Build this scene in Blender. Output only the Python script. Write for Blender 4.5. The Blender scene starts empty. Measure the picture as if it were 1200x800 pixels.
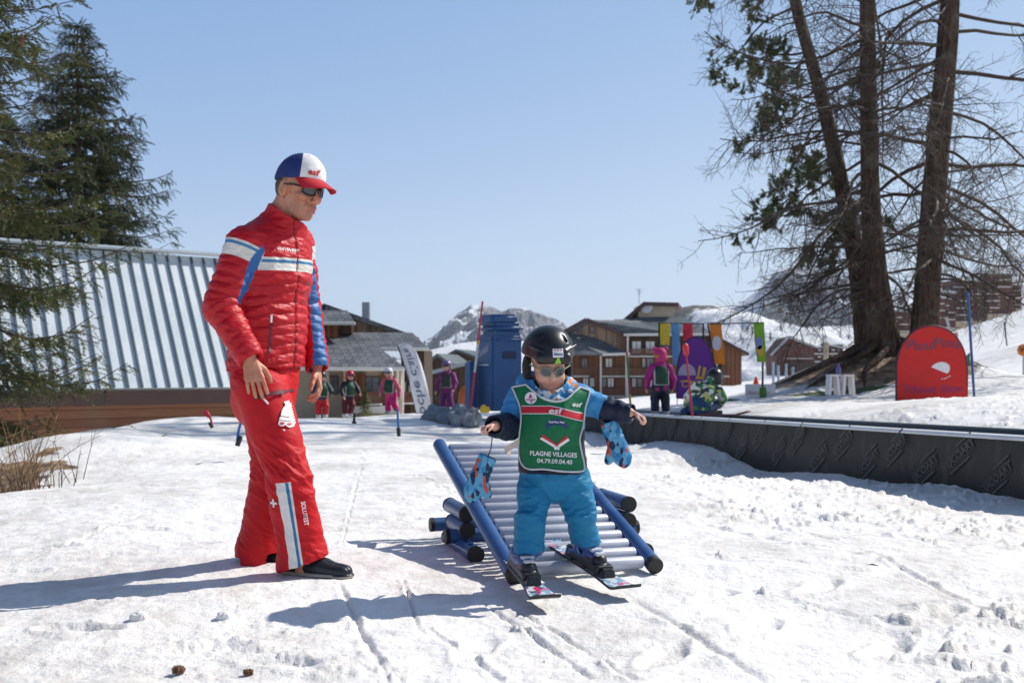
import bpy, bmesh, math, random
import numpy as np
from mathutils import Vector, Matrix
from mathutils.bvhtree import BVHTree
random.seed(7); RNG = np.random.default_rng(11)
SC = bpy.context.scene; COL = SC.collection
F, H, HY = 1166.7, 0.85, 435.0
def W(px, py, Y): return Vector(((px-600)/F*Y, Y, H-(py-HY)/F*Y))
def WA(px, py, Y): return np.array(W(px, py, Y))

# ------------------------------------------------------------------ numpy noise
def _hash(i, j, k, seed):
    n = (i*374761393 + j*668265263 + k*2147483647 + seed*1274126177) & 0xffffffff
    n = ((n ^ (n >> 13))*1274126177) & 0xffffffff
    n = ((n ^ (n >> 15))*2246822519) & 0xffffffff
    return (n ^ (n >> 16)) & 0xffffffff
def noise3(P, seed=0):
    P = np.asarray(P, float); I = np.floor(P).astype(np.int64); f = P-I
    u = f*f*f*(f*(f*6-15)+10); out = np.zeros(len(P))
    for dx in (0, 1):
        for dy in (0, 1):
            for dz in (0, 1):
                h = _hash(I[:, 0]+dx, I[:, 1]+dy, I[:, 2]+dz, seed)
                g = ((h & 1023)/511.5-1)*(f[:, 0]-dx) + (((h >> 10) & 1023)/511.5-1)*(f[:, 1]-dy) + (((h >> 20) & 1023)/511.5-1)*(f[:, 2]-dz)
                w = (u[:, 0] if dx else 1-u[:, 0])*(u[:, 1] if dy else 1-u[:, 1])*(u[:, 2] if dz else 1-u[:, 2])
                out += w*g
    return out*1.3
def fbm(P, octv=4, seed=0, gain=.5, lac=2.03):
    P = np.asarray(P, float); a = 1; o = np.zeros(len(P))
    for q in range(octv):
        o += a*noise3(P, seed+q*17); a *= gain; P = P*lac+7.3
    return o
def ridged(P, octv=4, seed=0):
    P = np.asarray(P, float); a = 1; o = np.zeros(len(P))
    for q in range(octv):
        o += a*(1-np.abs(noise3(P, seed+q*13))*2); a *= .5; P = P*2.1+3.1
    return o
def sstep(a, b, x):
    t = np.clip((x-a)/(b-a), 0, 1); return t*t*(3-2*t)

# ------------------------------------------------------------------ objects
def tag(o, label=None, cat=None, group=None, kind=None):
    if label: o['label'] = label
    if cat: o['category'] = cat
    if group: o['group'] = group
    if kind: o['kind'] = kind
    return o
def origin(o):
    v = Vector((0, 0, 0))
    while o is not None:
        v += o.location; o = o.parent
    return v
def thing(name, label, cat, loc=(0, 0, 0), group=None, rz=0):
    o = bpy.data.objects.new(name, None); COL.objects.link(o); o.empty_display_size = .1
    o.location = loc; o.rotation_euler = (0, 0, rz)
    return tag(o, label, cat, group)
def mesh_np(name, V, faces, mats, parent=None, smooth=True, mi=None, attrs=None, local=False):
    """V (n,3) world coordinates (or local=True: in the parent's frame); faces: an (m,k) array or a list of such arrays"""
    V = np.asarray(V, float)
    if parent is not None and not local: V = V-np.array(origin(parent))
    fl = faces if isinstance(faces, list) else [faces]
    fl = [np.asarray(f, np.int64) for f in fl if len(f)]
    me = bpy.data.meshes.new(name)
    me.vertices.add(len(V)); me.vertices.foreach_set('co', V.astype(np.float32).ravel())
    idx = np.concatenate([f.ravel() for f in fl]); tot = np.concatenate([np.full(len(f), f.shape[1]) for f in fl])
    me.loops.add(len(idx)); me.loops.foreach_set('vertex_index', idx.astype(np.int32))
    me.polygons.add(len(tot)); st = np.concatenate([[0], np.cumsum(tot)[:-1]])
    me.polygons.foreach_set('loop_start', st.astype(np.int32))
    me.polygons.foreach_set('use_smooth', np.full(len(tot), smooth, bool))
    if mi is not None: me.polygons.foreach_set('material_index', np.asarray(mi, np.int32))
    for k, a in (attrs or {}).items():
        at = me.attributes.new(k, 'FLOAT', 'POINT'); at.data.foreach_set('value', np.asarray(a, np.float32))
    me.update(); me.validate()
    for m in (mats if isinstance(mats, (list, tuple)) else [mats]): me.materials.append(m)
    o = bpy.data.objects.new(name, me); COL.objects.link(o)
    if parent is not None: o.parent = parent
    return o
def frame_of(d):
    d = Vector(d).normalized(); a = Vector((0, 0, 1)) if abs(d.z) < .95 else Vector((1, 0, 0))
    u = d.cross(a).normalized(); return u, u.cross(d).normalized()
class MB:
    """collects polygons, links them as ONE mesh"""
    def __init__(s): s.v = []; s.f = []; s.m = []; s.cur = 0
    def poly(s, pts, flip=False):
        n = len(s.v); s.v += [tuple(p) for p in pts]; r = list(range(n, n+len(pts)))
        s.f.append(r[::-1] if flip else r); s.m.append(s.cur)
    def box(s, c, size, rz=0, M=None, taper=1):
        c = Vector(c); x, y, z = [q/2 for q in size]
        R = M if M is not None else Matrix.Rotation(rz, 3, 'Z')
        P = [c+R@Vector((a*x*(taper if e > 0 else 1), b*y*(taper if e > 0 else 1), e*z)) for e in (-1, 1) for a, b in ((-1, -1), (1, -1), (1, 1), (-1, 1))]
        n = len(s.v); s.v += [tuple(p) for p in P]
        for q in ((3, 2, 1, 0), (4, 5, 6, 7), (0, 1, 5, 4), (1, 2, 6, 5), (2, 3, 7, 6), (3, 0, 4, 7)):
            s.f.append([n+i for i in q]); s.m.append(s.cur)
        return s
    def beam(s, a, b, w, h, up=(0, 0, 1)):
        a = Vector(a); b = Vector(b); d = (b-a); L = d.length; d.normalize(); u = Vector(up)
        x = d.cross(u).normalized(); u = x.cross(d).normalized()
        return s.box((a+b)/2, (w, L, h), M=Matrix((x, d, u)).transposed())
    def prism(s, poly, d):
        """closed polygon (3D points) pushed along d"""
        d = Vector(d); P = [Vector(p) for p in poly]; n = len(s.v); k = len(P)
        s.v += [tuple(p) for p in P]+[tuple(p+d) for p in P]
        s.f.append(list(range(n, n+k))[::-1]); s.f.append(list(range(n+k, n+2*k))); s.m += [s.cur]*2
        for i in range(k):
            j = (i+1) % k; s.f.append([n+i, n+j, n+k+j, n+k+i]); s.m.append(s.cur)
        return s
    def tube(s, pts, r, seg=10, caps=True, capmat=None):
        P = [Vector(p) for p in pts]; R = r if isinstance(r, (list, tuple, np.ndarray)) else [r]*len(P)
        n = len(s.v); u0 = None
        for i, p in enumerate(P):
            d = (P[min(i+1, len(P)-1)]-P[max(i-1, 0)]).normalized()
            if u0 is None: u0, _ = frame_of(d)
            u0 = (u0-d*u0.dot(d)).normalized(); w = d.cross(u0)
            for k in range(seg):
                a = 2*math.pi*k/seg; s.v.append(tuple(p+(u0*math.cos(a)+w*math.sin(a))*R[i]))
        for i in range(len(P)-1):
            for k in range(seg):
                j = (k+1) % seg; s.f.append([n+i*seg+k, n+i*seg+j, n+(i+1)*seg+j, n+(i+1)*seg+k]); s.m.append(s.cur)
        if caps:
            c = s.cur if capmat is None else capmat
            s.f.append([n+k for k in range(seg)][::-1]); s.f.append([n+(len(P)-1)*seg+k for k in range(seg)]); s.m += [c, c]
        return s
    def lathe(s, c, prof, seg=20, axis=(0, 0, 1)):
        ax = Vector(axis).normalized(); c = Vector(c); u, w = frame_of(ax); n = len(s.v)
        for (r, z) in prof:
            for k in range(seg):
                a = 2*math.pi*k/seg; s.v.append(tuple(c+ax*z+(u*math.cos(a)+w*math.sin(a))*max(r, 1e-4)))
        for i in range(len(prof)-1):
            for k in range(seg):
                j = (k+1) % seg; s.f.append([n+i*seg+k, n+i*seg+j, n+(i+1)*seg+j, n+(i+1)*seg+k]); s.m.append(s.cur)
        s.f.append([n+k for k in range(seg)][::-1]); s.f.append([n+(len(prof)-1)*seg+k for k in range(seg)]); s.m += [s.cur]*2
        return s
    def build(s, name, mats, parent=None, smooth=False, bevel=0, local=False, bseg=2):
        v = np.array(s.v, float)
        if parent is not None and not local: v = v-np.array(origin(parent))
        me = bpy.data.meshes.new(name); me.from_pydata([tuple(p) for p in v], [], s.f); me.update()
        for m in (mats if isinstance(mats, (list, tuple)) else [mats]): me.materials.append(m)
        me.polygons.foreach_set('material_index', s.m)
        bm = bmesh.new(); bm.from_mesh(me); bmesh.ops.recalc_face_normals(bm, faces=bm.faces)
        if bevel: bmesh.ops.bevel(bm, geom=list(bm.edges), offset=bevel, segments=bseg, affect='EDGES', clamp_overlap=True)
        bm.to_mesh(me); bm.free()
        if smooth:
            me.polygons.foreach_set('use_smooth', [True]*len(me.polygons))
            try: me.set_sharp_from_angle(angle=math.radians(38))
            except Exception: pass
        o = bpy.data.objects.new(name, me); COL.objects.link(o)
        if parent is not None: o.parent = parent
        return o
def copy_tree(o, parent=None):
    c = o.copy(); COL.objects.link(c); c.parent = parent
    for ch in list(o.children): copy_tree(ch, c)
    return c

# ------------------------------------------------------------------ materials
class NT:
    def __init__(s, name):
        s.m = bpy.data.materials.new(name); s.m.use_nodes = True; s.n = s.m.node_tree.nodes; s.l = s.m.node_tree.links
        s.b = s.n['Principled BSDF']; s.tc = None
    def new(s, t, **k):
        o = s.n.new(t)
        for a, v in k.items(): setattr(o, a, v)
        return o
    def put(s, sock, v):
        if hasattr(v, 'is_output'): s.l.new(v, sock)
        elif isinstance(v, (tuple, list)) and len(v) == 3 and sock.type == 'RGBA': sock.default_value = (*v, 1)
        else: sock.default_value = v
    def co(s, kind='Object'):
        if s.tc is None: s.tc = s.new('ShaderNodeTexCoord')
        return s.tc.outputs[kind]
    def mapping(s, scale=(1, 1, 1), rot=(0, 0, 0), kind='Object'):
        m = s.new('ShaderNodeMapping'); s.l.new(s.co(kind), m.inputs[0]); m.inputs['Scale'].default_value = scale; m.inputs['Rotation'].default_value = rot
        return m.outputs[0]
    def noise(s, scale, detail=4, rough=.55, vec=None, dist=0):
        t = s.new('ShaderNodeTexNoise'); t.inputs['Scale'].default_value = scale; t.inputs['Detail'].default_value = detail
        t.inputs['Roughness'].default_value = rough; t.inputs['Distortion'].default_value = dist
        s.l.new(vec if vec is not None else s.co(), t.inputs['Vector']); return t.outputs[0]
    def voronoi(s, scale, vec=None, feature='F1', out='Distance'):
        t = s.new('ShaderNodeTexVoronoi', feature=feature); t.inputs['Scale'].default_value = scale
        s.l.new(vec if vec is not None else s.co(), t.inputs['Vector']); return t.outputs[out]
    def wave(s, scale, dist=0, vec=None, dirn='X', detail=2):
        t = s.new('ShaderNodeTexWave', bands_direction=dirn); t.inputs['Scale'].default_value = scale; t.inputs['Distortion'].default_value = dist
        t.inputs['Detail'].default_value = detail
        s.l.new(vec if vec is not None else s.co(), t.inputs['Vector']); return t.outputs['Fac']
    def math(s, op, a, b=0.0, clamp=False):
        t = s.new('ShaderNodeMath', operation=op, use_clamp=clamp); s.put(t.inputs[0], a); s.put(t.inputs[1], b); return t.outputs[0]
    def ramp(s, fac, a, b):
        t = s.new('ShaderNodeMapRange', interpolation_type='SMOOTHSTEP'); s.put(t.inputs[0], fac); t.inputs[1].default_value = a; t.inputs[2].default_value = b
        return t.outputs[0]
    def mix(s, fac, a, b):
        t = s.new('ShaderNodeMix', data_type='RGBA'); s.put(t.inputs[0], fac); s.put(t.inputs[6], a); s.put(t.inputs[7], b); return t.outputs[2]
    def attr(s, name):
        t = s.new('ShaderNodeAttribute'); t.attribute_name = name; return t.outputs['Fac']
    def sep(s, vec):
        t = s.new('ShaderNodeSeparateXYZ'); s.l.new(vec, t.inputs[0]); return t.outputs
    def geo(s, out='Normal'):
        return s.new('ShaderNodeNewGeometry').outputs[out]
    def bump(s, h, strength=.3, dist=.01, prev=None):
        t = s.new('ShaderNodeBump'); t.inputs['Strength'].default_value = strength; t.inputs['Distance'].default_value = dist
        s.put(t.inputs['Height'], h)
        if prev is not None: s.l.new(prev, t.inputs['Normal'])
        return t.outputs[0]
    def done(s, col=None, rough=.6, nrm=None, metal=0, spec=None, coat=0, trans=0, emis=None, sheen=0):
        if col is not None: s.put(s.b.inputs['Base Color'], col)
        s.put(s.b.inputs['Roughness'], rough); s.put(s.b.inputs['Metallic'], metal)
        if spec is not None: s.b.inputs['Specular IOR Level'].default_value = spec
        if coat: s.b.inputs['Coat Weight'].default_value = coat; s.b.inputs['Coat Roughness'].default_value = .15
        if trans: s.b.inputs['Transmission Weight'].default_value = trans
        if sheen: s.b.inputs['Sheen Weight'].default_value = sheen
        if nrm is not None: s.l.new(nrm, s.b.inputs['Normal'])
        return s.m
def lin(r, g, b):
    f = lambda c: (c/255/12.92 if c <= 10 else ((c/255+.055)/1.055)**2.4)
    return (f(r), f(g), f(b))
def mul(c, k): return tuple(min(1, x*k) for x in c)
_mc = {}
def M(name, col, rough=.6, var=.18, scale=8, bump=.15, bscale=60, bdist=.004, metal=0, coat=0, spec=None, stretch=(1, 1, 1)):
    """plain procedural surface: two-scale colour wear, roughness variation and a fine bump"""
    if name in _mc: return _mc[name]
    t = NT(name); v = t.mapping(stretch)
    n = t.noise(scale, 5, .6, v); n2 = t.noise(scale*6.3, 3, .6, v)
    f = t.math('ADD', t.math('MULTIPLY', n, .7), t.math('MULTIPLY', n2, .3))
    c = t.mix(t.ramp(f, .3, .7), mul(col, 1-var), mul(col, 1+var*.8))
    r = t.math('ADD', t.math('MULTIPLY', n2, .16), rough-.08)
    _mc[name] = t.done(c, r, t.bump(t.noise(bscale, 4, .6, v), bump, bdist) if bump else None, metal, spec, coat)
    return _mc[name]

def glass_mat(name, a=(.03, .04, .055), b=(.16, .19, .23)):
    t = NT(name); n = t.noise(.7, 3); return t.done(t.mix(t.ramp(n, .4, .62), a, b), .06, None, spec=.8)
# ------------------------------------------------------------------ implicit modelling (numpy SDF + surface nets)
class SDF:
    def __init__(s, lo, hi, h):
        s.lo = np.array(lo, float); s.h = h; n = np.ceil((np.array(hi)-s.lo)/h).astype(int)+1
        s.ax = [(s.lo[i]+h*np.arange(n[i])).astype(np.float32) for i in range(3)]; s.F = np.full(n, .08, np.float32)
    def sl(s, lo, hi):
        out = []
        for i in range(3):
            a = int(np.clip(math.floor((lo[i]-s.lo[i])/s.h), 0, len(s.ax[i])-1)); b = int(np.clip(math.ceil((hi[i]-s.lo[i])/s.h)+1, a+1, len(s.ax[i])))
            out.append(slice(a, b))
        return tuple(out)
    def grid(s, q): return s.ax[0][q[0]][:, None, None], s.ax[1][q[1]][None, :, None], s.ax[2][q[2]][None, None, :]
    def comb(s, q, d, k, op):
        G = s.F[q]
        if op == 'sub': d = -d
        a, b = (G, d) if op == 'u' else (-G, -d)
        if k > 0:
            hh = np.clip(.5+.5*(b-a)/k, 0, 1); r = b+(a-b)*hh-k*hh*(1-hh)
        else: r = np.minimum(a, b)
        s.F[q] = r if op == 'u' else -r
    def cap(s, a, b, ra, rb=None, k=.01, n=None, e=1, op='u', disp=None, m=None):
        """capsule with two radii; n, e: flattened along n by e; disp(t, X, Y, Z) adds to its radius"""
        rb = ra if rb is None else rb; a = np.array(a, float); b = np.array(b, float)
        R = max(ra, rb)*max(1, e)+(m or .03)+k; q = s.sl(np.minimum(a, b)-R, np.maximum(a, b)+R); X, Y, Z = s.grid(q)
        ba = b-a; l2 = max(float(ba@ba), 1e-9)
        px, py, pz = X-a[0], Y-a[1], Z-a[2]
        t = np.clip((px*ba[0]+py*ba[1]+pz*ba[2])/l2, 0, 1)
        px = px-t*ba[0]; py = py-t*ba[1]; pz = pz-t*ba[2]
        d2 = px*px+py*py+pz*pz
        if n is not None:
            n = np.array(n, float); n /= np.linalg.norm(n); dn = px*n[0]+py*n[1]+pz*n[2]; d2 = d2+dn*dn*(1/e**2-1)
        d = np.sqrt(d2)-(ra+(rb-ra)*t)
        if disp is not None: d = d-disp(t, X, Y, Z)
        s.comb(q, d.astype(np.float32), k, op); return s
    def chain(s, pts, rad, k=.01, **kw):
        for i in range(len(pts)-1): s.cap(pts[i], pts[i+1], rad[i], rad[i+1], k=k, **kw)
        return s
    def ell(s, c, r, R=None, k=.01, op='u', p=2):
        c = np.array(c, float); r = np.array(r, float); m = max(r)*1.05+.03+k; q = s.sl(c-m, c+m); X, Y, Z = s.grid(q)
        X, Y, Z = X-c[0], Y-c[1], Z-c[2]
        R = np.eye(3) if R is None else np.array(R)          # columns: the local axes
        L = [X*R[0, i]+Y*R[1, i]+Z*R[2, i] for i in range(3)]
        if p == 2: k0 = np.sqrt(sum((L[i]/r[i])**2 for i in range(3)))
        else: k0 = sum(np.abs(L[i]/r[i])**p for i in range(3))**(1/p)
        d = (k0-1)*min(r) if p != 2 else k0*(k0-1)/np.maximum(np.sqrt(sum((L[i]/r[i]**2)**2 for i in range(3))), 1e-6)
        s.comb(q, d.astype(np.float32), k, op); return s
    def rbox(s, c, half, rad, R=None, k=.01, op='u'):
        c = np.array(c, float); half = np.array(half, float)-rad; m = np.linalg.norm(half)+rad+.03+k; q = s.sl(c-m, c+m); X, Y, Z = s.grid(q)
        X, Y, Z = X-c[0], Y-c[1], Z-c[2]; R = np.eye(3) if R is None else np.array(R)
        L = [np.abs(X*R[0, i]+Y*R[1, i]+Z*R[2, i])-half[i] for i in range(3)]
        d = np.sqrt(sum(np.maximum(l, 0)**2 for l in L))+np.minimum(np.maximum(L[0], np.maximum(L[1], L[2])), 0)-rad
        s.comb(q, d.astype(np.float32), k, op); return s
    def plane(s, pt, n, k=0.004):
        """keep the side n points away from"""
        n = np.array(n, float); n /= np.linalg.norm(n); X, Y, Z = s.ax[0][:, None, None], s.ax[1][None, :, None], s.ax[2][None, None, :]
        s.comb((slice(None),)*3, ((X-pt[0])*n[0]+(Y-pt[1])*n[1]+(Z-pt[2])*n[2]).astype(np.float32), k, 'i'); return s
    def mesh(s, smooth=2):
        G = s.F; n = G.shape; S = G < 0
        c = np.zeros([q-1 for q in n], np.int8)
        for dx in (0, 1):
            for dy in (0, 1):
                for dz in (0, 1): c += S[dx:n[0]-1+dx, dy:n[1]-1+dy, dz:n[2]-1+dz]
        mask = (c > 0) & (c < 8); idx = np.full(mask.shape, -1, np.int32); I = np.argwhere(mask); idx[mask] = np.arange(len(I))
        acc = np.zeros((len(I), 3)); num = np.zeros(len(I))
        for ax in range(3):
            o1, o2 = [q for q in range(3) if q != ax]
            for p in (0, 1):
                for r in (0, 1):
                    A = I.copy(); A[:, o1] += p; A[:, o2] += r; B = A.copy(); B[:, ax] += 1
                    f0 = G[A[:, 0], A[:, 1], A[:, 2]]; f1 = G[B[:, 0], B[:, 1], B[:, 2]]; cr = (f0 < 0) != (f1 < 0)
                    t = np.where(cr, f0/np.where(cr, f0-f1, 1), 0); pos = np.zeros((len(I), 3)); pos[:, o1] = p; pos[:, o2] = r; pos[:, ax] = t
                    acc[cr] += pos[cr]; num[cr] += 1
        V = s.lo+s.h*(I+acc/num[:, None]); Q = []
        for ax in range(3):
            o1, o2 = [(1, 2), (2, 0), (0, 1)][ax]
            sa = [slice(None)]*3; sb = [slice(None)]*3; sa[ax] = slice(0, n[ax]-1); sb[ax] = slice(1, n[ax])
            a = S[tuple(sa)]; b = S[tuple(sb)]; E = np.argwhere(a != b)
            E = E[(E[:, o1] > 0) & (E[:, o2] > 0) & (E[:, o1] < n[o1]-1) & (E[:, o2] < n[o2]-1)]
            fl = a[E[:, 0], E[:, 1], E[:, 2]]
            def cell(d1, d2):
                A = E.copy(); A[:, o1] -= d1; A[:, o2] -= d2; return idx[A[:, 0], A[:, 1], A[:, 2]]
            q = np.stack([cell(1, 1), cell(0, 1), cell(0, 0), cell(1, 0)], 1); q[~fl] = q[~fl][:, ::-1]; Q.append(q)
        Q = np.concatenate(Q); Q = Q[(Q >= 0).all(1)]
        for _ in range(smooth): V = relax(V, Q)
        return V, Q
def relax(V, Q, w=.5):
    e = np.concatenate([Q[:, [0, 1]], Q[:, [1, 2]], Q[:, [2, 3]], Q[:, [3, 0]]]); n = len(V); c = np.bincount(e[:, 0], minlength=n)
    A = np.stack([np.bincount(e[:, 0], V[e[:, 1], i], n) for i in range(3)], 1)
    return V*(1-w)+w*A/np.maximum(c, 1)[:, None]
def normals(V, Q):
    fn = np.cross(V[Q[:, 2]]-V[Q[:, 0]], V[Q[:, 3]]-V[Q[:, 1]]); N = np.zeros_like(V)
    for k in range(4):
        for i in range(3): N[:, i] += np.bincount(Q[:, k], fn[:, i], len(V))
    return N/np.maximum(np.linalg.norm(N, axis=1), 1e-12)[:, None]
def bvh_of(V, Q): return BVHTree.FromPolygons([tuple(v) for v in V], [tuple(int(i) for i in q) for q in Q])

# ------------------------------------------------------------------ lettering and marks laid on a surface
def text2d(s, size=1, bold=0, shear=0, space=1):
    cu = bpy.data.curves.new('lettering', 'FONT'); cu.body = s; cu.size = size; cu.offset = bold*size; cu.shear = shear; cu.space_character = space
    cu.align_x = 'CENTER'; cu.align_y = 'CENTER'; cu.resolution_u = 3
    o = bpy.data.objects.new('lettering', cu); COL.objects.link(o); bpy.context.view_layer.update()
    me = bpy.data.meshes.new_from_object(o.evaluated_get(bpy.context.evaluated_depsgraph_get()))
    V = np.array([v.co[:2] for v in me.vertices]); fs = [list(p.vertices) for p in me.polygons]
    bpy.data.objects.remove(o); bpy.data.curves.remove(cu); bpy.data.meshes.remove(me)
    return V, fs
def flat_shape(polys):
    V = []; fs = []
    for p in polys:
        fs.append(list(range(len(V), len(V)+len(p)))); V += [tuple(q) for q in p]
    return np.array(V, float), fs
def cut2d(V, fs, step):
    bm = bmesh.new(); vs = [bm.verts.new((x, y, 0)) for x, y in V]
    for f in fs:
        try: bm.faces.new([vs[i] for i in f])
        except ValueError: pass
    for ax in (0, 1):
        lo, hi = V[:, ax].min(), V[:, ax].max(); q = lo+step
        while q < hi:
            pc = [0, 0, 0]; pn = [0, 0, 0]; pc[ax] = q; pn[ax] = 1
            bmesh.ops.bisect_plane(bm, geom=bm.verts[:]+bm.edges[:]+bm.faces[:], plane_co=pc, plane_no=pn, dist=1e-6); q += step
    bm.verts.index_update(); V2 = np.array([v.co[:2] for v in bm.verts]); f2 = [[v.index for v in f.verts] for f in bm.faces]; bm.free()
    return V2, f2
def decal(name, V, fs, mat, parent, fn, step=None, local=False):
    """lay 2D shape (V, fs) on a surface: fn(x, y) -> 3D point"""
    if step: V, fs = cut2d(V, fs, step)
    P = np.array([tuple(fn(x, y)) for x, y in V])
    if parent is not None and not local: P = P-np.array(origin(parent))
    me = bpy.data.meshes.new(name); me.from_pydata([tuple(p) for p in P], [], fs); me.update(); me.materials.append(mat)
    o = bpy.data.objects.new(name, me); COL.objects.link(o); o.parent = parent
    return o
def on_plane(c, ux, uy, off=(0, 0, 0)):
    c = Vector(c)+Vector(off); ux = Vector(ux); uy = Vector(uy); return lambda x, y: c+ux*x+uy*y
def on_mesh(bvh, c, ux, uy, d, off=.0015):
    """ray towards d from the plane (c, ux, uy); sits off proud of the surface"""
    c = Vector(c); ux = Vector(ux); uy = Vector(uy); d = Vector(d).normalized(); last = [None]
    def fn(x, y):
        p = c+ux*x+uy*y; h = bvh.ray_cast(p-d*.5, d, 1.5)
        if h[0] is None:
            h2 = bvh.find_nearest(p); return h2[0]+(-d)*off
        return h[0]-d*off
    return fn
def hit(bvh, px, py):
    o = Vector((0, 0, H)); d = (W(px, py, 4)-o).normalized(); h = bvh.ray_cast(o, d, 60); return h[0]
# ------------------------------------------------------------------ camera, sun, sky
cam_d = bpy.data.cameras.new('camera'); cam = bpy.data.objects.new('camera', cam_d); COL.objects.link(cam); SC.camera = cam
cam.location = (0, 0, H); cam.rotation_euler = (math.radians(90), 0, 0)
cam_d.lens = 35; cam_d.sensor_width = 36; cam_d.shift_y = 35/1200; cam_d.clip_start = .05; cam_d.clip_end = 20000
cam_d.dof.use_dof = True; cam_d.dof.focus_distance = 4.0; cam_d.dof.aperture_fstop = 5.0
SUN_EL, SUN_AZ = math.radians(44), math.atan2(.88, .46)      # azimuth from +Y towards +X
sd = Vector((math.sin(SUN_AZ)*math.cos(SUN_EL), math.cos(SUN_AZ)*math.cos(SUN_EL), math.sin(SUN_EL)))
sl = bpy.data.lights.new('sun', 'SUN'); so = bpy.data.objects.new('sun', sl); COL.objects.link(so)
sl.energy = 5.0; sl.angle = math.radians(.53); sl.color = (1, .95, .875); so.rotation_euler = (-sd).to_track_quat('-Z', 'Y').to_euler()
wd = bpy.data.worlds.new('World'); SC.world = wd; wd.use_nodes = True
sk = wd.node_tree.nodes.new('ShaderNodeTexSky'); sk.sky_type = 'NISHITA'; sk.sun_disc = False; sk.sun_elevation = SUN_EL; sk.sun_rotation = SUN_AZ
sk.altitude = 1200; sk.air_density = 1.0; sk.dust_density = .35; sk.ozone_density = 2.2
_n = wd.node_tree.nodes; _l = wd.node_tree.links; bw = _n.new('ShaderNodeRGBToBW'); dv = _n.new('ShaderNodeMath'); dv.operation = 'MULTIPLY'; dv.inputs[1].default_value = .125
_l.new(sk.outputs[0], bw.inputs[0]); _l.new(bw.outputs[0], dv.inputs[0]); rp_ = _n.new('ShaderNodeValToRGB'); _l.new(dv.outputs[0], rp_.inputs[0]); el = rp_.color_ramp.elements
el[0].position = .12; el[0].color = (.030, .060, .145, 1); el[1].position = .92; el[1].color = (.62, .75, .89, 1)
for q, c in ((.28, (.23, .385, .66, 1)), (.56, (.45, .60, .81, 1))): e_ = el.new(q); e_.color = c
vm = _n.new('ShaderNodeVectorMath'); vm.operation = 'SCALE'; vm.inputs['Scale'].default_value = 10.1; _l.new(rp_.outputs[0], vm.inputs[0])
_l.new(vm.outputs[0], _n['Background'].inputs[0]); _n['Background'].inputs[1].default_value = .105
SC.view_settings.view_transform = 'Standard'; SC.view_settings.look = 'None'; SC.view_settings.exposure = 0.09; SC.view_settings.gamma = 1
SC.render.engine = 'CYCLES'; SC.cycles.max_bounces = 8; SC.cycles.use_denoising = True

# ------------------------------------------------------------------ terrain heights
CP = np.array([
 (-2, 3, 0), (0, 3, 0), (2, 3, 0), (4, 3.2, 0), (-2, 5, 0), (0, 5, 0), (2, 5, 0), (0, 8, 0), (-2, 8, 0), (2, 8, -.03), (0, 12, -.06), (-2.5, 12, -.03), (0, 18, -.02), (-3, 18, 0), (2, 18, -.1),
 (0, -4, 0), (6, -4, .05), (-6, -4, -.2), (0, -30, 1), (30, -20, 2), (-30, -20, -2), (-3, 4, -.05), (-3, 5.5, -.03),
 (3.6, 7, -.03), (3.25, 8.44, -.08), (2.73, 10.6, -.2), (1.8, 14.5, -.2), (1.3, 16.7, -.15), (4.6, 4.5, .02), (6, 1, .1),
 (4.5, 7.5, .40), (3.9, 10.8, .36), (3.0, 14.7, .26), (6.7, 16, .25), (5, 20, .33), (9, 12, .6), (8, 8, .6), (2.6, 18, .1), (2.5, 22, 0), (12, 3, .8),
 (8.4, 21.9, 1.42), (7.3, 21.8, 1.22), (6.6, 21.6, .95), (6.05, 21.5, .70), (5.4, 21.3, .45), (8.3, 20.3, .78), (7.2, 20.2, .60), (6.4, 19.8, .40), (9.3, 20.3, .8), (9.6, 21.9, 1.25), (10.6, 22, .85), (8.3, 24, .85), (7, 24, .45), (5.2, 23, .3), (12, 24, .5), (13, 25, .55), (18, 26, .9), (20, 40, 1.9), (16.5, 40, .6), (12, 30, .25), (6, 30, -.2), (9.5, 27, .05), (14, 45, -.1), (20, 70, -.6), (60, 180, -2), (110, 345, -3), (80, 260, -3), (50, 160, -2),
 (-3.64, 7.08, -.02), (-4.15, 8.6, -.16), (-4.75, 10.5, .15), (-5.2, 13, .1), (-5.6, 16, .08), (-4.2, 13, -.02), (-3.4, 9.5, -.02), (-7.5, 17, -.55), (-8.5, 13, -.8), (-6, 7, -.55), (-5.6, 9, -.3), (-9, 9, -1.0), (-9, 22, -1.4), (-4, 22, -.25), (-6, 30, -1.4), (-16, 28, -1.6), (-25, 25, -2), (-15, 5, -1.5),
 (-1.5, 23.5, -.1), (0, 30, -.35), (-8, 45, -1.5), (0, 60, -2), (10, 60, -1), (-10, 80, -2.6), (10, 130, -3.2), (-40, 60, -3), (-60, 200, -8), (0, 300, -8), (60, 130, 4.5), (43, 110, 3.6), (51, 100, 7.0), (70, 105, 11), (26, 100, -.4), (34, 100, .6), (38, 104, 1.8), (46, 135, 1.0), (34, 140, -2), (30, 60, 2.3), (24, 60, .7), (40, 200, -2), (100, 200, 12), (60, 350, -3), (-200, 300, -15), (200, 200, 22), (150, 0, 15), (0, -200, 8), (-200, 0, -20), (300, 500, -4), (-300, 800, -30), (0, 900, -20)], float)
def _phi(d): return np.sqrt(d*d+.36)
_A = _phi(np.linalg.norm(CP[:, None, :2]-CP[None, :, :2], axis=2)); _wt = np.linalg.solve(_A+np.eye(len(CP))*1e-3, CP[:, 2]-0)
def smooth_z(x, y):
    o = np.zeros(len(x)); s = 60000
    for i in range(0, len(x), s):
        d = np.hypot(x[i:i+s, None]-CP[None, :, 0], y[i:i+s, None]-CP[None, :, 1]); o[i:i+s] = _phi(d)@_wt
    r = np.hypot(x, y); f = sstep(900, 1600, r); return o*(1-f)+f*(-25)
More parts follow.
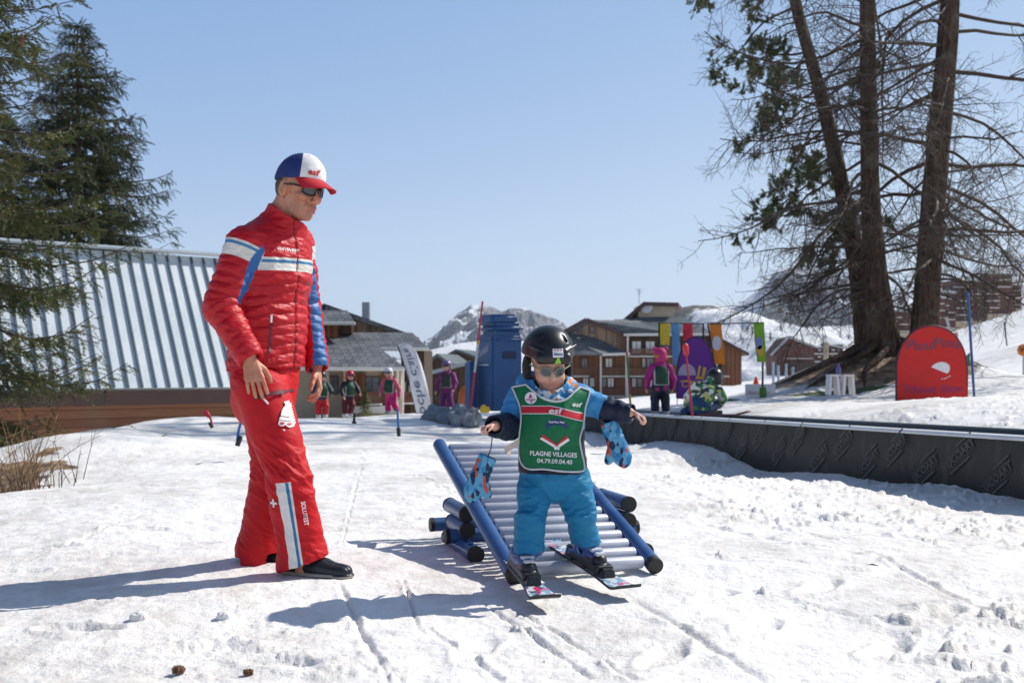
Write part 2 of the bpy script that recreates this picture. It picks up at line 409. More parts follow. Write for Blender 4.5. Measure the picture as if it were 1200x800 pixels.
TRACKS = [((398, 690), (455, 800), .020), ((472, 680), (490, 735), .012), ((500, 735), (590, 800), .018), ((742, 705), (900, 800), .028), ((480, 555), (575, 600), .014), ((760, 560), (1000, 640), .030), ((820, 615), (1010, 655), .034), ((640, 560), (1010, 600), .03), ((860, 690), (1100, 740), .03), ((330, 560), (470, 590), .012), ((560, 700), (700, 800), .014), ((600, 712), (745, 800), .014), ((180, 600), (20, 660), .014), ((700, 640), (1180, 690), .022), ((900, 600), (1190, 650), .026), ((430, 520), (400, 640), .010), ((1000, 640), (1200, 740), .02)]
PRINTS = [(225, 640, .1), (170, 622, -.05), (120, 652, .15), (55, 640, 0), (20, 668, .1), (262, 612, .3), (150, 700, .2), (90, 740, -.1), (470, 610, .5), (500, 585, .6), (440, 640, .4), (240, 760, .3), (330, 775, -.2), (840, 700, .8), (890, 735, .9), (960, 690, .7), (1040, 760, .8), (1100, 720, .6), (780, 770, 1.0), (560, 760, 1.2)]
def _gp(px, py): Y = H*F/(py-HY); return np.array(((px-600)/F*Y, Y))
def ground_z(x, y, detail=True):
    x = np.asarray(x, float); y = np.asarray(y, float); z = smooth_z(x, y)
    if not detail: return z
    r = np.hypot(x, y); near = 1-sstep(18, 60, r); P = np.stack([x, y, np.zeros_like(x)], 1)
    z += near*.030*fbm(P*.8, 3, 3)+sstep(20, 80, r)*.12*fbm(P*.11, 3, 5)
    K = np.nonzero((r < 22) & (np.abs(np.arctan2(x, y)) < 1.15))[0]
    if not len(K): return z
    zz = z[K]; x = x[K]; y = y[K]; P = P[K]; nf = 1-sstep(9, 22, r[K])
    # churned spring snow: more on the right and along the tracks, smooth elsewhere
    zone = sstep(.05, .6, noise3(P*.55, 41)+.72*sstep(.4, 1.5, x)-.30)
    lump = np.maximum(0, fbm(P*np.array([5, 8, 1.]), 4, 51, .6)-.19-.10*noise3(P*1.7, 57))
    crumb = .8+.35*noise3(P*48, 53)+.25*noise3(P*95, 54); zz += nf*zone*.027*sstep(.02, .26, lump)*crumb*(.6+lump*1.6)
    zz += nf*.008*fbm(P*np.array([7, 12, 1.]), 4, 61)+nf*.003*np.maximum(0, noise3(P*34, 71))
    grit = sstep(.30, .46, noise3(P*np.array([17, 21, 1.]), 81)); zz += nf*(.05+zone)*.011*grit*crumb
    pit = np.maximum(0, noise3(P*np.array([6, 9, 1.]), 91)-.34); zz -= nf*.035*pit*zone
    for (bx, by, br) in PRINTS:
        c = _gp(bx, by); dx = x-c[0]; dy = y-c[1]; u = dx*math.cos(br)+dy*math.sin(br); v = -dx*math.sin(br)+dy*math.cos(br); q = np.hypot(u/.15, v/.058)+.22*noise3(P*13, 101)
        zz += -.019*(1-sstep(.62, .95, q))+.010*np.exp(-((q-1.12)/.16)**2)*(.4+.9*np.maximum(0, noise3(P*17, 103)+.2))
    for (a, b, w) in TRACKS:
        a = _gp(*a); b = _gp(*b); d = b-a; L2 = d@d; t = np.clip(((x-a[0])*d[0]+(y-a[1])*d[1])/L2, 0, 1)
        q = np.hypot(x-a[0]-t*d[0], y-a[1]-t*d[1])+.012*noise3(P*6, 99); e = np.sin(np.pi*np.clip(t*1.0, 0, 1))**.4
        zz += e*(-.013*np.exp(-(q/(w*.45))**2)+.045*np.exp(-((q-w*1.2)/(w*.8))**2)*np.maximum(0, noise3(P*9, 97)+.05)*(.45+1.1*np.maximum(0, noise3(P*45, 98)+.2)))
    z[K] = zz
    return z
def gz(x, y): return float(ground_z(np.array([x]), np.array([y]), False)[0])

def snow_mat(name, near=True):
    t = NT(name); P = t.co()
    d1 = t.noise(.9, 6, .62); d2 = t.noise(7, 5, .65); d3 = t.noise(70, 3, .6)
    f = t.math('ADD', t.math('MULTIPLY', d1, .62), t.math('MULTIPLY', d2, .38))
    c = t.mix(t.ramp(f, .43, .66), (.87, .845, .81), (.61, .57, .525))
    c = t.mix(t.math('MULTIPLY', t.ramp(d3, .60, .75), .35), c, (.60, .57, .53))
    if near:
        sp = t.voronoi(9); d = t.noise(3.1, 3); c = t.mix(t.math('MULTIPLY', t.math('LESS_THAN', sp, .055), t.math('GREATER_THAN', d, .56)), c, (.16, .11, .07))
        c = t.mix(t.ramp(t.attr('soil'), .35, .6), c, t.mix(t.ramp(t.noise(6, 5), .35, .65), (.12, .075, .044), (.36, .25, .16)))
        c = t.mix(t.ramp(t.attr('turf'), .4, .6), c, t.mix(t.noise(18, 4), (.03, .055, .015), (.13, .17, .04)))
    b = t.bump(t.noise(150, 3, .7), .5, .005); b = t.bump(t.noise(38, 4, .65), .5, .014, b)
    b = t.bump(t.noise(6, 5, .6), .35, .05, b)
    return t.done(c, t.math('ADD', t.math('MULTIPLY', d2, .2), .45), b, spec=.35)
SNOW = snow_mat('snow')
# one sheet, finest in front of the camera
ang = np.concatenate([np.linspace(-180, -62, 60, endpoint=False), np.linspace(-62, -40, 70, endpoint=False), np.linspace(-40, 40, 800, endpoint=False), np.linspace(40, 62, 70, endpoint=False), np.linspace(62, 180, 60, endpoint=False)])
rad = np.concatenate([np.geomspace(.25, 1.6, 30, endpoint=False), np.geomspace(1.6, 30, 480, endpoint=False), np.geomspace(30, 9000, 110)])
aa = np.radians(ang); X = (rad[:, None]*np.sin(aa)[None, :]).ravel(); Yg = (rad[:, None]*np.cos(aa)[None, :]).ravel()
Zg = ground_z(X, Yg); na, nr = len(ang), len(rad)
i, j = np.meshgrid(np.arange(nr-1), np.arange(na), indexing='ij'); j2 = (j+1) % na
Q = np.stack([i*na+j, i*na+j2, (i+1)*na+j2, (i+1)*na+j], -1).reshape(-1, 4)
Vg = np.stack([X, Yg, Zg], 1); c0 = len(Vg); Vg = np.vstack([Vg, [0, 0, 0]])
T = np.stack([np.full(na, c0), (np.arange(na)+1) % na, np.arange(na)], 1)
Pn = np.stack([Vg[:, 0], Vg[:, 1], 0*Vg[:, 0]], 1)
md = np.hypot((Vg[:, 0]-7.6)/2.7, (Vg[:, 1]-21.6)/1.9); soil = (1-sstep(.5, 1.15, md+.30*fbm(Pn*1.1, 4, 5)))
gl = np.hypot((Vg[:, 0]+4.75)/.62, (Vg[:, 1]-8.6)/1.3); soil = np.maximum(soil, .9*(1-sstep(.7, 1.3, gl+.55*fbm(Pn*2.5, 3, 8))))
turf = 1-sstep(.5, 1.1, np.hypot((Vg[:, 0]-6.5)/1.4, (Vg[:, 1]-19.9)/.22)+.3*fbm(Pn*3, 3, 9))
turf = np.maximum(turf, 1-sstep(.6, 1.1, np.hypot((Vg[:, 0]+2.6)/1.8, (Vg[:, 1]-23.4)/.7)+.3*fbm(Pn*3, 3, 19)))
turf = np.maximum(turf, .8*(1-sstep(.4, 1, np.hypot((Vg[:, 0]+4.75)/.35, (Vg[:, 1]-8.0)/.8)+.3*fbm(Pn*3, 3, 19))))
ground = mesh_np('snow_ground', Vg, [Q[:, ::-1], T[:, ::-1]], SNOW, attrs={'soil': soil, 'turf': turf}); ground['kind'] = 'structure'
# ------------------------------------------------------------------ mountains and far slopes
def rock_snow(name, rock, rock2, snowc, thr, bushes=0, scale=1.):
    t = NT(name); P = t.co(); nz = t.sep(t.geo())[2]
    n1 = t.noise(.010*scale, 8, .68); n2 = t.noise(.05*scale, 6, .65, t.mapping((1, 1, .45))); n3 = t.noise(.22*scale, 4, .6)
    f = t.math('ADD', nz, t.math('ADD', t.math('MULTIPLY', t.math('SUBTRACT', n1, .5), .9), t.math('MULTIPLY', t.math('SUBTRACT', n2, .5), .75)))
    f = t.math('ADD', f, t.attr('snowy'))
    r = t.mix(t.ramp(n2, .3, .7), rock, rock2); r = t.mix(t.ramp(n3, .35, .7), mul(rock, .55), r)
    s = t.ramp(f, thr-.07, thr+.07); c = t.mix(s, r, snowc)
    b = t.bump(n2, .8, 14/scale); b = t.bump(n3, .6, 4/scale, b)
    return t.done(c, .8, b, spec=.2)
def ridge(name, prof, Yc, depth, back, base, mat, seed, amp, nx=260, ny=110, freq=1/260., snowfn=None, power=1.0, label=None):
    """a real height field: crest above prof (px, py at distance Yc), falling towards and away from the viewer"""
    px = np.array([p[0] for p in prof], float); pz = H+(HY-np.array([p[1] for p in prof], float))/F*Yc; xs = (px-600)/F*Yc
    x = np.linspace(xs[0], xs[-1], nx); v = np.concatenate([np.linspace(-1, 0, ny), np.linspace(0, 1, 24)[1:]])
    G = np.zeros((len(v), nx, 3)); crest = np.interp(x, xs, pz)
    ws = np.ones(7)/7; cs = np.convolve(np.pad(crest, 3, 'edge'), ws, 'valid')
    for a, q in enumerate(v):
        y = Yc+q*(depth if q < 0 else back); w = (1-abs(q))**power
        G[a, :, 0] = x; G[a, :, 1] = y; G[a, :, 2] = base+(np.where(q == 0, crest, cs)-base)*w
    V = G.reshape(-1, 3); P = V*np.array([freq, freq, 0]); qq = np.repeat(np.abs(v), nx)
    n = ridged(P, 5, seed)-1.1; V[:, 2] += amp*n*np.clip(qq*3.5, .12, 1)*np.clip((1-qq)*4, 0, 1)
    ed = np.clip(np.minimum(np.tile(np.arange(nx), len(v)), nx-1-np.tile(np.arange(nx), len(v)))/14, 0, 1); V[:, 2] = base+(V[:, 2]-base)*(.15+.85*ed)
    i, j = np.meshgrid(np.arange(len(v)-1), np.arange(nx-1), indexing='ij')
    Q = np.stack([i*nx+j, i*nx+j+1, (i+1)*nx+j+1, (i+1)*nx+j], -1).reshape(-1, 4)
    pxv = 600+V[:, 0]/V[:, 1]*F
    o = mesh_np(name, V, Q, mat, attrs={'snowy': snowfn(pxv, qq, V) if snowfn else np.zeros(len(V))}); o['kind'] = 'structure'
    return o, V
ROCK = rock_snow('mountain_rock_and_snow', (.21, .225, .26), (.33, .34, .375), (.80, .83, .88), .87, scale=.55)  # rock lightened and blued: some distance haze is put into the colour
ridge('mountain_left', [(455, 436), (480, 420), (497, 402), (512, 390), (524, 382), (537, 367), (546, 362), (552, 356), (560, 357), (572, 357), (583, 361), (590, 363), (597, 359), (606, 358), (618, 358), (628, 363), (640, 366), (655, 375), (668, 387), (690, 396), (720, 408), (770, 425), (800, 440)],
      2600, 700, 500, -60, ROCK, 3, 60, freq=1/150., snowfn=lambda px, q, V: .22*sstep(.35, .8, q)+.10*(px < 560)-.08)
ridge('mountain_right', [(770, 430), (800, 405), (835, 378), (852, 366), (870, 353), (885, 344), (898, 333), (906, 322), (914, 314), (922, 312), (935, 314), (950, 315), (963, 319), (975, 321), (985, 330), (998, 332), (1010, 336), (1030, 345), (1045, 352), (1080, 350), (1120, 375), (1160, 400), (1200, 425)],
      2400, 900, 500, -60, ROCK, 9, 55, freq=1/150., snowfn=lambda px, q, V: .34*(1-sstep(880, 925, px))+.18*sstep(1000, 1050, px)-.16*sstep(915, 930, px)*(1-sstep(985, 1030, px)))
ridge('mountain_far', [(1000, 400), (1030, 372), (1060, 352), (1085, 343), (1105, 334), (1120, 325), (1135, 319), (1150, 312), (1160, 309), (1175, 305), (1186, 298), (1200, 295), (1225, 300), (1260, 290), (1320, 320), (1400, 380)],
      2900, 900, 500, -60, ROCK, 21, 45, freq=1/150., snowfn=lambda px, q, V: .1+.25*sstep(.12, .35, q))
HILL = rock_snow('hillside_snow_and_scrub', (.10, .095, .075), (.20, .18, .15), (.84, .845, .86), .60, scale=2.2)
ridge('snow_hill_left', [(380, 440), (430, 432), (480, 418), (505, 410), (540, 402), (580, 398), (630, 400), (690, 410), (760, 425)], 700, 380, 200, -30, HILL, 31, 6, nx=120, ny=50, freq=1/90., snowfn=lambda px, q, V: .35+0*px)
hill, HV = ridge('snow_hill', [(720, 425), (765, 395), (783, 372), (795, 360), (812, 357), (835, 358), (852, 361), (875, 373), (910, 384), (950, 384), (1000, 380), (1040, 372), (1075, 362), (1110, 352), (1150, 338), (1185, 322), (1215, 308), (1260, 300), (1330, 320)],
      1150, 820, 300, -35, HILL, 41, 13, nx=240, ny=130, freq=1/110., snowfn=lambda px, q, V: .06-.62*(1-sstep(830, 862, px))*sstep(775, 800, px)*(1-sstep(.03, .16, q))-.22*sstep(900, 940, px)*sstep(.25, .4, q)*(1-sstep(.6, .75, q)))
hill_bvh_x, hill_z = HV[:, :2], HV[:, 2]
def hill_at(px, py):
    """the point of the hillside seen at (px, py), nearest such vertex"""
    d = np.hypot(600+HV[:, 0]/HV[:, 1]*F-px, HY-(HV[:, 2]-H)/HV[:, 1]*F-py)+(HV[:, 1] > 1150)*99; return HV[np.argmin(d)]

# ------------------------------------------------------------------ trees
def needle_mat(name, a, b, c):
    t = NT(name); n = t.noise(1.6, 4, .6); n2 = t.noise(14, 3, .6)
    col = t.mix(t.ramp(n, .35, .68), a, b); col = t.mix(t.ramp(n2, .5, .72), col, c)
    return t.done(col, .55, None, spec=.3)
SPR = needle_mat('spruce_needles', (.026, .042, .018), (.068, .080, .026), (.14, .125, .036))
SPR2 = needle_mat('sunlit_spruce_needles', (.055, .078, .024), (.13, .135, .036), (.24, .20, .055))  # sunshine on the near spruce put into a lighter, yellower needle colour
PINE = needle_mat('pine_needles', (.068, .096, .044), (.145, .17, .066), (.24, .23, .10))
def bark_mat(name, a, b, sc=1.):
    t = NT(name); v = t.mapping((1, 1, .16)); n = t.noise(16*sc, 6, .68, v, 1.2); vo = t.voronoi(13*sc, v); l = t.noise(3, 4)
    c = t.mix(t.ramp(n, .35, .68), a, b); c = t.mix(t.ramp(vo, .0, .22), mul(a, .45), c); c = t.mix(t.ramp(l, .52, .75), c, (.16, .15, .12))
    return t.done(c, .85, t.bump(t.math('ADD', n, vo), 1.0, .06), spec=.15)
BARK = bark_mat('larch_bark', (.052, .036, .028), (.155, .105, .075)); TWIG = M('bare_twig', (.075, .055, .040), .8, .4, 30, .2)
def twig_template(L, n, w, droop=.25, rnd=None):
    """a bottlebrush sprig along +X: n needle triangles around a thin stem"""
    r = rnd or RNG; V = []; T = []
    for i in range(n):
        t = (i+.5)/n; a = r.uniform(0, 2*np.pi); ln = w*(1.05-.5*t)*r.uniform(.8, 1.2); p = np.array([t*L, 0, -droop*L*t*t])
        d = np.array([.75, math.cos(a), math.sin(a)*.75]); d /= np.linalg.norm(d); s = np.cross(d, [.3, .5, .8]); s /= np.linalg.norm(s); k = len(V)
        V += [p-s*w*.13, p+s*w*.13, p+d*ln]; T.append([k, k+1, k+2])
    return np.array(V), np.array(T)
def stamp(tv, tf, pos, xd, up, sc):
    """many copies of a template, joined: tv local (x along xd, z towards up)"""
    xd = xd/np.linalg.norm(xd, axis=1)[:, None]; yd = np.cross(up, xd); yd /= np.maximum(np.linalg.norm(yd, axis=1), 1e-6)[:, None]; zd = np.cross(xd, yd)
    R = np.stack([xd, yd, zd], 2)*sc[:, None, None]
    V = np.einsum('nij,kj->nki', R, tv)+pos[:, None, :]; Fc = tf[None]+(np.arange(len(pos))*len(tv))[:, None, None]
    return V.reshape(-1, 3), Fc.reshape(-1, tf.shape[1])
def limbs(polys, seg=4):
    """polys: list of (points (k,3), radii (k,)); joined thin tubes"""
    Vs = []; Fs = []; n = 0
    for P, R in polys:
        P = np.asarray(P, float); k = len(P); d = np.gradient(P, axis=0); d /= np.maximum(np.linalg.norm(d, axis=1), 1e-9)[:, None]
        a = np.where(np.abs(d[:, 2:3]) < .9, [[0, 0, 1.]], [[1., 0, 0]]); u = np.cross(d, a); u /= np.linalg.norm(u, axis=1)[:, None]; w = np.cross(d, u)
        th = 2*np.pi*np.arange(seg)/seg
        V = P[:, None]+(u[:, None]*np.cos(th)[None, :, None]+w[:, None]*np.sin(th)[None, :, None])*np.asarray(R)[:, None, None]
        Vs.append(V.reshape(-1, 3)); i, j = np.meshgrid(np.arange(k-1), np.arange(seg), indexing='ij'); j2 = (j+1) % seg
        Fs.append(n+np.stack([i*seg+j, i*seg+j2, (i+1)*seg+j2, (i+1)*seg+j], -1).reshape(-1, 4)); n += k*seg
    return np.concatenate(Vs), np.concatenate(Fs)
def spruce(label, base, Ht, rb, mat, seed, sprig, nlay=None, per=9, z0=.12, group='spruces by the barn', tscale=1., cones=0, tr=None, keep=None, dens=17, ex=.72):
    r = np.random.default_rng(seed); base = np.array(base, float); root = thing('spruce_tree', label, 'tree', base, group)
    tr = tr or Ht*.018
    MB().tube([base+(0, 0, -.4), base+(0, 0, Ht*.5), base+(0, 0, Ht*.98)], [tr, tr*.6, .02], 10).build('trunk', BARK, root, True)
    wood = []; pos = []; xd = []; sc = []; cone = []
    nlay = nlay or int(Ht*2.4)
    for q in range(nlay):
        f = (q+r.uniform(0, .8))/nlay; z = Ht*(z0+(1-z0)*f*.99); R = rb*(1-f)**ex*(.8+.3*r.random())+.12
        for b in range(per):
            a = 2*np.pi*(b+r.uniform(-.4, .4))/per+q*1.7; L = R*r.uniform(.62, 1.15)
            if keep is not None and not keep(base+np.array([math.cos(a)*L, math.sin(a)*L, z])): continue
            t = np.linspace(0, 1, 7); lift = r.uniform(.05, .25)
            dz = L*(-.42*(1-f)*np.sin(t*np.pi*.62)+.16*t**3+lift*t*(f-.3)); wob = r.normal(0, .03*L, (7, 2)).cumsum(0)*t[:, None]
            P = np.stack([np.cos(a)*L*t+wob[:, 0], np.sin(a)*L*t+wob[:, 1], z+dz], 1)+base
            wood.append((P, np.linspace(.028*tscale*(.5+L*.25), .005, 7)))
            ns = max(5, int(L*dens/tscale))
            for k in range(ns):
                tt = r.uniform(.12, 1)**.8; p = np.array([np.interp(tt, t, P[:, c]) for c in range(3)]); side = r.choice([-1, 1])
                fw = np.array([np.cos(a), np.sin(a), 0]); lat = np.array([-np.sin(a), np.cos(a), 0])*side
                bl = (.34*L*(1-tt)+.16*tscale)*r.uniform(.6, 1.1); d = fw*r.uniform(.5, .9)+lat*r.uniform(.35, 1)+np.array([0, 0, r.uniform(-.55, .1)])
                d /= np.linalg.norm(d); m = max(2, int(bl/sprig/.42))
                for h in range(m):
                    g = (h+.3)/m; pos.append(p+d*bl*g+np.array([0, 0, -.18*bl*g*g])); e = d+r.normal(0, .38, 3); xd.append(e); sc.append(r.uniform(.75, 1.25))
                if cones and r.random() < cones and f > .25: cone.append(p+d*bl*.9)
    tv, tf = twig_template(sprig, 30, sprig*.28, rnd=r)
    pos = np.array(pos); xd = np.array(xd); up = np.tile([0, 0, 1.], (len(pos), 1))
    V, Fc = stamp(tv, tf, pos, xd, up, np.array(sc)); mesh_np('crown', V, Fc, mat, root, smooth=False)
    V, Fc = limbs(wood); mesh_np('branches', V, Fc, TWIG, root)
    for c in cone[:40]:
        MB().lathe(c-np.array([0, 0, .16]), [(.006, 0), (.022, .03), (.03, .08), (.026, .13), (.006, .165)], 8).build('cone', CONE, root, True)
    return root
CONE = M('cone_scales', (.16, .075, .040), .7, .35, 60, .6, 90, .01)
spruce('tall dark spruce behind the left end of the metal roofed barn', (-19.2, 44, -1.5), 17.9, 6.4, SPR, 5, .34, nlay=40, per=10, tscale=2.2, z0=.02)
spruce('dark spruce rising between the near spruce and the tallest one', (-22.4, 43, -1.5), 14.4, 4.4, SPR, 15, .34, nlay=32, per=9, tscale=2.2, z0=.02)
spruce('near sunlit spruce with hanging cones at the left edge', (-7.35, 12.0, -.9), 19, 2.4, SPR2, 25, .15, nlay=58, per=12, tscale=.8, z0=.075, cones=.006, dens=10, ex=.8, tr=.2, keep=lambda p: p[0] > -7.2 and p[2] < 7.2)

def bare_tree(label, path, rads, seed, name='larch_tree', nb=46, z0=.30, Lmax=4.2, pine=False, tilt=None, rootflare=1.0, twigs=1.0, side=None):
    r = np.random.default_rng(seed); P = np.array(path, float); root = thing(name, label, 'tree', P[0], 'trees on the rooty mound')
    t = np.linspace(0, 1, len(P)); n = 46; tt = np.linspace(0, 1, n); C = np.stack([np.interp(tt, t, P[:, c]) for c in range(3)], 1)
    for _ in range(3): C[1:-1] = (C[:-2]+2*C[1:-1]+C[2:])/4
    R = np.interp(tt, t, rads); seg = 40
    th = 2*np.pi*np.arange(seg)/seg; ring = C[:, None]+np.stack([np.cos(th), np.sin(th), 0*th], 1)[None]*R[:, None, None]
    Z = ring.reshape(-1, 3); dirn = Z-np.repeat(C, seg, 0); dl = np.linalg.norm(dirn, axis=1)[:, None]
    Z = Z+dirn/dl*(.11*R.repeat(seg)*ridged(np.stack([np.tile(np.cos(th), n)*3, np.tile(np.sin(th), n)*3, Z[:, 2]*.5], 1), 3, seed)-.1*R.repeat(seg))[:, None]
    fl = np.exp(-(Z[:, 2]-P[0, 2])/.5)*rootflare*(.35+.35*np.sin(np.tile(th, n)*4+seed)); Z += np.stack([np.cos(np.tile(th, n)), np.sin(np.tile(th, n)), 0*Z[:, 0]], 1)*(np.clip(fl, 0, 1)*R.repeat(seg)*.9)[:, None]
    i, j = np.meshgrid(np.arange(n-1), np.arange(seg), indexing='ij'); j2 = (j+1) % seg
    mesh_np('trunk', Z, np.stack([i*seg+j, i*seg+j2, (i+1)*seg+j2, (i+1)*seg+j], -1).reshape(-1, 4), BARK, root)
    wood = []; tw = []; tips = []
    def grow(p, d, L, rad, lev):
        k = 9 if lev == 0 else 6; pts = [p]; q = p.copy(); dd = d/np.linalg.norm(d)
        for s in range(k):
            bend = r.normal(0, .15 if lev else .13, 3); bend[2] += (-.05 if s < k*.5 else .06) if lev == 0 else -.02
            dd = dd+bend; dd /= np.linalg.norm(dd); q = q+dd*L/k; pts.append(q.copy())
        pts = np.array(pts); (wood if lev < 2 else tw).append((pts, np.linspace(rad, max(rad*.22, .0035), k+1)))
        if pine and lev >= 1: tips.extend([(pts[h], pts[h]-pts[h-1]) for h in range(2, k+1)])
        if lev >= 2: return
        m = int((4.6*L+4)*twigs) if lev == 0 else int((7.5*L+3)*twigs)
        for _ in range(m):
            f = r.uniform(.18, 1)**.85; h = min(int(f*k), k-1); b = pts[h]+(pts[h+1]-pts[h])*r.random(); ax = pts[h+1]-pts[h]; ax /= np.linalg.norm(ax)
            o = r.normal(0, 1, 3); o -= ax*(o@ax); o /= np.linalg.norm(o); o[2] -= .18
            grow(b, ax*r.uniform(.3, .9)+o, L*(.42 if lev == 0 else .40)*(1.12-f*.62)*r.uniform(.55, 1.2), rad*(.38 if lev == 0 else .45)*(1-.5*f), lev+1)
    for b in range(nb):
        f = z0+(1-z0)*(b+r.random())/nb; c = np.array([np.interp(f, tt, C[:, q]) for q in range(3)]); rr = np.interp(f, tt, R); a = r.uniform(0, 2*np.pi)
        if side is not None and r.random() < .65: a = side+r.normal(0, .7)
        L = Lmax*(1-.35*f)*r.uniform(.45, 1.1)*(sstep(z0-.05, z0+.22, np.array(f))*.6+.4)
        grow(c+np.array([np.cos(a), np.sin(a), 0])*rr*.7, np.array([np.cos(a), np.sin(a), r.uniform(-.42, .18)]), float(L), float(np.clip(.010+.009*L, .013, .055)), 0)
    V, Fc = limbs(wood, 5); mesh_np('branches', V, Fc, TWIG if not pine else BARK, root)
    V, Fc = limbs(tw, 3); mesh_np('twigs', V, Fc, TWIG, root, smooth=False)
    if pine:
        pos = np.array([q[0] for q in tips]); xd = np.array([q[1] for q in tips])+r.normal(0, .02, (len(tips), 3)); s = r.random(len(pos)) < .9; pos, xd = pos[s], xd[s]
        tv, tf = twig_template(.13, 22, .085, droop=-.1, rnd=r); V, Fc = stamp(tv, tf, pos, xd, np.tile([0, 0, 1.], (len(pos), 1)), r.uniform(.7, 1.3, len(pos))); mesh_np('crown', V, Fc, PINE, root, smooth=False)
    return root
def tp(L): return [WA(*q) for q in L]
bare_tree('bare larch with a straight middle trunk, left of the red board', tp([(1046, 436, 21.6), (1036, 400, 21.6), (1027, 330, 21.5), (1020, 240, 21.4), (1018, 120, 21.3), (1016, 0, 21.2), (1018, -260, 21), (1022, -600, 21)]), [.40, .30, .235, .195, .17, .145, .10, .03], 3, nb=86, z0=.205, Lmax=4.6, side=math.pi)
bare_tree('stone pine with green needles leaning left over the flag frames', tp([(1026, 436, 22.3), (1018, 400, 22.4), (1005, 310, 22.5), (985, 210, 22.7), (962, 110, 23), (930, 0, 23.3), (905, -180, 23.5), (900, -420, 23.5)]), [.34, .27, .21, .175, .15, .125, .08, .03], 8, name='pine_tree', nb=46, z0=.29, Lmax=3.0, pine=True, twigs=.55, side=math.pi*.95)
bare_tree('bare larch with the thickest trunk, behind the red board', tp([(1082, 430, 21.0), (1084, 385, 21.0), (1089, 300, 20.9), (1095, 220, 20.8), (1105, 110, 20.7), (1114, 0, 20.6), (1122, -260, 20.5), (1126, -600, 20.5)]), [.36, .27, .245, .23, .215, .185, .12, .03], 12, nb=80, z0=.21, Lmax=5.2)

# small conifers dotted over the hillside: each its own tree
DK = needle_mat('far_conifer_needles', (.016, .026, .016), (.035, .045, .024), (.06, .065, .03))
def small_conifer(label, base, Ht, seed, group, name='conifer_tree', mat=None, n=420, leaf=.16, wid=.26):
    r = np.random.default_rng(seed); base = np.array(base, float); root = thing(name, label, 'tree', base, group)
    MB().tube([base-(0, 0, Ht*.06), base+(0, 0, Ht*.95)], [Ht*.025, Ht*.004], 6).build('trunk', BARK, root)
    f = r.random(n)**.8; a = r.uniform(0, 2*np.pi, n); R = (wid*(1-f)+.015)*Ht*(.55+.45*np.abs(np.sin(f*21+a)))*r.uniform(.35, 1.1, n)
    c = np.stack([np.cos(a)*R, np.sin(a)*R, f*Ht*.97+.03*Ht-R*.25], 1)+base; d = np.stack([np.cos(a), np.sin(a), r.uniform(-.6, .1, n)], 1); s = np.cross(d, [[0, 0, 1.]]); s /= np.linalg.norm(s, axis=1)[:, None]
    l = (leaf*Ht*(1.1-f*.6))[:, None]; V = np.stack([c-d*l*.4-s*l*.3, c-d*l*.4+s*l*.3, c+d*l*.8], 1).reshape(-1, 3)
    mesh_np('crown', V, np.arange(3*n).reshape(-1, 3), mat or DK, root, smooth=False); return root
proto = None
for q, (px, py, hp) in enumerate([(868, 398, 9), (872, 404, 8), (881, 392, 10), (902, 400, 12), (915, 394, 17), (893, 407, 8), (942, 372, 7), (957, 366, 8), (1001, 380, 19), (1004, 395, 24), (1008, 402, 26), (995, 404, 13), (985, 398, 10), (1012, 372, 12), (1195, 338, 17), (1188, 342, 13), (1050, 360, 9), (875, 386, 6), (966, 358, 6), (862, 407, 8)]):
    b = hill_at(px, py); Ht = hp/F*b[1]
    if proto is None: proto = small_conifer('lone dark conifer on the snowy hillside', (0, 0, 0), 1.0, 3, 'small conifers on the snowy hillside', n=300)
    o = proto if q == 0 else copy_tree(proto)
    o.location = b; o.scale = (Ht*1.1, Ht*1.1, Ht); o.rotation_euler.z = q*2.4
small_conifer('small yellow green fir beside the child in the red helmet', WA(428, 488, 26), .78, 77, 'small firs', 'fir_tree', needle_mat('young_fir_needles', (.06, .08, .02), (.16, .17, .04), (.26, .24, .06)), n=1300, leaf=.09, wid=.42)
# ------------------------------------------------------------------ buildings
def wood_mat(name, a, b, sc=(1, 1, 1), plank=.14, horiz=False):
    t = NT(name); P = t.co(); S = t.sep(P)
    if horiz: u = S[2]; st = (1.2, 1.2, 14)
    else: u = t.math('ADD', S[0], t.math('MULTIPLY', S[1], .7)); st = (12, 12, .7)
    f = t.math('FRACT', t.math('DIVIDE', u, plank)); idn = t.math('FLOOR', t.math('DIVIDE', u, plank))
    w = t.new('ShaderNodeTexWhiteNoise', noise_dimensions='1D'); t.l.new(idn, w.inputs['W']); n = t.noise(1.5, 6, .65, t.mapping(st)); n2 = t.noise(.5, 4)
    k = t.math('ADD', t.math('MULTIPLY', w.outputs[0], .4), t.math('MULTIPLY', n, .6)); c = t.mix(t.ramp(k, .25, .75), a, b)
    c = t.mix(t.math('MULTIPLY', t.ramp(n2, .5, .75), .5), c, (.20, .17, .14)); g = t.math('LESS_THAN', f, .06); c = t.mix(g, c, mul(a, .3))
    return t.done(c, .75, t.bump(t.math('SUBTRACT', n, g), .5, .012), spec=.25)
def tile_mat(name, a, b, w=.34, h=.40, gap=(.02, .022, .025)):
    t = NT(name); br = t.new('ShaderNodeTexBrick'); t.l.new(t.mapping((1, 1, 1), kind='UV'), br.inputs['Vector']); br.offset = .5
    br.inputs['Scale'].default_value = 1; br.inputs['Brick Width'].default_value = w; br.inputs['Row Height'].default_value = h; br.inputs['Mortar Size'].default_value = .035; br.inputs['Mortar Smooth'].default_value = .6
    t.put(br.inputs['Color1'], a); t.put(br.inputs['Color2'], b); t.put(br.inputs['Mortar'], gap); n = t.noise(.8, 5, .6)
    c = t.mix(t.math('MULTIPLY', t.ramp(n, .4, .7), .4), br.outputs[0], mul(b, 1.5))
    return t.done(c, .55, t.bump(br.outputs['Fac'], -.8, .05), spec=.4)
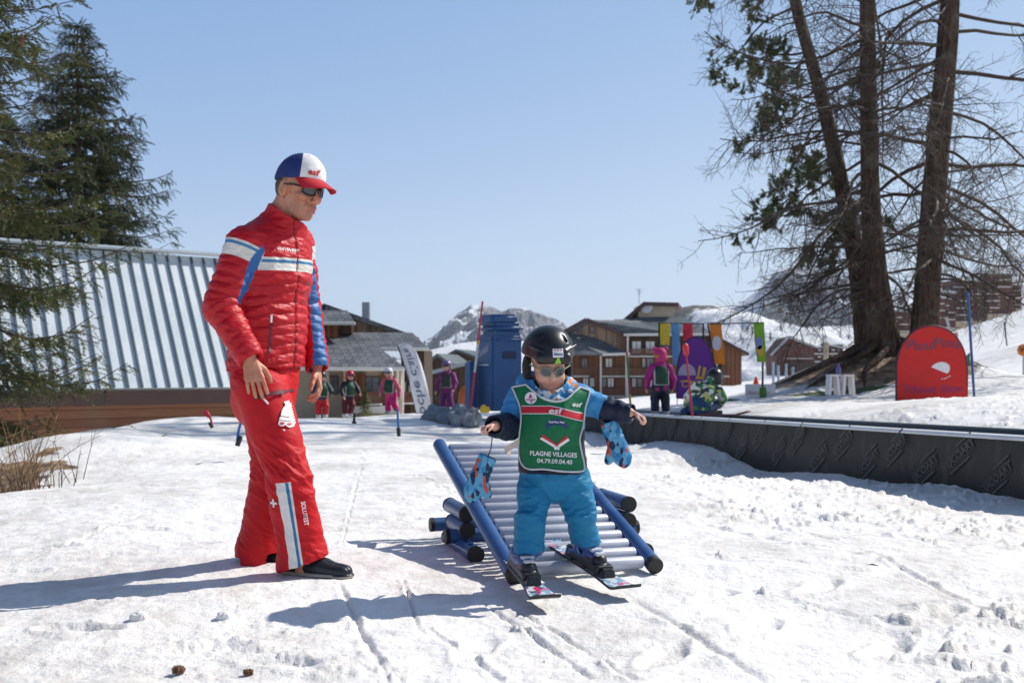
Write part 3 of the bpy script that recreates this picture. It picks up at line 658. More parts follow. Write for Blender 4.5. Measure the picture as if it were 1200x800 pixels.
def uv_planar(o):
    """uv in metres on each face: u level along the slope, v up it"""
    me = o.data; uv = me.uv_layers.new(name='UVMap')
    for p in me.polygons:
        n = p.normal; u = Vector((0, 0, 1)).cross(n); u = u.normalized() if u.length > 1e-4 else Vector((1, 0, 0)); v = n.cross(u)
        for li in p.loop_indices: q = me.vertices[me.loops[li].vertex_index].co; uv.data[li].uv = (q.dot(u), q.dot(v))
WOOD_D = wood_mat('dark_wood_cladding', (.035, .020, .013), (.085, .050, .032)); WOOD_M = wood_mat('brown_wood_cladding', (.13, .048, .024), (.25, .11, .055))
WOOD_G = wood_mat('weathered_wood_cladding', (.16, .105, .07), (.33, .235, .165), plank=.3); WOOD_H = wood_mat('barn_siding', (.17, .075, .043), (.28, .135, .078), plank=.24, horiz=True)
WOOD_R = wood_mat('red_brown_cladding', (.085, .028, .022), (.15, .055, .042), plank=.5); FASCIA = M('painted_fascia', (.060, .028, .024), .6, .2, 3); STONE = M('pale_render', (.48, .40, .29), .85, .15, 1.5, .3, 20, .01)
CONC = M('pale_concrete', (.58, .56, .52), .8, .15, 2, .3, 15); TILE = tile_mat('grey_roof_tiles', (.085, .09, .10), (.17, .175, .185), .42, .62); TILE2 = tile_mat('slate_roof_tiles', (.060, .075, .085), (.10, .12, .13), .5, .5)
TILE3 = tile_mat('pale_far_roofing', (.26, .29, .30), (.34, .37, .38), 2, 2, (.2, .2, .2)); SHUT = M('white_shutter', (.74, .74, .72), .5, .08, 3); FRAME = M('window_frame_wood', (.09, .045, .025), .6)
GLASS = glass_mat('window_glass'); GUTTER = M('pale_gutter', (.60, .58, .54), .5, .1); RAIL = M('balcony_rail_wood', (.16, .062, .032), .65, .25, 2)
def metal_roof():
    t = NT('painted_metal_roofing'); n = t.noise(.55, 5, .65); n2 = t.noise(5, 4, .6, t.mapping((1, 1, .3))); c = t.mix(t.ramp(n, .35, .7), (.56, .62, .64), (.68, .72, .73)); c = t.mix(t.math('MULTIPLY', t.ramp(n2, .5, .8), .5), c, (.44, .48, .49))
    return t.done(c, .42, t.bump(n2, .15, .01), metal=.15, spec=.5)
METAL = metal_roof(); RIB = M('roof_rib_metal', (.065, .10, .13), .5, .15, 3, metal=.2)
def slab(pts, th, name, mat, parent, tiles=True):
    """roof or plate from 3D corners, thickened along its normal"""
    P = [Vector(p) for p in pts]; n = (P[1]-P[0]).cross(P[2]-P[0]).normalized(); n = n if n.z > 0 else -n
    o = MB().prism([p for p in P], -n*th).build(name, mat, parent)
    if tiles: uv_planar(o)
    return o
# the barn with the ribbed metal roof
ba = Vector((.820, .572, 0)); bd = Vector((.572, -.820, 0)); r0 = Vector((-13.68, 28, 4.38))
barn = thing('barn', 'long low barn with a steep ribbed metal roof and brown boarded wall', 'building', tuple(r0+bd*3-Vector((0, 0, 6))))
run, drop = 2.95, 3.98; A0, A1 = -9.0, 6.8
def rp(a, s, n=0):
    p = r0+ba*a+bd*(run*s)-Vector((0, 0, drop*s)); nn = (bd*drop+Vector((0, 0, run))).normalized(); return p+nn*n
slab([rp(A0, 0), rp(A1, 0), rp(A1, 1.0), rp(A0, 1.0)], .12, 'roof', METAL, barn, False)
mb = MB(); a = A0+.1
while a < A1:
    mb.beam(rp(a, .012, .027), rp(a, .998, .027), .055, .068, up=(bd*drop+Vector((0, 0, run))).normalized()); a += .365
mb.build('roof_ribs', RIB, barn)
MB().beam(rp(A0-.1, -.012, .10), rp(A1+.1, -.012, .10), .5, .07).build('ridge_cap', METAL, barn)
back = [r0+ba*q-bd*(run*s)-Vector((0, 0, drop*s)) for q, s in ((A0, 0), (A1, 0), (A1, 1), (A0, 1))]; slab([p-Vector((0, 0, .02)) for p in back], .1, 'roof', METAL, barn, False)
fz = Vector((0, 0, 1)); e0, e1 = rp(A0, 1.0), rp(A1, 1.0)
MB().beam(e0-fz*.26+bd*.0, e1-fz*.26, .06, .40).build('fascia', FASCIA, barn)
w0, w1 = rp(A0+.4, 1)-bd*.45, rp(A1-.4, 1)-bd*.45
def wallbox(a, b, z0, z1, th, name, mat, parent): c = (a+b)/2; return MB().beam((a.x, a.y, (z0+z1)/2), (b.x, b.y, (z0+z1)/2), th, z1-z0).build(name, mat, parent)
wallbox(w0+bd*-.1, w1+bd*-.1, -1.05, .35, .2, 'wall', WOOD_H, barn); wallbox(w0-bd*.12, w1-bd*.12, -2.2, -1.06, .22, 'foundation', CONC, barn)
for q in (-6.2, -2.3, 1.6, 5.5): MB().beam(w0+ba*(q-A0)-Vector((0, 0, w0.z-.3)), w0+ba*(q-A0)-Vector((0, 0, w0.z+1.05)), .14, .08).build('post', WOOD_D, barn)
for q in (A0+.4, A1-.4):
    MB().prism([r0+ba*q-fz*.15, r0+ba*q+bd*(run-.5)-fz*(drop-.2), r0+ba*q+bd*(run-.5)-fz*6, r0+ba*q-bd*(run-.5)-fz*6, r0+ba*q-bd*(run-.5)-fz*(drop-.2)], ba*.1).build('gable_wall', WOOD_D, barn)
MB().beam(w0+ba*2.4+bd*.02-fz*(w0.z+.9), w0+ba*3.6+bd*.02-fz*(w0.z+.9), .05, 1.5).build('door', WOOD_D, barn)

def window(parent, px0, py0, px1, py1, Y, glass=None, fr=None, name='window', w=.06):
    a, b = W(px0, py0, Y), W(px1, py1, Y); c = (a+b)/2; sx, sz = b.x-a.x, a.z-b.z
    f = MB().box(c+Vector((0, 0, sz/2-w/2)), (sx, .1, w)).box(c-Vector((0, 0, sz/2-w/2)), (sx, .1, w)).box(c+Vector((sx/2-w/2, 0, 0)), (w, .1, sz-2*w)).box(c-Vector((sx/2-w/2, 0, 0)), (w, .1, sz-2*w)).box(c, (w*.7, .08, sz-2*w)).build(name, fr or FRAME, parent)
    MB().box(c+Vector((0, .015, 0)), (sx-w, .03, sz-w)).build('pane', glass or GLASS, f); return f
def wbox(parent, name, mat, px0, py0, px1, py1, Y, dep):
    a, b = W(px0, py0, Y), W(px1, py1, Y); return MB().box(((a.x+b.x)/2, Y+dep/2, (a.z+b.z)/2), (b.x-a.x, dep, a.z-b.z)).build(name, mat, parent)
def balcony(parent, px0, px1, ytop, yslab, Y, out, bars=True):
    f = wbox(parent, 'balcony', CONC, px0, yslab, px1, yslab+.2/F*0+1.6*137/Y*(Y/137), Y-out, out)
    a, b = W(px0, ytop, Y-out), W(px1, yslab, Y-out); m = MB(); h = a.z-b.z; m.box(((a.x+b.x)/2, Y-out+.06, a.z-.06), (b.x-a.x, .10, .12)); m.box(((a.x+b.x)/2, Y-out+.06, b.z+h*.2), (b.x-a.x, .06, .10))
    n = max(3, int((b.x-a.x)/.16))
    for q in range(n+1): m.box((a.x+.03+(b.x-a.x-.06)*q/n, Y-out+.06, b.z+h*.55), (.10, .04, h*.75))
    m.build('railing', RAIL, f); return f
# chalet on the left, behind the small skiers
ch = thing('chalet', 'wooden chalet with several tiled roofs and a metal chimney, behind the flag', 'building', (-8, 58, -2), 'wooden chalets')
slab([W(318, 431, 53.5), W(473, 431, 53.5), W(439, 403, 57.6), W(318, 403, 57.6)], .14, 'roof', TILE, ch)
slab([W(473, 431, 53.5), W(439, 403, 57.6), W(439, 403, 60), W(478, 433, 60)], .14, 'roof', TILE, ch)
slab([W(385, 408, 57), W(502, 408, 57), W(483, 389.5, 60), W(385, 389.5, 60)], .14, 'roof', TILE, ch)
slab([W(330, 378, 58.2), W(416, 378, 58.2), W(407, 363.5, 60.2), W(330, 363.5, 60.2)], .14, 'roof', TILE, ch)
apx = W(380, 355.5, 60.6); rs = W(476, 389.5, 60.6); ls = W(284, 389.5, 60.6); dv = Vector((0, 9, 0))
slab([apx, rs, rs+dv, apx+dv], .28, 'roof', TILE, ch); slab([ls, apx, apx+dv, ls+dv], .28, 'roof', TILE, ch)
MB().prism([W(380, 359, 61), W(470, 391, 61), W(470, 408, 61), W(290, 408, 61), W(290, 391, 61)], (0, 8, 0)).build('gable_wall', WOOD_G, ch)
wbox(ch, 'wall', WOOD_M, 330, 379, 396, 404, 59, 1.5); wbox(ch, 'wall', WOOD_D, 396, 379.5, 412, 391, 59.2, 1.5)
for y, x0, x1, Y in ((432.2, 318, 474, 53.4), (409, 446, 502.5, 56.9), (379, 330, 416.5, 58.1)):
    a, b = W(x0, y, Y), W(x1, y, Y); MB().tube([a, b], .09, 8).build('gutter', GUTTER, ch, True)
MB().box(W(429, 369, 63), (.45, .45, 1.6)).build('chimney', M('chimney_metal', (.30, .32, .34), .35, .1, 3, metal=.7), ch)
wbox(ch, 'wall', STONE, 325, 433, 470, 492, 56.2, 1.0); wbox(ch, 'wall', WOOD_M, 402, 437, 428, 480, 56.0, .18); wbox(ch, 'wall', WOOD_M, 446, 437, 462, 478, 56.0, .18)
wbox(ch, 'wall', WOOD_D, 470, 409, 497, 492, 57.6, 6)
window(ch, 426, 441, 446, 462, 56.1); window(ch, 385, 440, 397, 462, 56.1); window(ch, 466, 446, 477, 461, 57.55, SHUT); window(ch, 478, 446, 489, 461, 57.55, SHUT)
balcony(ch, 428, 446, 459, 473, 56.1, .9); balcony(ch, 465, 492, 459, 472, 57.5, 1.0)
for x in (405.5, 382): wbox(ch, 'pillar', STONE, x-3, 433, x+3, 492, 55.0, .4)
wbox(ch, 'terrace', CONC, 400, 476, 462, 484, 55.2, 1)
for x in (466, 472.5): MB().tube([W(x, 432.5, 53.4), W(x-.4, 486, 55)], .05, 8).build('downpipe', GUTTER, ch, True)
# three low chalets between the flag and the padded tower
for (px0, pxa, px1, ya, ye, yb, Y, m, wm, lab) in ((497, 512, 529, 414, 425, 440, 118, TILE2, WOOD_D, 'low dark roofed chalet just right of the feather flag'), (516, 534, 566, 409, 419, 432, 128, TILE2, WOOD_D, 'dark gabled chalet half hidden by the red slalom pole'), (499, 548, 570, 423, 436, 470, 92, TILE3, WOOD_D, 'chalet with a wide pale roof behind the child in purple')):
    c = thing('chalet', lab, 'building', W((px0+px1)/2, 470, Y), 'wooden chalets'); A, L, R = W(pxa, ya, Y), W(px0, ye, Y), W(px1, ye+1, Y); d = Vector((0, 9, 0)); d2 = Vector((2, 9, 0))
    slab([A, R, R+d2, A+d2], .3, 'roof', m, c); slab([L, A, A+d2, L+d2], .3, 'roof', m, c)
    MB().prism([W(pxa, ya+1.5, Y+.7), W(px1-3, ye+.8, Y+.7), W(px1-3, 486, Y+.7), W(px0+3, 486, Y+.7), W(px0+3, ye+.8, Y+.7)], d*.85).build('wall', wm, c)
    for q in (.3, .62): x = px0+(px1-px0)*q; window(c, x, ye+7, x+5, ye+13, Y+.62)
# the big chalet in the middle
cc = thing('chalet', 'large three storey chalet with balconies and a dish behind the purple board', 'building', W(760, 470, 140), 'wooden chalets'); Yc = 137
wbox(cc, 'wall', WOOD_M, 671, 391, 846, 478, Yc, 12)
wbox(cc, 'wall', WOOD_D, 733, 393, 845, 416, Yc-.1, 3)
apx = W(687, 374.5, Yc-1); lv = W(655, 392, Yc-1); rv = W(732, 392.5, Yc-1.2); bk = Vector((9.5, 13, 0))
MB().prism([W(687, 377, Yc-.25), W(729, 392.5, Yc-.25), W(727, 409, Yc-.25), W(664, 409, Yc-.25), W(664, 391, Yc-.25)], (0, 1.2, 0)).build('gable_wall', WOOD_G, cc)
slab([apx, rv, rv+Vector((9.5, 0, -.02)), apx+Vector((8, 3, 0))], .35, 'roof', TILE2, cc); slab([lv, apx, apx+bk, lv+bk], .35, 'roof', TILE2, cc)
slab([W(720, 374, Yc+2), W(770, 374, Yc+5), W(830, 391, Yc-1.6), W(731, 391.5, Yc-1.6)], .3, 'roof', TILE2, cc)
slab([W(736, 372, Yc+4.4), W(800, 371, Yc+4.6), W(838, 390.6, Yc-1.4), W(770, 390.6, Yc-1.4)], .3, 'roof', TILE2, cc)
slab([W(660, 391.5, Yc-1.5), W(690, 391.5, Yc+.2), W(737, 414, Yc-1.8), W(706, 415, Yc-3.4)], .3, 'roof', TILE2, cc)
slab([W(650, 396, Yc-1.0), W(664, 392, Yc-1.0), W(707, 415, Yc-3.4), W(650, 415, Yc-3.4)], .3, 'roof', TILE, cc)
wbox(cc, 'wall', STONE, 748, 358, 790, 380, Yc+5, 5)
t0, t1 = W(754, 353.5, Yc+4), W(795, 354.5, Yc+4); slab([t0, t1, t1+Vector((2, 8, -.3)), t0+Vector((2, 8, -.3))], .5, 'roof', FASCIA, cc, False)
slab([W(730, 374, Yc+3.9), t0, t0+Vector((2, 8, 0)), W(730, 374, Yc+3.9)+Vector((2, 8, 0))], .5, 'roof', FASCIA, cc, False)
for (a, b, Y) in ((W(687, 374.2, Yc-1.1), W(733, 392.8, Yc-1.3), 0), (W(687, 374.2, Yc-1.1), W(655, 392, Yc-1.1), 0)): MB().beam(a, b, .15, .5).build('fascia', FASCIA, cc)
MB().beam(W(706, 415.4, Yc-3.5), W(738, 414.4, Yc-1.9), .2, .35).build('gutter', GUTTER, cc); MB().beam(W(731, 392.3, Yc-1.7), W(838, 391.4, Yc-1.5), .2, .3).build('gutter', GUTTER, cc)
for fl, (yt, ys, y0, y1) in enumerate(((408.5, 416.6, 399, 415), (431.5, 440, 419, 431), (455, 463.6, 442, 454))):
    if fl: balcony(cc, 672, 690, yt, ys, Yc-.1, 1.3)
    if fl: balcony(cc, 705, 733, yt, ys, Yc-.1, 1.3)
    balcony(cc, 736, 772 if fl else 845, yt, ys, Yc-.1, 1.3)
    if fl: balcony(cc, 818, 855, yt, ys, Yc-.1, 1.3)
    xs = ((681, 689), (709, 718), (752, 757), (757.6, 766), (820, 828), (833, 842)) if fl == 1 else ((682.5, 690), (690.6, 697), (705, 711), (711.5, 720), (740, 746), (746.6, 753), (757, 765), (822, 830), (834, 842)) if fl == 2 else ((676, 682), (691, 697), (740, 752), (756, 768), (775, 786))
    for k, (x0, x1) in enumerate(xs):
        if fl == 0 and k < 2: window(cc, x0, 382, x1, 390, Yc-.35, w=.12); continue
        window(cc, x0, y0, x1, y1, Yc-.2, SHUT if (k+fl) % 3 != 1 else GLASS, w=.12)
for x, y in ((704, 416), (734, 416), (735.5, 394)): MB().tube([W(x, y, Yc-2.2), W(x, 470, Yc-2.2)], .13, 8).build('downpipe', GUTTER, cc, True)
MB().prism([W(838, 392, Yc-2), W(878, 413.5, Yc-2), W(878, 416.5, Yc-2), W(838, 395, Yc-2)], (0, 9, 0)).build('roof', FASCIA, cc)
MB().prism([W(846, 398, Yc-1), W(869, 411, Yc-1), W(869, 452, Yc-1), W(846, 452, Yc-1)], (0, 8, 0)).build('wall', WOOD_M, cc)
MB().lathe(W(758.5, 361, Yc+4.5), [(.05, 0), (.7, .12), (.85, .22), (.8, .22), (.03, .06)], 16, (-.5, -1, .4)).build('satellite_dish', SHUT, cc, True)
m = MB().tube([W(749, 356, Yc+8), W(749, 338, Yc+8)], .05, 6)
for y, w in ((339, 4), (341.5, 3), (344, 2)): m.tube([W(749-w, y, Yc+8), W(749+w, y, Yc+8)], .035, 5)
m.build('antenna', M('thin_metal', (.30, .31, .33), .4, .1, metal=.6), cc)
# chalet beyond the green flag
rc = thing('chalet', 'distant dark red chalet with white balcony edges, left of the rooty mound', 'building', W(945, 440, 340), 'wooden chalets'); Y = 340
dv = Vector((9, 26, 0)); A, L, R = W(924, 393, Y), W(902, 415.5, Y), W(958, 406, Y)
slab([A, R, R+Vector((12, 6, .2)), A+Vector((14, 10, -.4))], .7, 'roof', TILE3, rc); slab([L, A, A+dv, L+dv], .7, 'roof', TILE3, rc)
MB().prism([W(924, 395.5, Y+1.5), W(956, 408, Y+1.5), W(956, 440, Y+1.5), W(912, 440, Y+1.5), W(910, 413, Y+1.5)], (0, 16, 0)).build('wall', WOOD_R, rc); wbox(rc, 'wall', WOOD_R, 956, 403.5, 988, 440, Y+2.5, 14)
wbox(rc, 'tower', STONE, 965.5, 401.5, 971, 436, Y+1, 3); wbox(rc, 'wall', WOOD_D, 919, 424, 956, 440, Y+.6, 1)
for y in (413.6, 422.8): 
    for x0, x1 in ((955, 965), (972, 987)): wbox(rc, 'balcony', CONC, x0, y, x1, y+1.5, Y+.6, 1.9)
wbox(rc, 'balcony', CONC, 921, 419.5, 953, 420.3, Y+.3, 1.5)
for y in (408, 416, 425):
    for x0, x1 in ((958, 963), (974, 979), (981, 984)): window(rc, x0, y, x1, y+4, Y+2.2, SHUT, w=.25)
for x in (927, 936, 944): window(rc, x, 403, x+3, 406, Y+1.3, w=.2)
slab([W(966, 402, Y+1), W(992, 407.5, Y+1), W(990, 402, Y+14), W(966, 398.5, Y+14)], .5, 'roof', TILE3, rc)
# stepped apartment blocks on the crest
ap = thing('apartment_building', 'stepped red brown apartment block with pale roofs above the snow slope', 'building', W(1145, 385, 380), 'distant apartments'); Y = 380
def tower(par, x0, x1, yt, yb, dY, rise, seed):
    r = np.random.default_rng(seed); Yt = Y+dY; wbox(par, 'wall', WOOD_R, x0, yt+1, x1, yb+10, Yt, 12); xm = x0+(x1-x0)*.28
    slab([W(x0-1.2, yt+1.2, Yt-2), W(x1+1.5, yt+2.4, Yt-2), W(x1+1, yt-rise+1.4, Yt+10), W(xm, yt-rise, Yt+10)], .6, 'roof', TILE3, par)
    n = int((yb-yt)/8.2); ws = max(1, int((x1-x0)/8))
    for k in range(n):
        y = yt+4.2+8.2*k
        for q in range(ws):
            xx = x0+(x1-x0)*(q+.25)/ws; window(par, xx, y, xx+3.6, y+3.6, Yt-.15, SHUT if r.random() < .62 else GLASS, w=.3)
        c = r.integers(0, 2)*.5; wbox(par, 'balcony', CONC, x0+(x1-x0)*c*.9, y+4.9, x0+(x1-x0)*(c*.9+.52), y+6.0, Yt-2, 2); wbox(par, 'railing', WOOD_R, x0+(x1-x0)*c*.9+.15, y+2.6, x0+(x1-x0)*(c*.9+.52)-.15, y+4.8, Yt-2, .2)
    wbox(par, 'base', STONE, x0-.2, yb-4.5, x1+.2, yb+12, Yt-.6, 3)
for k, q in enumerate(((1094, 1108, 346, 392, 0, 3), (1105, 1120, 340, 388, 4, 4), (1119, 1151, 326.5, 380, 8, 5), (1146, 1160, 323, 374, 14, 4), (1157, 1186, 318, 372, 10, 5), (1184, 1197, 331, 366, 16, 3))): tower(ap, *q, 50+k)
ap2 = thing('apartment_building', 'small piece of apartment block seen between the two big trunks', 'building', W(1058, 385, 380), 'distant apartments')
tower(ap2, 1046, 1068, 362, 394, 0, 5, 90)
# ------------------------------------------------------------------ people
def cloth(name, base, layers=(), rough=.55, var=.12, weave=420, bump=.12, wr=0.0, spec=.35, sheen=.0, wscale=14, edge=.0012):
    """fabric: base colour, then (attribute, colour) regions where the attribute's signed distance is above 0"""
    t = NT(name); n = t.noise(9, 5, .6); n2 = t.noise(60, 3, .6); f = t.math('ADD', t.math('MULTIPLY', n, .65), t.math('MULTIPLY', n2, .35))
    c = base
    for a, k in layers: c = t.mix(t.ramp(t.attr(a), -edge, edge), c, k)
    c = t.mix(t.math('MULTIPLY', t.ramp(f, .35, .7), var*2), c, t.mix(.5, c, (.0, .0, .0)))
    b = t.bump(t.noise(weave, 2, .5), bump, .001)
    if wr: b = t.bump(t.noise(wscale, 5, .62, t.mapping((1, 1, 1.7)), .8), wr, .02, b)
    return t.done(c, t.math('ADD', t.math('MULTIPLY', n2, .15), rough-.07), b, spec=spec, sheen=sheen)
def skin_mat(name, a, b, lip, stub=None):
    t = NT(name); n = t.noise(22, 5, .65); n2 = t.noise(130, 3, .6)
    c = t.mix(t.ramp(n, .3, .7), a, b); c = t.mix(t.math('MULTIPLY', t.ramp(n2, .5, .8), .3), c, mul(b, .8))
    if stub: c = t.mix(t.math('MULTIPLY', t.attr('stubble'), t.math('MULTIPLY', n2, .55)), c, stub)
    c = t.mix(t.math('MULTIPLY', t.attr('lips'), .8), c, lip); t.b.inputs['Subsurface Weight'].default_value = .12; t.b.inputs['Subsurface Scale'].default_value = .006
    bb = t.bump(t.noise(90, 4, .65), .5, .0022); bb = t.bump(t.noise(30, 4, .6, t.mapping((1, 1, .35)), 1.), .35, .004, bb); return t.done(c, .48, bb, spec=.4)
def ax3(f, u):
    f = np.array(f, float); f /= np.linalg.norm(f); u = np.array(u, float); r = np.cross(f, u); r /= np.linalg.norm(r); u = np.cross(r, f); return f, r, u
def seg_q(P, a, b):
    a = np.array(a, float); b = np.array(b, float); d = b-a; L2 = d@d; t = np.clip((P-a)@d/L2, 0, 1); q = P-a-t[:, None]*d; return t, np.linalg.norm(q, axis=1), q
def polyline(P, pts, rad):
    """closest point over a joint chain: distance minus radius, arc length, offset vector"""
    best = np.full(len(P), 9.); s = np.zeros(len(P)); Qv = np.zeros((len(P), 3)); L = 0; u0 = np.array(pts[1])-pts[0]; u0 = u0/np.linalg.norm(u0); pre = (P-np.array(pts[0]))@u0
    for i in range(len(pts)-1):
        t, d, q = seg_q(P, pts[i], pts[i+1]); e = d-(rad[i]+(rad[i+1]-rad[i])*t); l = np.linalg.norm(np.array(pts[i+1])-pts[i]); m = e < best
        best[m] = e[m]; s[m] = (L+t*l)[m]; Qv[m] = q[m]; L += l
    s = np.where((s <= 1e-6) & (pre < 0), pre, s); q0 = P-np.array(pts[0])-pre[:, None]*u0; Qv = np.where(((s < 0))[:, None], q0, Qv)
    return best, s, Qv/np.maximum(np.linalg.norm(Qv, axis=1), 1e-6)[:, None]
def add_hand(S, wrist, d, n, ts, L=.19, curl=(.25, .45, .4), spread=.10, k=.003, thumb=.7):
    """palm and five fingers: d to the fingertips, n the way the palm faces, ts the thumb's side"""
    w = np.array(wrist, float); d = np.array(d, float); d /= np.linalg.norm(d); n = np.array(n, float); n -= d*(n@d); n /= np.linalg.norm(n); s = np.cross(d, n); s = s*np.sign(s@np.array(ts, float))
    u = L/.19; kn = []
    for i, (o, l) in enumerate(((.031, .090), (.011, .094), (-.010, .090), (-.029, .082))):
        b = w+s*o*u*.55+d*.015*u; e = w+(s*o+d*l)*u-n*.004*u; S.cap(b, e, .0135*u, .0105*u, k=.008*u, n=n, e=.95); kn.append((e, o))
    S.cap(w-d*.02*u, w+d*.03*u, .0255*u, .026*u, k=.012*u, n=n, e=.68)
    for (e, o), (l, r) in zip(kn, ((.070, .0090), (.078, .0093), (.073, .0090), (.057, .0080))):
        p = e; dd = d+s*spread*o/.03; dd /= np.linalg.norm(dd); a = 0
        for q, f in enumerate((.44, .30, .26)):
            a += curl[q]*(1+.15*math.sin(o*90)); v = dd*math.cos(a)+n*math.sin(a); e2 = p+v*l*f*u; S.cap(p, e2, r*u*(1-.07*q), r*u*(.93-.07*q), k=k*u); p = e2
    b = w+s*.018*u+d*.022*u+n*.006*u; m = b+(s*.030+d*.034+n*.012*thumb)*u; S.cap(b, m, .0145*u, .0115*u, k=.008*u); e = m+(s*.010+d*.030+n*.010)*u; S.cap(m, e, .0108*u, .0098*u, k=k*u); S.cap(e, e+(s*.002+d*.024+n*.008)*u, .0098*u, .0082*u, k=k*u)
def finish(name, S, mat, parent, smooth=2, wrinkle=None, attrs=None, post=None):
    V, Q = S.mesh(smooth); N = normals(V, Q)
    if post is not None: V = V+N*post(V, N)[:, None]
    A = attrs(V, N) if attrs else None
    o = mesh_np(name, V, Q, mat, parent, attrs=A); return o, V, Q

# ---- the instructor
G0 = W(335, 668, 4.2); G0.z = 0
man = thing('person', 'instructor in red ski suit and tricolour cap walking beside the roller ramp', 'person', G0)
tf, tr_, tu = ax3((.86, -.51, 0), (0, 0, 1))
SRj, ERj, WRj = WA(285, 292, 4.08), WA(259, 360, 4.03), WA(291, 416, 3.98)
SLj, ELj, WLj = WA(347, 290, 4.40), WA(359, 370, 4.46), WA(371, 427, 4.36)
RA = ([SRj, ERj, WRj], [.075, .066, .052]); LA = ([SLj, ELj, WLj], [.078, .064, .050])
Np, Ch, Wa, Hi = WA(322, 268, 4.25), WA(316, 318, 4.24), WA(314, 380, 4.22), WA(311, 436, 4.21)
HC = WA(351, 217, 4.22); hf, hr, hu = ax3((.80, -.54, -.20), (.05, 0, 1)); HR = np.stack([hf, hr, hu], 1)
hp = lambda f, r, u: HC+hf*f+hr*r+hu*u
# body: one surface from crown to ankles, mostly under the clothes
B = SDF((-1.45, 3.78, -.02), (-.70, 4.62, 1.80), .0034)
B.ell(hp(-.002, 0, .012), (.099, .078, .098), HR, k=0); B.ell(hp(.030, 0, -.066), (.064, .053, .074), HR, k=.03)
B.ell(hp(.040, 0, -.112), (.045, .043, .030), HR, k=.02); B.ell(hp(.073, 0, -.126), (.020, .022, .017), HR, k=.014)
for e in (-1, 1):
    B.cap(hp(.086, .012*e, .006), hp(.070, .052*e, .002), .013, .011, k=.012); B.ell(hp(.066, .042*e, -.046), (.025, .024, .019), HR, k=.016)
    B.ell(hp(.097, .031*e, -.019), (.016, .019, .013), HR, k=.01, op='sub'); B.ell(hp(.078, .031*e, -.019), (.017, .017, .016), HR, k=.004)
    B.cap(hp(.084, .028*e, -.060), hp(.082, .036*e, -.096), .0055, .004, k=.006, op='sub'); B.ell(hp(.052, .060*e, -.082), (.022, .010, .026), HR, k=.018, op='sub'); B.cap(hp(.080, .020*e, -.036), hp(.066, .050*e, -.040), .003, .002, k=.004, op='sub')
    ea = hp(-.010, .079*e, -.026); B.ell(ea, (.024, .010, .034), HR, k=.006); B.ell(ea+hf*.004+hr*.008*e, (.013, .007, .020), HR, k=.004, op='sub'); B.ell(ea+hf*.012+hr*.004*e, (.006, .006, .009), HR, k=.004)
    B.cap(hp(.104, .010*e, -.063), hp(.106, .012*e, -.064), .008, .007, k=.008)
B.cap(hp(.093, 0, -.008), hp(.120, 0, -.056), .0085, .013, k=.012); B.cap(hp(.086, -.020, -.087), hp(.086, .020, -.087), .011, k=.012)
B.cap(hp(.098, -.012, -.090), hp(.098, .012, -.090), .0058, k=.006); B.cap(hp(.095, -.014, -.104), hp(.095, .014, -.104), .0066, k=.006); B.cap(hp(.106, -.024, -.097), hp(.106, .024, -.097), .0040, k=.002, op='sub')
B.cap(hp(-.03, 0, -.06), Np, .060, .062, k=.03)
for e in (-1, 1): B.cap(hp(.02, .035*e, -.11), Np+tf*.03, .012, .012, k=.02)
B.chain([Np, Ch, Wa, Hi], [.07, .13, .12, .12], k=.05, n=tf, e=.72); B.cap(Np, SRj, .05, .05, k=.04); B.cap(Np, SLj, .05, .05, k=.04)
B.chain(*[RA[0], [.048, .040, .028]], k=.02); B.chain(*[LA[0], [.048, .040, .028]], k=.02)
hdR = WA(300, 452, 3.97)-WRj; add_hand(B, WRj+hdR*.10, hdR, (-.25, 1, 0), (1, -.1, .2), L=.188, curl=(.16, .22, .2), spread=.09)
hdL = WA(373, 466, 4.32)-WLj; add_hand(B, WLj+hdL*.12, hdL+np.array([.01, 0, 0]), (-1, -.1, 0), (-.3, -1, 0), L=.188, curl=(.40, .50, .35), spread=.2)
KR, AR = WA(338, 556, 4.06), WA(356, 654, 4.10); KL, AL = WA(320, 550, 4.33), WA(303, 648, 4.37); HRj, HLj = WA(304, 455, 4.12), WA(313, 455, 4.32)
B.chain([HRj, KR, AR, AR-(0, 0, .05)], [.08, .055, .040, .038], k=.02); B.chain([HLj, KL, AL, AL-(0, 0, .05)], [.08, .055, .038, .038], k=.02)
def man_attr(V, N):
    L = (V-HC)@HR; lips = np.exp(-((L[:, 2]+.097)/.010)**2-(L[:, 1]/.021)**4)*(L[:, 0] > .085); st = sstep(-.055, -.085, L[:, 2])*sstep(.0, .03, L[:, 0])*(L[:, 2] > -.16)
    return {'lips': lips, 'stubble': st*.8}
SKIN = skin_mat('tanned_skin', (.60, .275, .17), (.47, .19, .11), (.40, .12, .10), (.26, .20, .18))
body, _, _ = finish('body', B, SKIN, man, 2, attrs=man_attr, post=lambda V, N: .0012*fbm(V*55, 3, 4)+.0012*ridged(V*np.array([60, 60, 40.]), 2, 6)*((V[:, 2] > 1.2)))
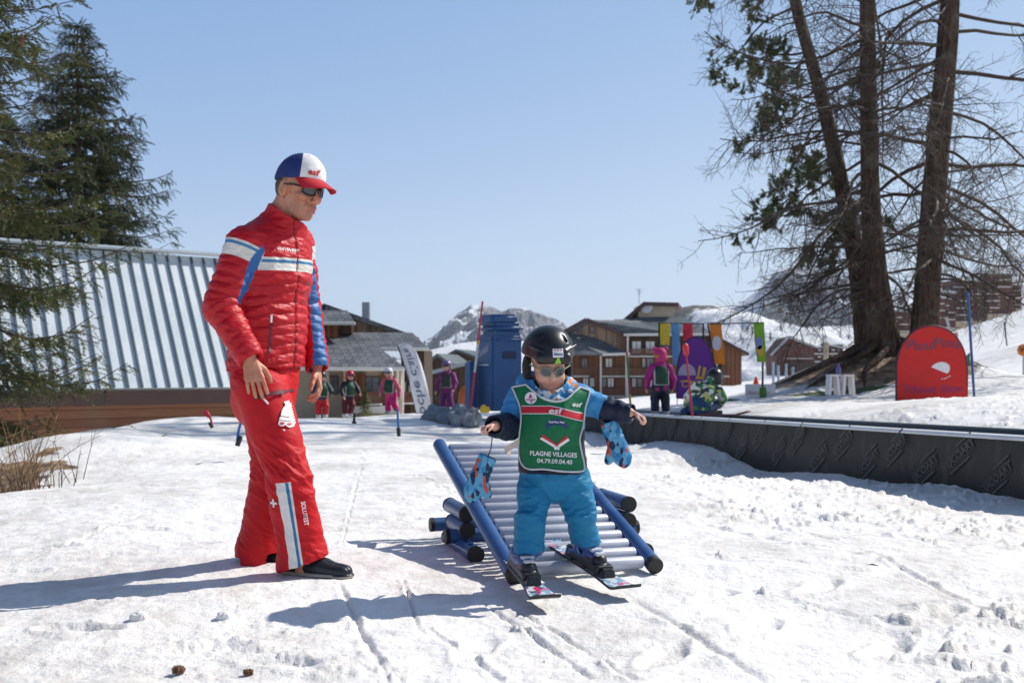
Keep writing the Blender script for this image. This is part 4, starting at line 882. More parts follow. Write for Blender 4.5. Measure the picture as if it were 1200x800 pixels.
# jacket
J = SDF((-1.50, 3.78, .80), (-.70, 4.66, 1.64), .0042)
J.chain([WA(324, 286, 4.25), Ch, Wa, WA(311, 450, 4.21)], [.138, .174, .172, .184], k=.05, n=tf, e=.74)
J.cap(WA(324, 288, 4.25), SRj+(0.01, 0, .02), .105, .080, k=.06); J.cap(WA(324, 288, 4.25), SLj+(0, 0, .015), .105, .080, k=.06)
J.ell(Ch+tf*.055-tu*.0, (.10, .16, .14), np.stack([tf, tr_, tu], 1), k=.06)
J.chain([WA(326, 284, 4.25), WA(333, 264, 4.25), WA(343, 238, 4.22)], [.115, .092, .086], k=.03)
J.plane(WA(337, 251, 4.2), (.54, 0, .84)); J.cap(WA(334, 262, 4.24), WA(350, 225, 4.20), .073, .078, k=.004, op='sub')
J.plane(WA(311, 432, 4.21), (.06, .0, -1))
J.cap(WA(312, 424, 4.21), WA(311, 450, 4.21), .172, .176, k=.004, n=tf, e=.72, op='sub')
J.chain(RA[0], RA[1], k=.022); J.chain(LA[0], LA[1], k=.02)
for P_, d_ in ((WRj, WRj-ERj), (WLj, WLj-ELj)):
    d_ = d_/np.linalg.norm(d_); J.cap(P_+d_*.022, P_+d_*.1, .041, .043, k=.003, op='sub')
    u_, w_ = frame_of(d_); R_ = np.stack([np.array(u_), np.array(w_), d_], 1); J.rbox(P_+d_*.075, (.09, .09, .05), .003, R_, k=.003, op='sub')
def jack_parts(V):
    dR, sR, qR = polyline(V, *RA); dL, sL, qL = polyline(V, *LA)
    t, dt, qt = seg_q(V, WA(324, 288, 4.25), WA(311, 440, 4.21)); rt = dt*0+.17; lat = (V-Ch)@tr_
    dT = np.sqrt(((V-(Ch*.5+Wa*.5))@tf/.74)**2+lat**2)-.20
    return dR, sR, qR, dL, sL, qL, dT, lat
zb = (WA(330, 301, 4.10)[2], WA(330, 316.5, 4.10)[2])
def jack_post(V, N):
    dR, sR, qR, dL, sL, qL, dT, lat = jack_parts(V)
    aR = sstep(.01, -.03, dR-np.maximum(dT, -.05))*(dR < .03); aL = sstep(.01, -.03, dL-np.maximum(dT, -.05))*(dL < .03); arm = np.clip(aR+aL, 0, 1)
    s = np.where(aR > aL, sR, sL); wob = .010*noise3(V*8, 3); puff = lambda q, p: np.abs(np.sin(np.pi*(q+wob)/p))**.6
    front = (V-Ch)@tf; zq = V[:, 2]+.10*np.abs(lat)-.03*front
    up = sstep(zb[0]+.03, zb[0]-.005, V[:, 2]); tor = puff(zq, .042)*sstep(zb[1]+.01, zb[1]-.02, V[:, 2])*(1-arm)
    armq = puff(s, .042)*arm*sstep(.05, .09, s)
    wr = ridged(V*np.array([9, 9, 26.]), 3, 12)-1.2
    zipd = np.exp(-(lat/.006)**2)*(front > .05)*(1-arm)
    return .0068*tor+.0062*armq+.0042*wr+.005*fbm(V*7, 3, 2)-.005*zipd+.003*fbm(V*np.array([22, 22, 40.]), 2, 7)
def jack_attr(V, N):
    dR, sR, qR, dL, sL, qL, dT, lat = jack_parts(V); front = (V-Ch)@tf; R = (dR < dT+.012) & (dR < .05); Lm = (dL < dT) & (dL < .05) & ~R
    z = V[:, 2]+.03*lat; bw = np.minimum(zb[0]-z, z-zb[1]); w = np.where(R, np.minimum(sR+.016, .052-sR), np.where(Lm, np.minimum(sL+.0, .06-sL), bw))
    b = np.where(R, np.minimum(sR+.006, .006-sR), np.where(Lm, -1, np.minimum(zb[0]-.010-z, z-zb[0]+.022)))
    e = np.array([.97, -.24, 0]); bl = np.where(R, np.minimum((qR@e)-.895-.5*np.maximum(sR-.10, 0)-1.2*np.maximum(.03-sR, 0), np.minimum(.25-sR, sR+.07))*.06, np.where(Lm, np.minimum(-(qL@np.array([.75, .6, 0]))+.55, sL-.10)*.05, -1))
    zp = np.where(R | Lm, -1, np.where(front > .04, .0035-np.abs(lat), -1))
    return {'white': w, 'bluestripe': b, 'blue': bl, 'zip': zp}
RED, BLUE = (.50, .004, .011), (.028, .135, .36)
JM = cloth('red_quilted_nylon', RED, (('white', (.70, .66, .60)), ('bluestripe', (.05, .20, .38)), ('blue', BLUE), ('zip', (.16, .008, .012))), .46, .10, 500, .06, .25, spec=.35, wscale=22)
jacket, JV, JQ = finish('jacket', J, JM, man, 2, attrs=jack_attr, post=jack_post); JB = bvh_of(JV, JQ)
DARKZ = M('dark_zip_tape', (.11, .010, .018), .5); WHT = M('white_print', (.78, .77, .75), .55, .06, 20, .05); REDP = M('red_print', (.55, .012, .025), .5, .08, 20, .05)
pc = hit(JB, 317.5, 392); V2, f2 = flat_shape([[(-.004, -.078), (.004, -.078), (.004, .072), (-.004, .072)]])
pz = decal('pocket_zip', V2, f2, DARKZ, jacket, on_mesh(JB, pc, (1, 0, .0), (.06, 0, 1), (0, 1, 0), .005), .006)
MB().tube([hit(JB, 318.5, 369)-Vector((0, .008, 0)), hit(JB, 318.2, 378)-Vector((0, .009, 0))], .0045, 8).build('zip_pull', WHT, pz, True)
V2, f2 = text2d('SUNWEST', .016, .02); decal('chest_lettering', V2, f2, WHT, jacket, on_mesh(JB, hit(JB, 338, 292.5), (1, 0, -.02), (0, 0, 1), (0, 1, 0), .004), .004)
# trousers
T_ = SDF((-1.42, 3.84, -.02), (-.74, 4.62, 1.02), .0045)
T_.chain([WA(310, 424, 4.22), WA(309, 462, 4.22)], [.166, .158], k=.04, n=tf, e=.78)
T_.chain([HRj, KR, AR, AR-(-.004, 0, .07)], [.114, .092, .100, .112], k=.03); T_.chain([HLj, KL, AL, AL-(.01, 0, .07)], [.120, .090, .096, .102], k=.03)
ca, sa_ = math.cos(.30), math.sin(.30); Rb = np.array([[ca, 0, -sa_], [0, 1, 0], [sa_, 0, ca]])
T_.rbox(WA(354, 659, 4.10)+np.array([-.085*-sa_, 0, -.1]), (.3, .13, .1), .002, Rb, k=.003, op='sub'); T_.rbox(WA(302, 648, 4.40)+(0, .06, -.1), (.3, .17, .1), .002, np.array([[.99, 0, -.12], [0, 1, 0], [.12, 0, .99]]), k=.003, op='sub')
T_.cap(AR+(0.004, 0, -.005), AR-(0, 0, .1), .078, .095, k=.003, op='sub'); T_.cap(AL, AL-(0, 0, .1), .078, .086, k=.003, op='sub')
LR = ([HRj, KR, AR-(0, 0, .07)], [.122, .094, .112]); LL = ([HLj, KL, AL-(0, 0, .07)], [.12, .09, .102])
def tr_post(V, N):
    dR, sR, qR = polyline(V, *LR); dL, sL, qL = polyline(V, *LL); near = dR < dL; z = V[:, 2]
    Lk = np.where(near, sR-np.linalg.norm(KR-HRj), sL-np.linalg.norm(KL-HLj)); g = np.exp(-(Lk/.17)**2)+.8*np.exp(-((z-.86)/.09)**2)+.55*np.exp(-((z-.12)/.08)**2)
    f1 = ridged(V*np.array([6, 6, 15.])+np.array([0, 0, 2])*(V[:, :1]*5), 3, 33)-1.15
    bx = WA(331, 476, 4.08); fl = 1-.92*np.exp(-((np.hypot(V[:, 0]-bx[0], V[:, 2]-bx[2])/.13)**4))*(N[:, 1] < .2)
    return fl*(.012*f1*g+.004*(ridged(V*np.array([5, 5, 3.]), 2, 35)-1.15))+.010*fbm(V*4.5, 2, 36)
def tr_attr(V, N):
    dR, sR, qR = polyline(V, *LR); dL, sL, qL = polyline(V, *LL); near = dR < dL; cy = qR@np.array([.78, -.62, 0]); an = np.where(near & (qR[:, 1] < .2), qR@np.array([1., 0, 0]), -9)
    L0 = np.linalg.norm(KR-HRj); s = sR-L0+.0; rad = .10; x = an*rad
    w = np.where(near & (s > .0), .030-np.abs(x+.002), -1); w = np.minimum(w, s-.012); b = np.where(near & (s > .0), .0062-np.abs(x-.013), -1); b = np.minimum(b, s-.012)
    return {'white': w, 'bluestripe': b, 'seam': np.where(near, .0016-np.abs((sR-.20)+.2*V[:, 0]+.21), -1)}
TM = cloth('red_ski_trousers', (.54, .005, .010), (('white', (.72, .70, .67)), ('bluestripe', (.035, .17, .34)), ('seam', (.36, .006, .01))), .6, .10, 380, .10, .18, spec=.3)
trousers, TV, TQ = finish('trousers', T_, TM, man, 2, attrs=tr_attr, post=tr_post); TS = TV.copy()
for _ in range(14): TS = relax(TS, TQ)
TB = bvh_of(TS, TQ)
V2, f2 = flat_shape([[(-.085, -.0075), (.085, -.0075), (.085, .0075), (-.085, .0075)]])
tz = decal('pocket_zip', V2, f2, M('maroon_zip', (.10, .006, .022), .5), trousers, on_mesh(TB, hit(TB, 325, 460), (.97, 0, .235), (-.235, 0, .97), (0, 1, 0), .016), .005)
MB().tube([hit(TB, 308, 465)-Vector((0, .009, 0)), hit(TB, 315, 473)-Vector((0, .010, 0))], .004, 8).build('zip_pull', WHT, tz, True)
def arc(cx, cy, rx, ry, a0, a1, n): return [(cx+rx*math.cos(a0+(a1-a0)*i/n), cy+ry*math.sin(a0+(a1-a0)*i/n)) for i in range(n+1)]
pi = math.pi
hat = [arc(-.006, .064, .0085, .0085, 0, 2*pi, 14)[:-1], [(-.024, .004), (.028, .004)]+arc(.0, .018, .026, .044, .1, pi-.1, 14), [(-.026, -.012), (.030, -.012), (.029, .001), (-.025, .001)]]
gog = [[(-.025, -.015), (.029, -.015)]+[(.030, -.030), (.020, -.037), (.008, -.034), (.002, -.028), (-.004, -.034), (-.016, -.036), (-.025, -.029)]]
V2, f2 = flat_shape(hat+gog+[[(-.004, -.046), (.008, -.046), (.003, -.053)]])
bd_ = decal('hat_and_goggles_badge', V2, f2, WHT, trousers, on_mesh(TB, hit(TB, 337.5, 489), (.98, 0, -.17), (.17, 0, .98), (0, 1, 0), .009), .005)
V2, f2 = flat_shape([arc(-.011, -.024, .0085, .0055, 0, 2*pi, 12)[:-1], arc(.014, -.024, .0085, .0055, 0, 2*pi, 12)[:-1]])
decal('goggle_lens', V2, f2, REDP, bd_, on_mesh(TB, hit(TB, 337.5, 489), (.98, 0, -.17), (.17, 0, .98), (0, 1, 0), .0105), .005)
V2, f2 = flat_shape([[(-.0045, -.017), (.0045, -.017), (.0045, .017), (-.0045, .017)], [(-.0165, -.0045), (-.005, -.0045), (-.005, .0045), (-.0165, .0045)], [(.005, -.0045), (.0165, -.0045), (.0165, .0045), (.005, .0045)]])
decal('cross_badge', V2, f2, WHT, trousers, on_mesh(TB, hit(TB, 321, 589), (1, 0, 0), (0, 0, 1), (0, 1, 0), .009), .005)
V2, f2 = text2d('SOLUTEST', .021, .02); decal('leg_lettering', V2, f2, WHT, trousers, on_mesh(TB, hit(TB, 357.5, 601), (.13, 0, -.99), (.99, 0, .13), (0, 1, 0), .009), .005)
# shoes
def shoe(heel, toe, z0):
    h = np.array(heel, float); t = np.array(toe, float); d = t-h; d[2] = 0; L = np.linalg.norm(d); d /= L; s = np.cross(d, [0, 0, 1]); R = np.stack([d, s, [0, 0, 1.]], 1); p = lambda a, b, c: np.array([h[0], h[1], z0])+d*a*L+s*b+np.array([0, 0, c])
    S = SDF(np.minimum(h, t)-(.08, .08, .05)-np.array([0, 0, h[2]-z0]), np.maximum(h, t)+(.08, .08, .2), .0036)
    S.cap(p(.14, 0, .048), p(.58, 0, .048), .040, .045, k=0, n=(0, 0, 1), e=.85); S.cap(p(.58, 0, .046), p(.86, 0, .036), .045, .040, k=.02, n=(0, 0, 1), e=.72); S.cap(p(.18, 0, .05), p(.30, 0, .11), .040, .044, k=.02)
    S.cap(p(.12, 0, .016), p(.55, 0, .016), .041, .048, k=.002, n=(0, 0, 1), e=.36); S.cap(p(.55, 0, .016), p(.87, 0, .019), .048, .045, k=.004, n=(0, 0, 1), e=.36)
    S.plane(p(0, 0, .002), (0, 0, -1), .001)
    def at(V, N): return {'sole': .025-(V[:, 2]-z0)-.004*((V-h)@d/L > .8), 'groove': .0022-np.abs((V[:, 2]-z0)-.012)}
    def po(V, N):
        a = (V-h)@d/L; return np.where(V[:, 2]-z0 > .028, -.0022*np.exp(-((np.abs((V-h)@s)-.016)/.003)**2)*(a > .5)-.0025*np.exp(-((a-.78)/.012)**2), 0)
    return finish('shoe', S, SHOE, man, 1, attrs=at, post=po)[0]
SHOE = cloth('rubber_shoe', (.018, .022, .028), (('sole', (.42, .37, .31)), ('groove', (.16, .13, .11))), .42, .12, 200, .1)
shoe(WA(328, 660, 4.15), WA(414, 660, 4.02), .004); shoe(WA(284, 660, 4.42), WA(366, 660, 4.34), -.012)
# cap, hair, sunglasses
CAPB = SDF(HC-.17, HC+np.array([.2, .17, .18]), .003)
CAPB.ell(hp(-.006, 0, .018), (.112, .092, .108), HR, k=0); CAPB.ell(hp(.02, 0, .05), (.085, .080, .082), HR, k=.03); CAPB.plane(hp(0, 0, .016), -hu+hf*.14)
CAPB.ell(hp(-.006, 0, .010), (.104, .084, .098), HR, k=.002, op='sub')
def cap_attr(V, N):
    L = (V-hp(-.01, 0, .1))@HR; az = np.arctan2(L[:, 1], L[:, 0]); m = np.hypot(L[:, 0], L[:, 1])
    return {'white': (np.radians(42)-np.abs(az))*m, 'red': np.where(az < 0, (np.abs(az)-np.radians(42))*m, -1)}
CM = cloth('tricolour_cap_cotton', (.016, .035, .15), (('white', (.78, .76, .74)), ('red', (.52, .02, .03))), .7, .1, 600, .2, .25)
capo, CV, CQ = finish('cap', CAPB, CM, man, 1, attrs=cap_attr, post=lambda V, N: .0025*fbm(V*16, 3, 5)); CB = bvh_of(CV, CQ)
gv = []; gn, gm = 25, 12
for layer in (0, 1):
    for i in range(gn):
        a = math.radians(-62+124*i/(gn-1))
        for j in range(gm):
            q = j/(gm-1); f = -.006+.113*math.cos(a)*1.0+q*.088*math.cos(a*.80)**.9; r = .093*math.sin(a)*(1+.02*q); gv.append(hp(f, r, .036-.36*q*.088-.34*(r/.09)**2*(.25+.75*q)*.055-layer*.004))
gq = []
for i in range(gn-1):
    for j in range(gm-1): k = i*gm+j; gq += [(k, k+1, k+gm+1, k+gm), tuple(x+gn*gm for x in (k, k+gm, k+gm+1, k+1))]
for i in range(gn-1): k = i*gm+gm-1; gq.append((k, k+gn*gm, k+gn*gm+gm, k+gm))
mesh_np('brim', np.array(gv), np.array(gq), cloth('red_cap_brim', (.52, .015, .028), (), .65, .1, 600, .2), capo)
MB().lathe(hp(-.008, 0, .125), [(.009, 0), (.008, .003), (.003, .005)], 10, hu).build('button', M('navy_button', (.02, .035, .12), .6), capo, True)
V2, f2 = text2d('esf', .036, .03, .15); decal('cap_lettering', V2, f2, REDP, capo, on_mesh(CB, hit(CB, 367, 202), (1, 0, -.10), (.05, 0, 1), (0, 1, 0), .003), .003)
HS = SDF(HC-.16, HC+.16, .003); HS.ell(hp(-.010, 0, -.012), (.101, .0835, .088), HR, k=0); HS.plane(hp(.004, 0, -.03), hf+hu*-.15); HS.plane(hp(0, 0, -.088), -hu); HS.plane(hp(0, 0, .03), hu)
HS.ell(hp(-.006, .081, -.028), (.033, .02, .040), HR, k=.004, op='sub'); HS.ell(hp(-.006, -.081, -.028), (.033, .02, .040), HR, k=.004, op='sub')
finish('hair', HS, cloth('short_grey_hair', (.10, .085, .075), (), .7, .35, 260, .8), man, 1, post=lambda V, N: .003*noise3(V*np.array([240, 240, 60.]), 3))
BLK = M('black_plastic', (.012, .012, .014), .28, .1, 30, .04, spec=.6); LENS = glass_mat('dark_sunglass_lens', (.018, .026, .035), (.035, .05, .065))
def glasses(fn, lw, lh, gap, ffwd, drop, arm, frm, mat, rt, parent, round_=2.6):
    """fn(f, r, u) -> point; two lenses, a frame round each, a bridge and two arms"""
    g = MB(); lens = []
    for e in (-1, 1):
        ring = []
        for i in range(28):
            a = 2*pi*i/28; c, s = math.cos(a), math.sin(a); x = math.copysign(abs(c)**(2/round_), c)*lw/2; y = math.copysign(abs(s)**(2/round_), s)*lh/2*(1 if s > 0 else 1.0); r = e*(gap/2+lw/2)+x
            ring.append(fn(ffwd-1.9*r*r/.1*.45, r, drop+y+.004*(abs(r)/.05)))
        g.tube(ring+[ring[0]], rt, 8); lens.append(ring)
        o = fn(ffwd-1.9*(gap/2+lw)**2/.1*.45, e*(gap/2+lw), drop+lh*.28); hj = fn(arm[0]*.55+ffwd*.45, e*arm[1]*.97, drop+lh*.28+.003); b = fn(arm[0], e*arm[1], arm[2]); g.tube([o, hj, b], rt*1.05, 8)
    g.tube([fn(ffwd, -gap/2-.001, drop+lh*.16), fn(ffwd+.003, 0, drop+lh*.24), fn(ffwd, gap/2+.001, drop+lh*.16)], rt, 8); G = g.build('sunglasses', frm, parent, True)
    for ring in lens:
        c = sum((Vector(p) for p in ring), Vector())/len(ring); m = MB(); k = fn(.003, 0, 0)-np.array(fn(0, 0, 0))
        m.v = [tuple(p) for p in ring]+[tuple(c+Vector(k)*.8)]; m.f = [[i, (i+1) % 28, 28] for i in range(28)]; m.m = [0]*28; m.build('lens', mat, G, True)
    return G
glasses(hp, .050, .041, .018, .112, -.020, (-.004, .083, -.010), BLK, LENS, .0040, man)
# ------------------------------------------------------------------ the child on the ramp
G1 = W(650, 690, 3.85); G1.z = 0
kid = thing('person', 'small child in black helmet and green bib coming down the roller ramp on skis', 'person', G1)
KC = WA(643, 418, 3.90); kf, kr, ku = ax3((.17, -.93, -.34), (0, 0, 1)); KR_ = np.stack([kf, kr, ku], 1)     # kr: the child's right = picture left
kp = lambda f, r, u: KC+kf*f+kr*r+ku*u
kq = lambda f, r, u: kp(f, r, u-.013)
kN, kCh, kHi = WA(646, 458, 3.92), WA(646, 492, 3.90), WA(647, 550, 3.90)
kRA = ([WA(609, 468, 3.92), WA(596, 500, 3.86), WA(580, 499, 3.70)], [.056, .050, .041])
kLA = ([WA(682, 468, 3.90), WA(711, 479, 3.87), WA(737, 483, 3.83)], [.055, .048, .038])
B = SDF((-.24, 3.52, -.01), (.62, 4.12, 1.03), .0029)
B.ell(kp(-.005, 0, .02), (.088, .076, .085), KR_, k=0); B.ell(kq(.030, 0, -.045), (.062, .056, .050), KR_, k=.03); B.ell(kq(.060, 0, -.084), (.022, .024, .017), KR_, k=.014)
for e in (-1, 1):
    B.ell(kq(.060, .030*e, -.050), (.027, .026, .024), KR_, k=.015); B.ell(kq(.086, .027*e, -.018), (.014, .017, .012), KR_, k=.01, op='sub'); B.ell(kq(.070, .028*e, -.018), (.015, .015, .013), KR_, k=.004)
    B.cap(kq(.092, .007*e, -.046), kq(.093, .008*e, -.046), .0055, .005, k=.006); B.ell(kq(0, .076*e, -.02), (.018, .008, .024), KR_, k=.005)
B.cap(kq(.083, 0, -.012), kq(.103, 0, -.042), .008, .0105, k=.010); B.cap(kq(.087, -.010, -.063), kq(.087, .010, -.063), .0058, k=.005); B.cap(kq(.083, -.008, -.073), kq(.083, .008, -.073), .0068, k=.005); B.cap(kq(.096, -.015, -.068), kq(.096, .015, -.068), .0025, k=.002, op='sub')
B.cap(kp(-.02, 0, -.04), kN, .036, .038, k=.012); B.chain([kN, kCh, kHi], [.05, .08, .085], k=.04); B.cap(kN, kRA[0][0], .035, .035, k=.03); B.cap(kN, kLA[0][0], .035, .035, k=.03)
B.chain(kRA[0], [.034, .028, .020], k=.015); B.chain(kLA[0], [.034, .028, .020], k=.015)
d1 = kRA[0][2]-kRA[0][1]; d1 /= np.linalg.norm(d1); add_hand(B, kRA[0][2]+d1*.028+np.array([0, 0, .003]), d1*.75+np.array([-.55, 0, -.28]), (.2, -.1, -1), (.2, -1, .2), L=.088, curl=(.65, .95, .7), spread=.08, k=.002)
d2 = kLA[0][2]-kLA[0][1]; d2 /= np.linalg.norm(d2); add_hand(B, kLA[0][2]+d2*.024, d2+np.array([.1, -.1, -.45]), (-.45, .1, -1), (.2, -1, .5), L=.088, curl=(.75, 1.05, .8), spread=.06, k=.002)
kHR, kKR, kAR = WA(628, 560, 3.90), WA(622, 605, 3.83), WA(621, 650, 3.84); kHL, kKL, kAL = WA(670, 560, 3.91), WA(681, 602, 3.89), WA(685, 640, 3.94)
B.chain([kHR, kKR, kAR+(0, 0, .055)], [.055, .042, .028], k=.02); B.chain([kHL, kKL, kAL+(0, 0, .055)], [.055, .042, .028], k=.02)
def kid_attr(V, N):
    L = (V-KC)@KR_; return {'lips': np.exp(-((L[:, 2]+.081)/.009)**2-(L[:, 1]/.016)**4)*(L[:, 0] > .07)}
KSKIN = skin_mat('fair_child_skin', (.66, .40, .30), (.60, .32, .235), (.50, .13, .12)); finish('body', B, KSKIN, kid, 2, attrs=kid_attr)
# jacket with a bunched hood collar
J = SDF((-.26, 3.50, .34), (.60, 4.14, .92), .0037)
J.chain([WA(646, 468, 3.92), kCh, WA(648, 556, 3.91)], [.108, .122, .136], k=.04, n=(0, 1, 0), e=.84); J.cap(WA(640, 466, 3.93), kRA[0][0]+(.02, 0, 0), .075, .060, k=.04); J.cap(WA(652, 466, 3.93), kLA[0][0]-(.02, 0, 0), .075, .060, k=.04)
J.ell(WA(643, 452, 3.96), (.115, .10, .050), k=.02); J.ell(WA(630, 447, 4.0), (.085, .06, .05), k=.02); J.cap(WA(644, 466, 3.89), kp(.03, 0, -.03), .046, .074, k=.008, op='sub')
J.plane(WA(648, 553, 3.9), (0, 0, -1)); J.chain(*kRA, k=.018); J.chain(*kLA, k=.018)
for (p, q) in ((kRA[0][2], d1), (kLA[0][2], d2)):
    u_, w_ = frame_of(q); R_ = np.stack([np.array(u_), np.array(w_), q], 1); J.rbox(p+q*.058, (.07, .07, .04), .003, R_, k=.003, op='sub'); J.cap(p+q*.004, p+q*.06, .029, .031, k=.003, op='sub')
def kj_attr(V, N):
    dR, sR, q = polyline(V, *kRA); dL, sL, q2 = polyline(V, *kLA); lR = np.linalg.norm(kRA[0][1]-kRA[0][0]); lL = np.linalg.norm(kLA[0][1]-kLA[0][0])
    n = np.where(dR < .022, sR-lR+.005, np.where(dL < .022, sL-lL+.012, kCh[2]-.035-V[:, 2])); z = V[:, 2]
    return {'navy': n, 'pattern': np.minimum(z-WA(646, 470, 3.9)[2], .09-np.abs(V[:, 0]-.165)), 'cuff': np.where(dR < .004, -1, -1.)}
def kj_post(V, N):
    dR, sR, q = polyline(V, *kRA); dL, sL, q2 = polyline(V, *kLA); s = np.where(dR < dL, sR, sL); arm = (np.minimum(dR, dL) < .01)
    return .004*(ridged(V*np.array([12, 12, 16.]), 3, 61)-1.1)+.004*fbm(V*13, 3, 62)+arm*.0016*np.sin(s*130+4*noise3(V*14, 5))
def kid_jacket_mat():
    t = NT('blue_and_navy_ski_jacket'); v = t.voronoi(55, None, 'F1', 'Color'); vv = t.sep(v); pt = t.mix(t.math('GREATER_THAN', vv[0], .55), (.05, .27, .52), (.68, .70, .72)); pt = t.mix(t.math('GREATER_THAN', vv[1], .84), pt, (.62, .20, .05))
    n = t.noise(11, 4); c = t.mix(t.ramp(n, .3, .7), (.035, .215, .46), (.05, .275, .55)); c = t.mix(t.ramp(t.attr('pattern'), -.001, .001), c, pt)
    c = t.mix(t.ramp(t.attr('navy'), -.001, .001), c, (.008, .013, .035)); b = t.bump(t.noise(420, 2), .12, .001); b = t.bump(t.noise(24, 5, .62), .35, .012, b); return t.done(c, .55, b, spec=.3)
kj, V_, Q_ = finish('jacket', J, kid_jacket_mat(), kid, 2, attrs=kj_attr, post=kj_post)
# trousers
T_ = SDF((-.24, 3.58, .02), (.56, 4.16, .56), .0037); T_.chain([WA(647, 545, 3.91), WA(648, 553, 3.91)], [.128, .120], k=.012, n=(0, 1, 0), e=.84)
T_.chain([kHR, kKR, WA(620, 640, 3.83), WA(620, 660, 3.84)], [.073, .060, .057, .055], k=.012); T_.chain([kHL, kKL, WA(684, 630, 3.92), WA(686, 652, 3.94)], [.075, .062, .056, .053], k=.012)
for c, h in ((WA(620, 646, 3.83), .09), (WA(690, 637, 3.93), .085)): T_.rbox(c-np.array([0, 0, .12]), (h, .13, .12), .003, k=.003, op='sub')
T_.cap(WA(620, 650, 3.84), WA(620, 632, 3.83), .052, .048, k=.003, op='sub'); T_.cap(WA(686, 642, 3.94), WA(684, 622, 3.92), .050, .046, k=.003, op='sub')
def kt_post(V, N):
    z = V[:, 2]; g = .6+np.exp(-((z-.30)/.05)**2)+.9*np.exp(-((z-.16)/.045)**2)+.5*np.exp(-((z-.47)/.04)**2); return .0075*g*(ridged(V*np.array([7, 7, 17.]), 3, 73)-1.15)+.006*fbm(V*9, 3, 74)
finish('trousers', T_, cloth('teal_blue_ski_trousers', (.008, .19, .37), (), .55, .10, 420, .12, .35, spec=.3, wscale=26), kid, 2, post=kt_post)
# bib draped over a soft hull of the chest
S = SDF((-.26, 3.60, .32), (.52, 4.14, .92), .005); S.chain([WA(646, 470, 3.91), kCh, WA(648, 560, 3.88)], [.120, .139, .158], k=.05, n=(0, 1, 0), e=.86); S.cap(WA(640, 468, 3.92), kRA[0][0], .080, .066, k=.05); S.cap(WA(652, 468, 3.92), kLA[0][0], .080, .064, k=.05); S.ell(WA(640, 456, 3.93), (.115, .105, .05), k=.03)
V_, Q_ = S.mesh(3); V_ = V_+normals(V_, Q_)*(.0075*ridged(V_*np.array([8, 8, 3.2]), 2, 81)+.004*fbm(V_*9, 2, 82)-.007)[:, None]; HB = bvh_of(V_, Q_); BY = 3.72; sc = BY/F
def bib_pt(px, py, off=0.0):
    p = W(px, py, BY); o = Vector((0, 0, H)); d = (p-o).normalized(); h = HB.ray_cast(o, d, 6); Y = h[0].y if h[0] is not None and h[0].y < 3.97 else 3.93
    Y = min(Y, 3.93); q = o+d*((Y)/d.y); return q-d*off
outer = [(600, 453.5), (604.5, 464), (609, 476), (610.5, 491), (608.5, 512), (608, 533), (612.5, 545), (621, 549.5), (638, 549.5), (659, 552), (681, 552), (685, 546), (681.5, 529), (679.5, 514), (683.5, 498), (686, 478), (691, 459.5), (686.5, 455.5), (680, 453.5)]
neck = [(672.5, 459.5), (664, 467.5), (652, 470.5), (638, 467.5), (626, 459), (616, 450.5)]
def spl(P, n=4):
    P = [np.array(p, float) for p in P]; out = []
    for i in range(len(P)-1):
        a, b, c, d = P[max(i-1, 0)], P[i], P[i+1], P[min(i+2, len(P)-1)]
        for k in range(n): t = k/n; out.append(.5*((2*b)+(-a+c)*t+(2*a-5*b+4*c-d)*t*t+(-a+3*b-3*c+d)*t**3))
    return out+[P[-1]]
bl = spl(outer)+spl(neck); bl_c = bl+[bl[0]]
def px_decal(name, V, fs, mat, parent, off, step): return decal(name, V, fs, mat, parent, lambda x, y: bib_pt(x, y, off), step)
GREEN = cloth('green_bib_polyester', (.010, .155, .062), (), .55, .12, 500, .1, .25, spec=.25, wscale=30)
V2, f2 = flat_shape([[tuple(p) for p in bl]]); V2, f2 = cut2d(V2, f2, 2.0)
bib = decal('bib', V2, f2, GREEN, kid, lambda x, y: bib_pt(x, y, .006)); bib.data.polygons.foreach_set('use_smooth', [True]*len(bib.data.polygons))
md_ = bib.modifiers.new('cloth_thickness', 'SOLIDIFY'); md_.thickness = .003; md_.offset = -1
PIPE = M('grey_white_piping', (.56, .57, .58), .5, .08, 30, .1); MB().tube([bib_pt(p[0], p[1], .0075) for p in bl_c], .0036, 8).build('piping', PIPE, bib, True)
def band(pts, lo, hi): return [(x, y+lo) for x, y in pts]+[(x, y+hi) for x, y in pts[::-1]]
mid = [(611, 480), (620, 480), (632, 480), (645, 480), (656, 482), (665, 484.5), (674, 487), (683, 488.5)]
V2, f2 = flat_shape([[tuple(p) for p in band(mid, -5.0, 5.0)]]); px_decal('white_edge', V2, f2, WHT, bib, .0085, 2.0); V2, f2 = flat_shape([[tuple(p) for p in band(mid, -4.0, 4.0)]]); px_decal('red_band', V2, f2, REDP, bib, .0098, 2.0)
def px_text(name, s, cx, cy, size, mat, off, bold=.0, shear=0, rot=0, sx=1, space=1):
    V, fs = text2d(s, size, bold, shear, space); c, q = math.cos(rot), math.sin(rot); X, Y_ = V[:, 0]*sx, -V[:, 1]
    return px_decal(name, np.stack([cx+X*c-Y_*q, cy+X*q+Y_*c], 1), [f[::-1] for f in fs], mat, bib, off, 1.6)
px_text('band_lettering', 'esf', 650, 481.4, 9.6, WHT, .017, .022, .15, .05, 1.4); px_text('strap_lettering', 'esf', 675.5, 474, 7.4, WHT, .0095, .02, .15, .12, 1.25)
px_text('village_lettering', 'PLAGNE VILLAGES', 648.5, 532.2, 7.4, WHT, .0085, .022, 0, .05, .92); px_text('phone_lettering', '04.79.09.04.40', 650, 540.6, 7.2, WHT, .0085, .016, 0, .05, .98)
